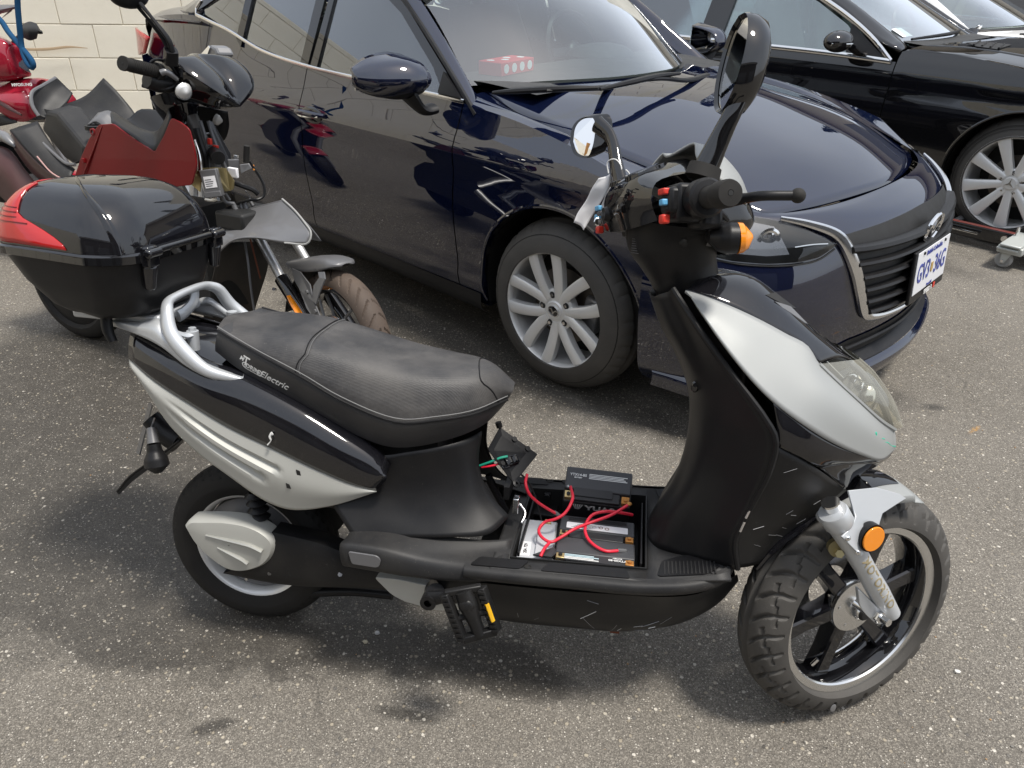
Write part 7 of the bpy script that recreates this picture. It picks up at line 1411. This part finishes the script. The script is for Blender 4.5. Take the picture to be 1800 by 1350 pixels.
# beak (front fairing) and the dirty inner guard behind the fork
k0 = [(-0.491,0,0.608),(-0.383,0,0.65),(-0.282,0,0.683),(-0.215,0.01,0.706)]; kA = [(-0.439,-0.05,0.605),(-0.337,-0.04,0.634),(-0.235,-0.03,0.661),(-0.157,-0.01,0.686)]; kB = [(-0.399,-0.09,0.59),(-0.319,-0.075,0.618),(-0.212,-0.06,0.641),(-0.094,-0.035,0.655)]
kC = [(-0.379,-0.12,0.567),(-0.318,-0.105,0.6),(-0.205,-0.085,0.615),(-0.055,-0.055,0.631)]; k3_ = [(-0.38,-0.14,0.531),(-0.309,-0.13,0.588),(-0.243,-0.11,0.601),(-0.134,-0.09,0.597),(-0.059,-0.07,0.601)]
Gp('beak', surf([k0, kA, kB, kC, k3_], 30, 5), 'grey_light', solid=.006, smooth=20)
far_ = lambda c: [(p[0] - .03, -p[1] * .55 + .004, p[2] - .02) for p in c]
Gp('beak_far_side', surf([k0, far_(kB), far_(k3_)], 24, 4), 'grey_plastic', solid=.004, smooth=25)
Gp('beak_edge', tube([(-0.215,0.01,0.708),(-0.153,-0.012,0.687),(-0.09,-0.037,0.656),(-0.052,-0.057,0.632),(-0.056,-0.072,0.602),(-0.132,-0.092,0.596)], .0035, 8), pbr('worn_grey', (.30, .30, .29), .6), smooth=60)
Gp('inner_guard', surf([[(-0.388,-0.12,0.556),(-0.433,-0.11,0.448),(-0.502,-0.1,0.308),(-0.53,-0.1,0.216)], [(-0.423,0,0.534),(-0.443,0,0.439),(-0.49,0,0.324),(-0.519,0,0.208)], [(-0.362,0.1,0.522),(-0.383,0.1,0.424),(-0.431,0.1,0.317),(-0.482,0.1,0.206)]], 16, 5), pbr('dirty_guard', (.030, .026, .022), .6, dust=.8, dustcol=(.12, .09, .065), wear=.3), solid=.004)
Gp('cable', tube([(-0.356,-0.03,0.551),(-0.331,-0.05,0.49),(-0.321,-0.06,0.414),(-0.315,-0.06,0.322)], .004, 8), 'grey_plastic'); Gp('cable', tube([(-0.376,0.02,0.547),(-0.36,0.02,0.468),(-0.347,0.02,0.409)], .003, 8), 'rust')
# maroon side panel with a V notch, black inner liner
mp = [(-0.816,-0.15,0.898),(-0.747,-0.15,0.908),(-0.667,-0.15,0.87),(-0.579,-0.15,0.837),(-0.529,-0.15,0.893),(-0.488,-0.15,0.95),(-0.452,-0.15,0.941),(-0.418,-0.15,0.923),(-0.407,-0.15,0.864),(-0.405,-0.15,0.816),(-0.437,-0.15,0.75),(-0.664,-0.15,0.703),(-0.996,-0.15,0.685),(-0.929,-0.15,0.78),(-0.871,-0.15,0.849)]
pn = Gp('side_panel', slab(mp, .006, .012), 'maroon', smooth=0, bevel=.002); Gp('side_panel', slab([(-.60, .15, .84), (-.82, .15, .90), (-.86, .15, .84), (-.98, .15, .69), (-.60, .15, .70)], .006, .012), 'maroon', smooth=0)
Gp('frame_web', slab([(-0.518,0.03,0.924),(-0.519,0.05,0.919),(-0.465,0.06,0.82),(-0.463,0.06,0.779),(-0.485,0.04,0.779)], .006), 'grey_plastic', smooth=0, bevel=.001)
Gp('panel_fold', tube([(-0.799,-0.152,0.895),(-0.854,-0.155,0.817),(-0.911,-0.158,0.739),(-0.945,-0.158,0.693)], .003, 6), 'maroon', parent=pn)
Gp('panel_fold', tube([(-0.472,-0.124,0.924),(-0.463,-0.126,0.856),(-0.467,-0.126,0.788)], .003, 6), 'maroon', parent=pn)
for q in [(-0.913,-0.156,0.773),(-0.943,-0.158,0.713)]: Gp('panel_clip', box(q[0], q[1], q[2], .012, .008, .016), 'maroon', parent=pn, bevel=.002)
Gp('panel_hole', lathe([(.007, -.003), (.012, -.002), (.012, .003), (.007, .002)], 16, c=[(-0.849,-0.152,0.872)][0], closed=True), 'maroon', parent=pn)
ln0 = [(-0.762,-0.145,0.912),(-0.665,-0.15,0.876),(-0.58,-0.15,0.842),(-0.54,-0.145,0.891),(-0.519,-0.125,0.947)]; ln1 = [(-0.852,-0.06,0.93),(-0.75,-0.06,0.892),(-0.666,-0.06,0.885),(-0.616,-0.06,0.922),(-0.6,-0.05,0.962)]
Gp('inner_liner', surf([ln0, ln1, [(p[0] - .01, 0, p[2] - .03) for p in ln1], mir(ln1), mir(ln0)], 24, 4), 'black_plastic', solid=.004)
# rear inner tub: grey plastic wing, wall, battery box and lower shell
Gp('tub_wing', surf([[(-1.126,0.15,1.009),(-1.068,0.15,0.968),(-1.004,0.15,0.91),(-0.933,0.14,0.841)], [(-1.175,0.1,0.946),(-1.109,0.1,0.918),(-1.015,0.1,0.886),(-0.917,0.08,0.844)], [(-1.297,0.05,0.895),(-1.163,0.04,0.877),(-1.039,0.03,0.86),(-0.921,0.02,0.834)]], 18, 6), 'dusty_plastic', solid=.004)
Gp('tub_wall', surf([[(-1.317,0.1,0.998),(-1.308,0.12,0.97),(-1.267,0.12,0.944)], [(-1.314,0.04,0.975),(-1.299,0.06,0.944),(-1.255,0.08,0.913)], [(-1.308,-0.02,0.947),(-1.293,0,0.898),(-1.254,0.03,0.88)], [(-1.283,-0.04,0.911),(-1.267,-0.03,0.873),(-1.236,0,0.86)]], 14, 5), 'dusty_plastic', solid=.005)
Gp('wall_rim', tube([(-1.317,0.1,0.996),(-1.312,0.04,0.973),(-1.299,-0.02,0.95),(-1.281,-0.04,0.91),(-1.258,-0.04,0.876)], .007, 8), 'grey_plastic')
Gp('battery_box', MB().add(prism([(-1.23,-0.03,0.896),(-1.148,-0.05,0.897),(-0.984,-0.09,0.803),(-1.004,-0.09,0.749),(-1.072,-0.08,0.73),(-1.143,-0.05,0.738),(-1.289,-0.02,0.824)], (.02, .09, .02))), 'dusty_plastic', smooth=0, bevel=.012)
Gp('box_slot', slab([(-1.257,-0.01,0.896),(-1.199,-0.02,0.896),(-1.182,-0.03,0.889),(-1.238,-0.02,0.885)], .012), 'dark', smooth=0)
Gp('box_foot', tube([(-1.184,-0.1,0.799),(-1.119,-0.11,0.768),(-1.047,-0.12,0.742),(-1.007,-0.12,0.744)], .006, 8), 'grey_plastic')
Gp('charge_ring', lathe([(.022, -.006), (.030, -.008), (.030, .006), (.022, .008)], 24, axis='z', c=[(-0.954,-0.06,0.868)][0], closed=True), 'black_plastic')
Gp('tub_step', surf([[(-1.024,0.02,0.905),(-0.989,0.04,0.914),(-0.966,0.05,0.895),(-0.939,0.04,0.865)], [(-1.017,-0.04,0.868),(-0.998,-0.02,0.883),(-0.957,-0.02,0.868),(-0.929,-0.03,0.845)]], 10, 3), 'grey_plastic', solid=.006)
Gp('lower_shell', surf([[(-1.242,-0.06,0.86),(-1.175,-0.08,0.807),(-1.092,-0.1,0.754),(-1.025,-0.11,0.723)], [(-1.256,-0.11,0.847),(-1.186,-0.12,0.791),(-1.103,-0.13,0.733),(-1.016,-0.135,0.704)], [(-1.279,-0.145,0.834),(-1.215,-0.145,0.777),(-1.118,-0.145,0.713),(-1.015,-0.145,0.682)]], 16, 5), 'dusty_plastic', solid=.004)
Gp('lower_panel', surf([[(-1.277,-0.147,0.833),(-1.213,-0.147,0.773),(-1.116,-0.147,0.71),(-1.01,-0.147,0.679)], [(-1.282,-0.14,0.802),(-1.222,-0.14,0.73),(-1.147,-0.14,0.685),(-1.062,-0.14,0.66)], [(-1.314,-0.12,0.763),(-1.255,-0.12,0.694),(-1.196,-0.12,0.66),(-1.138,-0.12,0.647)]], 16, 4), 'maroon_dark', solid=.003)
Gp('panel_edge', tube([(-1.155,-0.15,0.759),(-1.097,-0.15,0.71),(-1.002,-0.15,0.685)], .0025, 6), pbr('pinkish', (.5, .3, .28), .5))
Gp('swing_cover', surf([[(-1.487,-0.12,0.759),(-1.346,-0.12,0.76),(-1.277,-0.12,0.691),(-1.206,-0.12,0.628)], [(-1.446,-0.16,0.707),(-1.344,-0.16,0.688),(-1.289,-0.16,0.624),(-1.227,-0.16,0.58)], [(-1.49,-0.15,0.628),(-1.422,-0.15,0.594),(-1.371,-0.15,0.559),(-1.324,-0.15,0.512)]], 14, 5), pbr('dusty_maroon', (.075, .030, .030), .5, dust=.5, dustcol=(.16, .12, .10)), solid=.006)
Gp('rear_mass', boxb(-1.45, -.55, -.10, .10, .30, .64), 'dark', smooth=0)
Gp('floor_mass', boxb(-.95, -.46, -.11, .11, .28, .48), 'dark', smooth=0)
Gp('tail_trim', tube([(-1.44,-0.1,0.797),(-1.353,-0.12,0.803),(-1.318,-0.13,0.792),(-1.287,-0.13,0.775)], [.02, .022, .018, .006], 10), 'grey_light')
rwh = Gp('rear_wheel', tyre(.24, .10, .18, n=80, k=14), 'rubber', Mx=Matrix.Translation((-1.28, 0, .24))); part('hub_motor', lathe([(0, -.05), (.15, -.045), (.18, -.035)], 32), 'black_plastic', rwh)
# steering head, cables, controller box
hd0, hd1 = Vector([(-0.564,0,0.935)][0]), Vector([(-0.45,0,0.707)][0])
Gp('head_tube', tube([hd0, hd1], .024, 14, smooth=False), pbr('raw_steel', (.16, .15, .14), .5, .6, dust=.4))
Gp('frame_web', slab([(-0.519,0.03,0.919),(-0.521,0.06,0.903),(-0.479,0.07,0.789),(-0.486,0.06,0.761),(-0.502,0.04,0.781)], .01), 'grey_plastic', smooth=0)
for c_, r_, m in (([(-0.493,-0.03,0.931),(-0.481,-0.03,0.883),(-0.48,-0.03,0.829),(-0.478,-0.03,0.774)], .006, 'grey_plastic'), ([(-0.489,0,0.929),(-0.476,0,0.88),(-0.451,0,0.819),(-0.432,0,0.779)], .006, 'grey_plastic'), ([(-0.494,-0.05,0.91),(-0.484,-0.05,0.867),(-0.471,-0.05,0.823),(-0.473,-0.05,0.777)], .010, 'black_plastic'), ([(-0.487,-0.02,0.89),(-0.485,0,0.89)], .003, 'grey_light'), ([(-0.481,-0.02,0.851),(-0.461,0,0.855)], .003, 'grey_light')):
    Gp('cable', tube(c_, r_, 8), m)
Gp('frame_brace', tube([(-0.476,-0.08,0.877),(-0.455,-0.09,0.829),(-0.457,-0.09,0.784)], [.006, .010, .014], 10, flat=(.6, 1)), 'satin_chrome')
Gp('frame_pipe', tube([(-0.459,-0.02,0.833),(-0.413,-0.05,0.824)], [.022, .022], 16, smooth=False), 'black_plastic'); Gp('red_tab', MB().add(box(*[(-0.462,-0.03,0.869)][0], .014, .01, .02)).add(box(*[(-0.449,-0.02,0.853)][0], .02, .01, .01)), 'red_part', bevel=.002)
cb_ = [(-0.447,-0.1,0.787),(-0.395,-0.08,0.797),(-0.371,-0.08,0.717),(-0.427,-0.1,0.702)]
cx = Vector(cb_[1]) - Vector(cb_[0]); cy = Vector(cb_[0]) - Vector(cb_[3])
bk_ = [(-0.493,-0.095,0.773),(-0.461,-0.09,0.791),(-0.407,-0.075,0.799),(-0.364,-0.07,0.8),(-0.36,-0.07,0.729),(-0.378,-0.072,0.724),(-0.402,-0.08,0.771),(-0.449,-0.095,0.759),(-0.458,-0.1,0.716),(-0.499,-0.1,0.74)]
Gp('bracket', slab(bk_, .003), 'zinc', smooth=0, bevel=.0008)
Gp('bracket', slab([(-0.38,-0.05,0.788),(-0.355,-0.05,0.758),(-0.361,-0.05,0.732),(-0.369,-0.06,0.725),(-0.383,-0.06,0.734)], .003), 'zinc', smooth=0)
cbm = plane_m(sum((Vector(p) for p in cb_), Vector()) / 4, cx, cy); w_, h_ = cx.length, cy.length
ct_ = Gp('controller', MB().add(boxb(-w_ / 2, w_ / 2, -h_ / 2, h_ / 2, -.008, .016)).add(boxb(-w_ / 2 - .002, w_ / 2 + .002, h_ / 2 - .026, h_ / 2, .0, .006)), 'grey_plastic', Mx=cbm, bevel=.003)
part('controller_label', boxb(-w_ * .34, w_ * .36, -h_ * .16, h_ * .26, .0165, .0172), 'paper', ct_, smooth=0)
for i in range(4): part('label_print', boxb(-w_ * .28, w_ * (.1 + .05 * (i % 3)), -h_ * .10 + i * h_ * .075, -h_ * .075 + i * h_ * .075, .0173, .0178), 'batt_grey', ct_, smooth=0)
for s in (-1, 1): part('controller_bolt', lathe([(.0, .010), (.004, .0095), (.006, .006)], 12, axis='z', c=(s * w_ * .26, h_ / 2 - .012, .0)), 'chrome', ct_)
part('controller_step', boxb(-w_ / 2, w_ / 2, -h_ / 2, -h_ / 2 + .018, .014, .022), 'grey_plastic', ct_, bevel=.002)
Gp('connector', boxb(*[f(a, b) for a, b in zip([(-0.379,-0.04,0.792)][0], [(-0.353,-0.04,0.772)][0]) for f in (lambda p, q: min(p, q) - .006, lambda p, q: max(p, q) + .006)]), 'paper', bevel=.003)
Gp('horn_bracket', slab([(-0.404,-0.02,0.818),(-0.374,0,0.819),(-0.378,0,0.785),(-0.403,-0.02,0.789)], .012), 'grey_plastic', smooth=0, bevel=.003)
Gp('horn_bracket', slab([(-0.373,0,0.802),(-0.35,0.02,0.806),(-0.34,0.02,0.791),(-0.359,0.01,0.782),(-0.37,0,0.773)], .010), 'grey_light', smooth=0, bevel=.002)
Gp('horn_lug', MB().add(slab([(-0.396,0,0.831),(-0.381,0.01,0.829),(-0.386,0.01,0.812),(-0.396,0,0.813)], .003)).add(cyl([(-0.386,-0.002,0.823)][0], [(-0.397,0.01,0.82)][0], .006)), 'satin_chrome')
Gp('rubber_grip', tube([(-0.362,0.02,0.808),(-0.358,0.02,0.836),(-0.353,0.02,0.862)], .010, 10), 'rubber')
for c_, r_, m in (([(-0.358,0.03,0.811),(-0.351,0.04,0.789),(-0.338,0.05,0.761),(-0.321,0.05,0.725),(-0.32,0.04,0.698),(-0.33,0.02,0.689),(-0.342,0,0.689),(-0.373,-0.02,0.68),(-0.407,-0.04,0.66),(-0.427,-0.06,0.642)], .0045, 'black_plastic'), ([(-0.38,-0.02,0.743),(-0.351,-0.01,0.734),(-0.325,0,0.725),(-0.314,0.01,0.711)], .009, 'black_plastic'), ([(-0.406,-0.06,0.707),(-0.401,-0.05,0.683),(-0.384,-0.03,0.677)], .006, 'grey_plastic'), ([(-0.4,-0.05,0.712),(-0.393,-0.04,0.689)], .005, 'grey_plastic'), ([(-0.36,0,0.718),(-0.34,0,0.698)], .002, 'grey_light'), ([(-0.457,-0.08,0.69),(-0.426,-0.08,0.691),(-0.403,-0.08,0.698)], .007, 'bright'), ([(-0.354,0.04,0.798),(-0.349,0.04,0.781)], .004, 'amber_clear')):
    Gp('cable', tube(c_, r_, 8), m)
for i, x in enumerate((410, 421, 428, 438)): Gp('yoke_rib', cyl([(-0.389,-0.03,0.676),(-0.38,-0.01,0.678),(-0.372,0,0.681),(-0.365,0.02,0.686)][i], [(-0.378,-0.03,0.651),(-0.371,-0.01,0.652),(-0.362,0,0.657),(-0.35,0.02,0.665)][i], .006 if i % 2 else .009, n=10), 'grey_plastic')
Gp('yoke', boxb(-.42, -.30, -.09, .09, .60, .66), 'dark', bevel=.01)
# handlebar, cowl, mirrors, lamps
ge, gi = (Vector(q) for q in [(-0.488,-0.3,1.109),(-0.499,-0.175,1.083)])
gg = Gp('grip', MB().add(tube([ge, gi], .0185, 22, smooth=False)), 'rubber')
gd_ = (gi - ge).normalized()
for i in range(11):
    c_ = ge.lerp(gi, .22 + .065 * i); part('grip_ring', tube([c_ - gd_ * .0018, c_ + gd_ * .0018], .0197, 22, smooth=False), 'rubber', gg)
part('grip_end', MB().add(tube([ge - gd_ * .002, ge + gd_ * .006], .0205, 22, smooth=False)), 'rubber', gg); part('grip_hole', cyl(ge - gd_ * .0028, ge - gd_ * .0018, .003, n=10), 'dark', gg)
Gp('grip_flange', tube([gi - gd_ * .006, gi + gd_ * .012], .026, 20, smooth=False), 'rubber')
Gp('switch_box', tube([(-0.516,-0.2,1.06),(-0.511,-0.17,1.051),(-0.496,-0.13,1.046)], [.024, .028, .026], 12), 'black_plastic'); Gp('cable_loop', tube([(-0.501,-0.19,1.108),(-0.487,-0.18,1.118),(-0.475,-0.15,1.106),(-0.462,-0.13,1.078)], .0045, 8), 'black_plastic')
Gp('lever', tube([(-0.476,-0.18,1.081),(-0.465,-0.17,1.085),(-0.455,-0.14,1.062)], [.010, .009, .006], 10), 'grey_light'); Gp('lever_rod', tube([(-0.538,-0.2,1.042),(-0.503,-0.18,1.033),(-0.474,-0.14,1.041),(-0.461,-0.13,1.07)], .006, 8), 'black_plastic')
cwT = [(-0.537,-0.12,1.105),(-0.484,-0.13,1.112),(-0.42,-0.13,1.084),(-0.364,-0.09,1.04),(-0.35,0,0.987)]; cwM = [(-0.515,-0.06,1.108),(-0.471,-0.06,1.129),(-0.427,-0.05,1.107),(-0.383,-0.03,1.064),(-0.349,0,0.991)]
cwC = [(-0.558,0,1.115),(-0.514,0,1.131),(-0.46,0,1.104),(-0.4,0,1.065),(-0.347,0,0.993)]; cwB = [(-0.534,-0.12,1.023),(-0.496,-0.11,1.004),(-0.44,-0.09,0.994),(-0.402,-0.06,0.978),(-0.35,0,0.984)]
Gp('headlamp_cowl', surf(sym([cwB, cwT, cwM, cwC]), 26, 6), 'black_clean', smooth=24, solid=.003)
Gp('cowl_back', tube([[(-0.549,-0.1,1.054)][0], [(-0.614,0,1.072)][0], mir([(-0.549,-0.1,1.054)])[0]], .035, 12), 'black_plastic')
Gp('headset', tube([(-0.627,0,1.001),(-0.611,0,0.949),(-0.595,0,0.901),(-0.582,0,0.888)], [.075, .070, .055, .045], 22), 'black_clean')
for q0, q1, q2 in ([(-0.481,-0.12,1.027),(-0.435,-0.14,1.031),(-0.408,-0.15,1.021)], [(-0.604,0.14,0.925),(-0.56,0.12,0.921),(-0.541,0.12,0.911)]):
    ind = Gp('indicator', tube([q0, q1], [.016, .026], 14, smooth=False), 'black_clean'); d_ = (Vector(q2) - Vector(q1)).normalized()
    part('indicator_lens', tube([Vector(q1), Vector(q1) + d_ * .008, Vector(q1) + d_ * .018], [.0265, .021, .004], 14), 'alloy', ind)
mb0 = [(-0.463,-0.15,1.11),(-0.444,-0.16,1.146)]; Gp('mirror_stem', tube(mb0, [.020, .018], 12, smooth=False, sq=True), 'black_plastic')
Gp('mirror_arm', tube([(-0.44,-0.16,1.143),(-0.439,-0.17,1.174),(-0.466,-0.19,1.225),(-0.494,-0.21,1.272)], [.011, .009, .006, .008], 10, flat=(.7, 1)), 'black_plastic'); Gp('mirror_arm', tube([(-0.452,-0.16,1.152),(-0.463,-0.17,1.179),(-0.484,-0.19,1.223),(-0.511,-0.21,1.268)], [.009, .006, .005, .006], 10, flat=(.7, 1)), 'black_plastic')
Gp('mirror_head', ell([(-0.518,-0.22,1.285)][0], .035, .065, .035, 20, 12), 'black_plastic')
mh_ = Gp('mirror_head', prism([(-0.758,0.26,1.106),(-0.702,0.26,1.147),(-0.677,0.26,1.137),(-0.664,0.26,1.116),(-0.7,0.26,1.087),(-0.743,0.26,1.085)], (.03, .05, -.0)), 'grey_light', smooth=0, bevel=.008)
Gp('mirror_glass', slab([(-0.748,0.255,1.107),(-0.7,0.255,1.143),(-0.696,0.255,1.136),(-0.723,0.255,1.093),(-0.74,0.255,1.092)], .003), 'mirror', parent=mh_, smooth=0)
Gp('mirror_stem', tube([[(-0.725,0.27,1.089)][0], [(-0.695,0.25,1.06)][0], [(-0.658,0.15,1.037)][0]], .009, 8), 'black_plastic')

# ------------------------------------------------------------------ glossy red scooter at the left edge, with a blue rope on its mirror
RSF = fm(([-2.75, 3.88, 0.0], [[0.92718, -0.37461, 0.0], [0.37318, 0.92366, -0.08716], [0.03265, 0.08081, 0.99619]]))
rs = thing('red_scooter', 'glossy red scooter cut off by the left edge in front of the cream wall', 'scooter', RSF)
def Rp(name, mb, mat, **kw): return part(name, mb, mat, rs, **kw)
h0 = [(0.347,-0.16,1.051),(0.474,-0.15,1.039),(0.537,-0.12,1.029),(0.55,-0.06,1.007)]; h1 = [(0.374,-0.19,1.007),(0.485,-0.17,0.994),(0.547,-0.14,0.982),(0.532,-0.04,0.939)]; h2 = [(0.343,-0.19,0.923),(0.49,-0.17,0.902),(0.544,-0.12,0.887),(0.498,0,0.887)]; h3 = [(0.217,-0.12,0.853),(0.405,-0.12,0.851),(0.465,-0.08,0.861),(0.493,0,0.882)]
Rp('handlebar_cowl', surf([h3, h2, h1, h0, [(0.094,0.02,1.06),(0.245,0.02,1.053),(0.387,0,1.036),(0.488,0,0.984)]], 20, 5), 'scarlet', solid=.004, smooth=40)
Rp('smoked_screen', surf([[(0.438,-0.1,1.029),(0.499,-0.1,1.018),(0.523,-0.08,0.996),(0.512,-0.05,0.971)], [(0.391,-0.05,1.036),(0.449,-0.05,1.025),(0.487,-0.04,1.003),(0.503,-0.03,0.98)]], 12, 3), pbr('smoked', (.12, .05, .05), .15, 0, 1.), solid=.003)
Rp('headlamp', slab([(0.535,-0.09,0.983),(0.535,-0.05,0.954),(0.525,-0.02,0.892),(0.535,-0.05,0.906),(0.543,-0.09,0.929)], .008), 'lamp_reflector', smooth=0, bevel=.002)
a0 = [(0.208,-0.12,0.827),(0.414,-0.1,0.848),(0.502,-0.08,0.864),(0.564,-0.05,0.859),(0.558,-0.02,0.843)]; a1 = [(0.268,-0.18,0.761),(0.487,-0.17,0.787),(0.569,-0.15,0.787),(0.607,-0.12,0.779),(0.6,-0.08,0.756)]; a2 = [(0.25,-0.18,0.709),(0.469,-0.17,0.732),(0.523,-0.15,0.7),(0.57,-0.13,0.698),(0.607,-0.1,0.721)]
Rp('front_apron', surf(sym([a2, a1, a0, [(p[0], 0, p[2] + .012) for p in a0]]), 20, 5), 'scarlet', solid=.004, smooth=40)
Rp('apron_groove', tube([(0.395,-0.178,0.807),(0.495,-0.178,0.778),(0.549,-0.17,0.753),(0.6,-0.165,0.733)], [.004, .009, .010, .004], 8), 'maroon_dark')
Rp('lower_cladding', surf(sym([[(0.21,-0.17,0.642),(0.448,-0.17,0.671),(0.553,-0.16,0.697)], [(0.215,-0.16,0.692),(0.457,-0.165,0.718),(0.535,-0.15,0.701)]]), 10, 3), 'dusty_plastic', solid=.005)
ap = [(0.52,-0.1,0.837),(0.571,-0.06,0.841)]
part('lettering', text_vf('HYOSUNG', .017, 0, 1.0, .0006, .0006), 'white_print', rs, plane_m(Vector([(0.579,-0.105,0.844)][0]) + Vector((0, -.012, .012)), Vector(ap[1]) - Vector(ap[0]), (0, .3, 1)), smooth=0)
m1 = [(0.579,-0.06,1.075)][0]
hd = Rp('mirror_head', MB().add(surf([[(0.588,-0.06,1.105),(0.634,-0.06,1.117),(0.674,-0.06,1.112)], [(0.613,-0.09,1.083),(0.674,-0.1,1.082),(0.714,-0.09,1.084)], [(0.597,-0.08,1.051),(0.656,-0.09,1.042),(0.684,-0.08,1.051)]], 12, 5)), 'dusty_plastic', solid=.03, bevel=.01)
Rp('mirror_stem', tube([(0.497,-0.06,1.02),(0.533,-0.06,1.043),(0.583,-0.06,1.064)], .010, 10), 'black_plastic')
hd2 = Rp('mirror_head', surf([[(0.176,0.1,1.168),(0.274,0.1,1.176),(0.357,0.1,1.179)], [(0.222,0.06,1.144),(0.325,0.06,1.158),(0.376,0.08,1.17)], [(0.175,0.08,1.109),(0.274,0.08,1.13),(0.336,0.09,1.154)]], 12, 4), 'grey_plastic', solid=.012)
Rp('mirror_glass', slab([(0.203,0.07,1.105),(0.282,0.07,1.116),(0.348,0.08,1.15),(0.36,0.09,1.172),(0.33,0.08,1.163),(0.272,0.07,1.13)], .003), 'mirror', smooth=0)
Rp('mirror_stem', tube([(0.156,0.1,1.044),(0.204,0.09,1.076),(0.253,0.08,1.112)], .008, 8), 'black_plastic')
Rp('mudguard', lathe([(.235, -.06), (.245, -.04), (.25, 0), (.245, .04), (.235, .06)], 20, c=(.62, 0, .22), a0=R(50), a1=R(150)), 'scarlet', solid=.003)
wr = part('front_wheel', tyre(.22, .10, .15, n=90, k=14), 'rubber', rs, Matrix.Translation((.62, 0, .22))); part('rim', lathe([(.02, -.04), (.14, -.03), (.155, -.045)], 36), 'grey_plastic', wr)
for s in (-1, 1): Rp('fork_leg', cyl((.62, s * .075, .22), (.45, s * .07, .66), .018), 'grey_light')
Rp('body_mass', boxb(-.45, .30, -.14, .14, .28, .58), 'black_plastic', bevel=.05)
Rp('rear_fairing', surf(sym([[(-.3, -.15, .45), (-.7, -.17, .55), (-1.0, -.08, .70)], [(-.25, -.16, .65), (-.7, -.17, .72), (-1.0, -.08, .8)], [(-.25, 0, .72), (-.7, 0, .78), (-1.02, 0, .83)]]), 14, 4), 'scarlet', solid=.004)
wr2 = part('rear_wheel', tyre(.22, .11, .15, n=64, k=12), 'rubber', rs, Matrix.Translation((-.68, 0, .22))); part('rim', lathe([(0, -.04), (.14, -.03), (.155, -.045)], 32), 'grey_plastic', wr2)
rope = thing('rope', 'blue rope hanging in a loop beside the red scooter mirror', 'rope', RSF)
part('cord', tube([(0.702,-0.13,1.286),(0.671,-0.13,1.178),(0.657,-0.13,1.101),(0.645,-0.13,1.021),(0.66,-0.14,0.981),(0.69,-0.15,0.947),(0.707,-0.15,0.936),(0.72,-0.15,0.946),(0.718,-0.15,0.962),(0.688,-0.14,0.983),(0.648,-0.13,1.008),(0.603,-0.12,1.037),(0.552,-0.11,1.073),(0.512,-0.1,1.11),(0.449,-0.09,1.144),(0.355,-0.08,1.181)], .0115, 10), 'blue_rope', rope)

# a few larger stones lying loose
for (x, y, r_, col_, lab) in ((1.041, 1.207, .0085, (.62, .61, .58), 'pale loose stone on the asphalt to the right of the front wheel'), (-.313, 1.29, .0075, (.50, .50, .50), 'light grey loose stone on the asphalt left of the pedal'), (-.336, 1.262, .0070, (.40, .36, .27), 'tan loose stone on the asphalt below left of the pedal')):
    v, f = stone_vf(r_, rnd)
    o = mesh_obj('stone', (v, f), pbr('stone', col_, .8, grain=.4), smooth=30); o.location = (x, y, r_ * .45); tag(o, lab, 'stone', 'loose stones on the asphalt')
